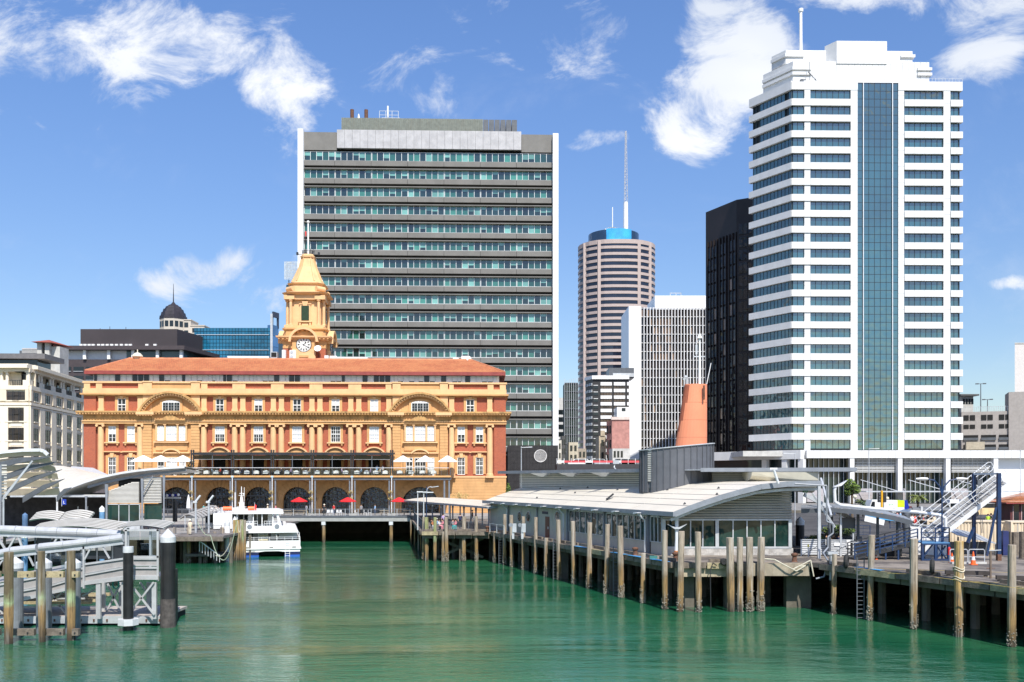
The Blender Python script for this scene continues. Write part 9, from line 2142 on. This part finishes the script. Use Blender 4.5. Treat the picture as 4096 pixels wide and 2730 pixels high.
WK_ = list(ST_); WK_[7] = (.1, -.22, .52, .075); WK_[8] = (.1, -.28, .12, .05); WK_[9] = (.1, -.42, .08, .04); WK_[11] = (-.1, .12, .5, .075); WK_[12] = (-.1, .38, .16, .05); WK_[13] = (-.1, .3, .05, .04); WK_[16] = (.25, .15, .92, .035); WK_[17] = (.25, .2, .84, .035); WK_[20] = (-.25, -.22, .95, .035); WK_[21] = (-.25, -.3, .9, .035)
SI_ = [(0, 0, .52, .15), (0, .02, .75, .14), (0, .03, .98, .15), (0, .0, 1.10, .06), (0, -.03, 1.24, .105), (0, -.02, 1.33, .07),
       (.1, -.08, .52, .1), (.12, -.42, .5, .075), (.12, -.42, .09, .05), (.12, -.55, .04, .04), (-.1, -.08, .52, .1), (-.12, -.42, .5, .075), (-.12, -.38, .09, .05), (-.12, -.5, .04, .04),
       (.2, .03, 1.0, .06), (.27, -.05, .76, .045), (.18, -.28, .72, .035), (.14, -.36, .74, .035), (-.2, .03, 1.0, .06), (-.27, -.05, .76, .045), (-.2, -.25, .74, .035), (-.16, -.33, .78, .035)]
def zs_sit(c):
 if c.z > 1.06: return 0
 if c.y < -.18 and c.z > .62: return 0
 if c.z > .6: return 1
 return 3 if c.z < .1 else 2
MESH = {'stand': body_mesh('b1', ST_, SE_, zs_stand), 'walk': body_mesh('b2', WK_, SE_, zs_stand), 'sit': body_mesh('b3', SI_, SE_, zs_sit)}
HAIRM = MB().lathe([(.02, .13), (.08, .115), (.115, .06), (.125, 0), (.11, -.06), (.09, -.08)], n=10).mesh('hair', M('dark_hair', (.03, .02, .012), .7), True)
HATM = MB().lathe([(.02, .14), (.1, .12), (.12, .05), (.2, .03), (.2, .015), (.11, .0)], n=12).mesh('hat', M('pale_hat', (.7, .66, .55), .8), True)
SKIN = [M('skin_light', (.62, .36, .25), .6), M('skin_tan', (.42, .22, .13), .6)]
CL = {'white': (.75, .75, .73), 'red': (.6, .03, .03), 'blue': (.08, .18, .45), 'black': (.02, .02, .022), 'grey': (.25, .25, .26), 'pink': (.75, .25, .3), 'cream': (.68, .6, .45), 'navy': (.02, .03, .09), 'lime': (.5, .75, .05), 'teal': (.05, .35, .35), 'khaki': (.35, .28, .16), 'lilac': (.4, .3, .5), 'sky': (.3, .5, .75), 'orange': (.8, .25, .03), 'denim': (.07, .11, .2), 'brown': (.12, .07, .04)}
def cloth(c): return M('cloth_'+c, CL[c], .85, var=.1)
def person(x, y, z, pose, top, legs, label, rot=0.0, hat=False, h=1.0, group=None, hair='dark'):
 t = thing('person', label, 'person', (x, y, z), rot, group); t.scale = (h, h, h)
 o = link('body', MESH[pose], t)
 for i, m in enumerate((SKIN[R.randrange(2)], cloth(top), cloth(legs), cloth('black'))): o.material_slots[i].link = 'OBJECT'; o.material_slots[i].material = m
 hz = 1.68 if pose != 'sit' else 1.28; hy = 0 if pose != 'sit' else -.02
 k = link('hat' if hat else 'hair', HATM if hat else HAIRM, t, (0, hy+.012, hz))
 if hair == 'fair' and not hat: k.material_slots[0].link = 'OBJECT'; k.material_slots[0].material = M('fair_hair', (.45, .3, .13), .7)
 return t
# tables and chairs on the terrace
def table_thing(lab, cl=WHITE):
 t = thing('dining_table', lab, 'table', (0, 0, 0), 0, 'white clothed tables on the terrace'); MB().loft([[(-.42, -.42, .28), (.42, -.42, .28), (.42, .42, .28), (-.42, .42, .28)], [(-.38, -.38, .76), (.38, -.38, .76), (.38, .38, .76), (-.38, .38, .76)]]).build('tablecloth', cl, t)
 for s in (-1, 1): box('leg', BLACK, t, s*.3-.02, s*.3+.02, -.02, .02, 0, .3)
 box('glassware', G_WHITE, t, -.2, .2, -.1, .1, .76, .84); return t
CH = M('dark_chair', (.03, .03, .035), .5)
def chair_thing(lab, m=CH, gp='dark chairs on the terrace'):
 t = thing('dining_chair', lab, 'chair', (0, 0, 0), 0, gp); box('seat', m, t, -.22, .22, -.22, .22, .43, .47)
 for x in (-.2, .2):
  for y in (-.2, .2): box('leg', m, t, x-.02, x+.02, y-.02, y+.02, 0, .43)
 box('backrest', m, t, -.22, .22, .2, .23, .52, .92);
 for x in (-.2, .2): box('back_post', m, t, x-.018, x+.018, .2, .24, .43, .92)
 return t
tb = table_thing(''); ch = chair_thing(''); ub, uc = True, True
bayx = [768, 929.5, 1089, 1248.5, 1408, 1566.5]; spots = []
for b in range(5):
 for k in range(4): spots.append((bayx[b]+ (bayx[b+1]-bayx[b])*(k+.55)/4.2, 'in verandah bay %s' % ORD[b], ORD[k]))
for k in range(4): spots.append((1600+k*45, 'on the open right end of the terrace', ORD[k]))
for k in range(2): spots.append((700+k*42, 'on the open left end of the terrace', ORD[k]))
rr = random.Random(5); tops = ['white', 'grey', 'navy', 'sky', 'red', 'black', 'lilac', 'cream']
def TW(x, v): return fp_world(FP.u(x, v), v, TERZ)
for i, (x, where, o_) in enumerate(spots):
 v = -4.1+rr.uniform(-.3, .5); p = TW(x, v); lab = 'white clothed table, %s from the left, %s' % (o_, where)
 if i == 0: tb.location = p; tb['label'] = lab
 else: dup(tb, p, rr.uniform(-.1, .1), lab)
 for s, side in ((-1, 'left'), (1, 'right')):
  pc = p+Vector((s*.66, rr.uniform(-.1, .1), 0)); l2 = 'dark chair %s of %s table %s' % (side, o_, where)
  if uc: ch.location = pc; ch['label'] = l2; ch.rotation_euler = (0, 0, -s*PI/2); uc = False
  else: dup(ch, pc, -s*PI/2, l2)
  if i < 20 and rr.random() < .58:
   c = 'red' if (i == 6 and s == 1) else rr.choice(tops)
   person(pc.x, pc.y, pc.z, 'sit', c, 'denim', 'diner in %s top %s of %s table %s' % (c, side, o_, where), -s*PI/2)
for x, lab in ((1270, 'stack of curved rattan chairs in the middle verandah bay'), (1433, 'stack of curved rattan chairs in the last verandah bay, left side'), (1552, 'stack of curved rattan chairs in the last verandah bay, right side')):
 p = TW(x, -3.2); t = thing('rattan_chair_stack', lab, 'chair stack', tuple(p)); RT = M('rattan', (.50, .32, .12), .6)
 for k in range(5): q = MB(); q.tube([(-.3, 0, .2+k*.2), (-.28, .05, .55+k*.2), (0, .1, .75+k*.2), (.28, .05, .55+k*.2), (.3, 0, .2+k*.2)], .035, 5); q.box(-.26, .26, -.25, .1, .3+k*.2, .34+k*.2); q.build('chair_shell', RT, t)
 box('base_frame', BLACK, t, -.3, .3, -.3, .2, 0, .2)
p = TW(1508, -3.8); person(p.x, p.y, p.z, 'stand', 'sky', 'black', 'waiter in a pale blue shirt standing under the verandah, left of the pair', .6); p = TW(1530, -3.8); person(p.x, p.y, p.z, 'stand', 'white', 'black', 'waiter in a white shirt standing under the verandah, right of the pair', -.6)
# quay level furniture and people
def at(x, d): return XX(x, d)
wc = chair_thing('', WHITE, 'white chairs on the quay')
for i, x in enumerate((1312, 1328, 1352, 1366, 1425, 1462, 1478)):
 lab = 'white chair on the quay, %s from the left' % ORD[i]; p = Vector((at(x, 146.6), 146.6, GZ))
 if i == 0: wc.location = p; wc['label'] = lab
 else: dup(wc, p, .3*i, lab)
for i, (x, w) in enumerate(((1196, 2.2), (1538, 1.5), (1630, 1.5), (1150, 1.8))):
 b = thing('picnic_bench', 'timber picnic table on the quay, %s' % ('under the red parasol by the fourth arch', 'left of the canopy lamp posts', 'beside the pier canopy', 'behind the ferry')[i], 'bench', (at(x, 147.6), 147.6, GZ)); TB = M('bleached_timber', (.45, .38, .28), .8, var=.15)
 box('table_top', TB, b, -w/2, w/2, -.35, .35, .72, .77); box('seat', TB, b, -w/2, w/2, -.75, -.5, .42, .46); box('seat', TB, b, -w/2, w/2, .5, .75, .42, .46)
 for s in (-.35, .35): MB().bar((s*w, -.7, 0), (s*w, .3, .72), .07, .07).build('leg', TB, b); MB().bar((s*w, .7, 0), (s*w, -.3, .72), .07, .07).build('leg', TB, b)
for i, x in enumerate((1250, 1412, 1567)):
 b = thing('planter_box', 'white planter box at the foot of the verandah pole, %s of three' % ('left', 'middle', 'right')[i], 'planter', (at(x, 146.2), 146.2, GZ), 0, 'white planters on the quay'); box('trough', CONCL, b, -.6, .6, -.2, .2, 0, .38); leaf_blob('plants', b, .55, .15, 30, LEAF, .07, (0, 0, .45), i)
PPL = [(760, 109, 'stand', 'cream', 'cream', 'man in cream clothes and hat standing on the jetty', 2.9, True, 3.35), (845, 138, 'stand', 'white', 'denim', 'person in white leaning at the quay rail, leftmost of the group', .3, False, GZ), (862, 138, 'stand', 'cream', 'khaki', 'person in a cream shirt in the middle of the quay group', -.3, True, GZ), (873, 138.6, 'stand', 'white', 'grey', 'person in white at the right of the quay group', 0, False, GZ),
       (757, 150, 'stand', 'red', 'grey', 'person in a red top near the left arch', 1, False, GZ), (1071, 147, 'walk', 'cream', 'black', 'person in cream with a hat walking behind the ferry roof', 1.5, True, GZ), (1103, 147, 'walk', 'pink', 'denim', 'person in pink walking behind the ferry roof', -1.5, False, GZ), (1297, 147, 'stand', 'black', 'black', 'person in black standing by the quay railing between the red parasols', 0, True, GZ),
       (1727, 116, 'sit', 'black', 'black', 'seated person in black at the left of the pier group', .8, False, DZ), (1735, 115, 'sit', 'orange', 'white', 'seated person in orange in the pier group', .2, False, DZ), (1746, 116, 'sit', 'sky', 'grey', 'seated person in pale blue in the pier group', -.5, True, DZ), (1757, 115, 'sit', 'white', 'pink', 'seated person in white in the pier group', 1.2, False, DZ), (1770, 115.5, 'sit', 'pink', 'grey', 'seated person in pink at the right of the pier group', -1, False, DZ), (1812, 115, 'sit', 'grey', 'teal', 'seated person in grey and teal near the middle pier pile', .9, False, DZ), (1822, 115, 'sit', 'pink', 'teal', 'seated person in pink and teal near the middle pier pile', -.9, False, DZ),
       (1773, 122, 'stand', 'lilac', 'black', 'standing person in lilac in the shade of the pier canopy', .5, False, DZ), (1841, 121, 'stand', 'navy', 'black', 'standing person in navy in the shade of the pier canopy', 0, False, DZ), (1890, 135, 'walk', 'black', 'grey', 'walker in black in the sun behind the pier canopy', 1.5, False, DZ), (1903, 135, 'walk', 'pink', 'grey', 'walker in pink in the sun behind the pier canopy', 1.4, False, DZ),
       (3306, 77, 'sit', 'black', 'black', 'seated person in black under the terminal canopy, left one', 1, False, DZ+.45), (3335, 77, 'sit', 'brown', 'black', 'seated person in brown under the terminal canopy, middle one', .4, False, DZ+.45), (3358, 76.5, 'sit', 'navy', 'black', 'seated person in a dark checked shirt under the terminal canopy', 2.9, False, DZ+.45)]
for x, d, pose, a, b, lab, rot, hat, z in PPL: person(at(x, d), d, z, pose, a, b, lab, rot, hat)
for i, x in enumerate((1740, 1765, 1817)):
 d = 115.6; t = thing('bench', 'dark slatted bench on the pier, %s of three' % ('left', 'middle', 'right')[i], 'bench', (at(x, d), d, DZ), 0, 'benches on the pier')
 for k in range(4): box('slat', STEELD, t, -.85, .85, -.25+k*.13, -.15+k*.13, .42, .45)
 for s in (-.7, .7): box('leg', BLACK, t, s-.04, s+.04, -.2, .2, 0, .42)
st = [('white', 'denim'), ('red', 'black'), ('sky', 'khaki'), ('black', 'black'), ('grey', 'denim'), ('white', 'khaki'), ('pink', 'white'), ('navy', 'grey'), ('cream', 'denim'), ('teal', 'black')]
SX = [(3338, 160, 'white', 'denim', 'behind the terminal end, leftmost of the crowd'), (3352, 160, 'cream', 'khaki', 'behind the terminal end'), (3366, 158, 'white', 'grey', 'walking behind the terminal end'), (3400, 156, 'white', 'denim', 'seated height crowd right of the strut'), (3452, 150, 'navy', 'black', 'near the spiky low palm'), (3505, 146, 'black', 'black', 'before the cab of the rubbish truck'), (3516, 146, 'grey', 'black', 'between truck cab and traffic light'), (3541, 140, 'black', 'denim', 'right of the yellow traffic light'), (3558, 132, 'red', 'black', 'in front of the truck lettering'), (3588, 130, 'pink', 'denim', 'in front of the lime truck panel, left'), (3602, 130, 'sky', 'khaki', 'in front of the lime truck panel, right'),
      (3678, 128, 'white', 'khaki', 'with cap near the cabbage palm, left'), (3692, 128, 'cream', 'brown', 'near the cabbage palm, right'), (3712, 132, 'brown', 'black', 'right of the cabbage palm'), (3762, 134, 'sky', 'denim', 'behind the blue lamp post'), (3797, 134, 'white', 'grey', 'left of the gangway rails'), (3846, 126, 'white', 'sky', 'seen through the gangway rails'), (3952, 122, 'lime', 'black', 'in a high visibility vest beside the blue gantry'), (3964, 122, 'black', 'black', 'walking beside the high visibility vest'), (4030, 120, 'grey', 'navy', 'walking left of the kiosk'),
      (3648, 118, 'white', 'black', 'at the blue railing, first from left'), (3660, 118, 'red', 'red', 'at the blue railing in red'), (3676, 118, 'black', 'grey', 'at the blue railing in black'), (3693, 117, 'red', 'denim', 'at the blue railing, second in red'), (3725, 118, 'black', 'black', 'at the blue railing by the planters'), (3738, 118, 'cream', 'orange', 'at the blue railing, cream top'), (3770, 117, 'white', 'black', 'at the blue railing beside the lamp post'), (3610, 119, 'grey', 'black', 'behind the end of the white pipe')]
for i, (x, d, a, b, wh) in enumerate(SX): person(at(x, d), d, DZ, ('stand', 'walk', 'stand')[i % 3], a, b, ('person in %s ' % a)+wh, R.uniform(-2, 2), i in (1, 11), R.uniform(.94, 1.04))
for i, (x, c, l, w) in enumerate(((1225, 'white', 'khaki', 'right of the red parasol by the fourth arch'), (1335, 'red', 'denim', 'behind the white chairs under the fifth arch'), (1445, 'grey', 'black', 'under the sixth arch, left'), (1500, 'sky', 'denim', 'under the sixth arch, right'), (700, 'navy', 'khaki', 'below the globe lamps'), (815, 'teal', 'grey', 'between the two davits'))): person(at(x, 148.6), 148.6, GZ, ('walk', 'stand')[i % 2], c, l, 'quay visitor in %s %s' % (c, w), i*1.3-2)
# birds on the near piles and loose deck things
sb = thing('storage_cabinet', 'teal electrical box on the plinth below the terminal windows', 'cabinet', (XX(2612, 74.2), 74.0, DZ)); box('case', M('teal_case', (.05, .2, .18), .5), sb, -.3, .3, -.15, .15, 0, .2)
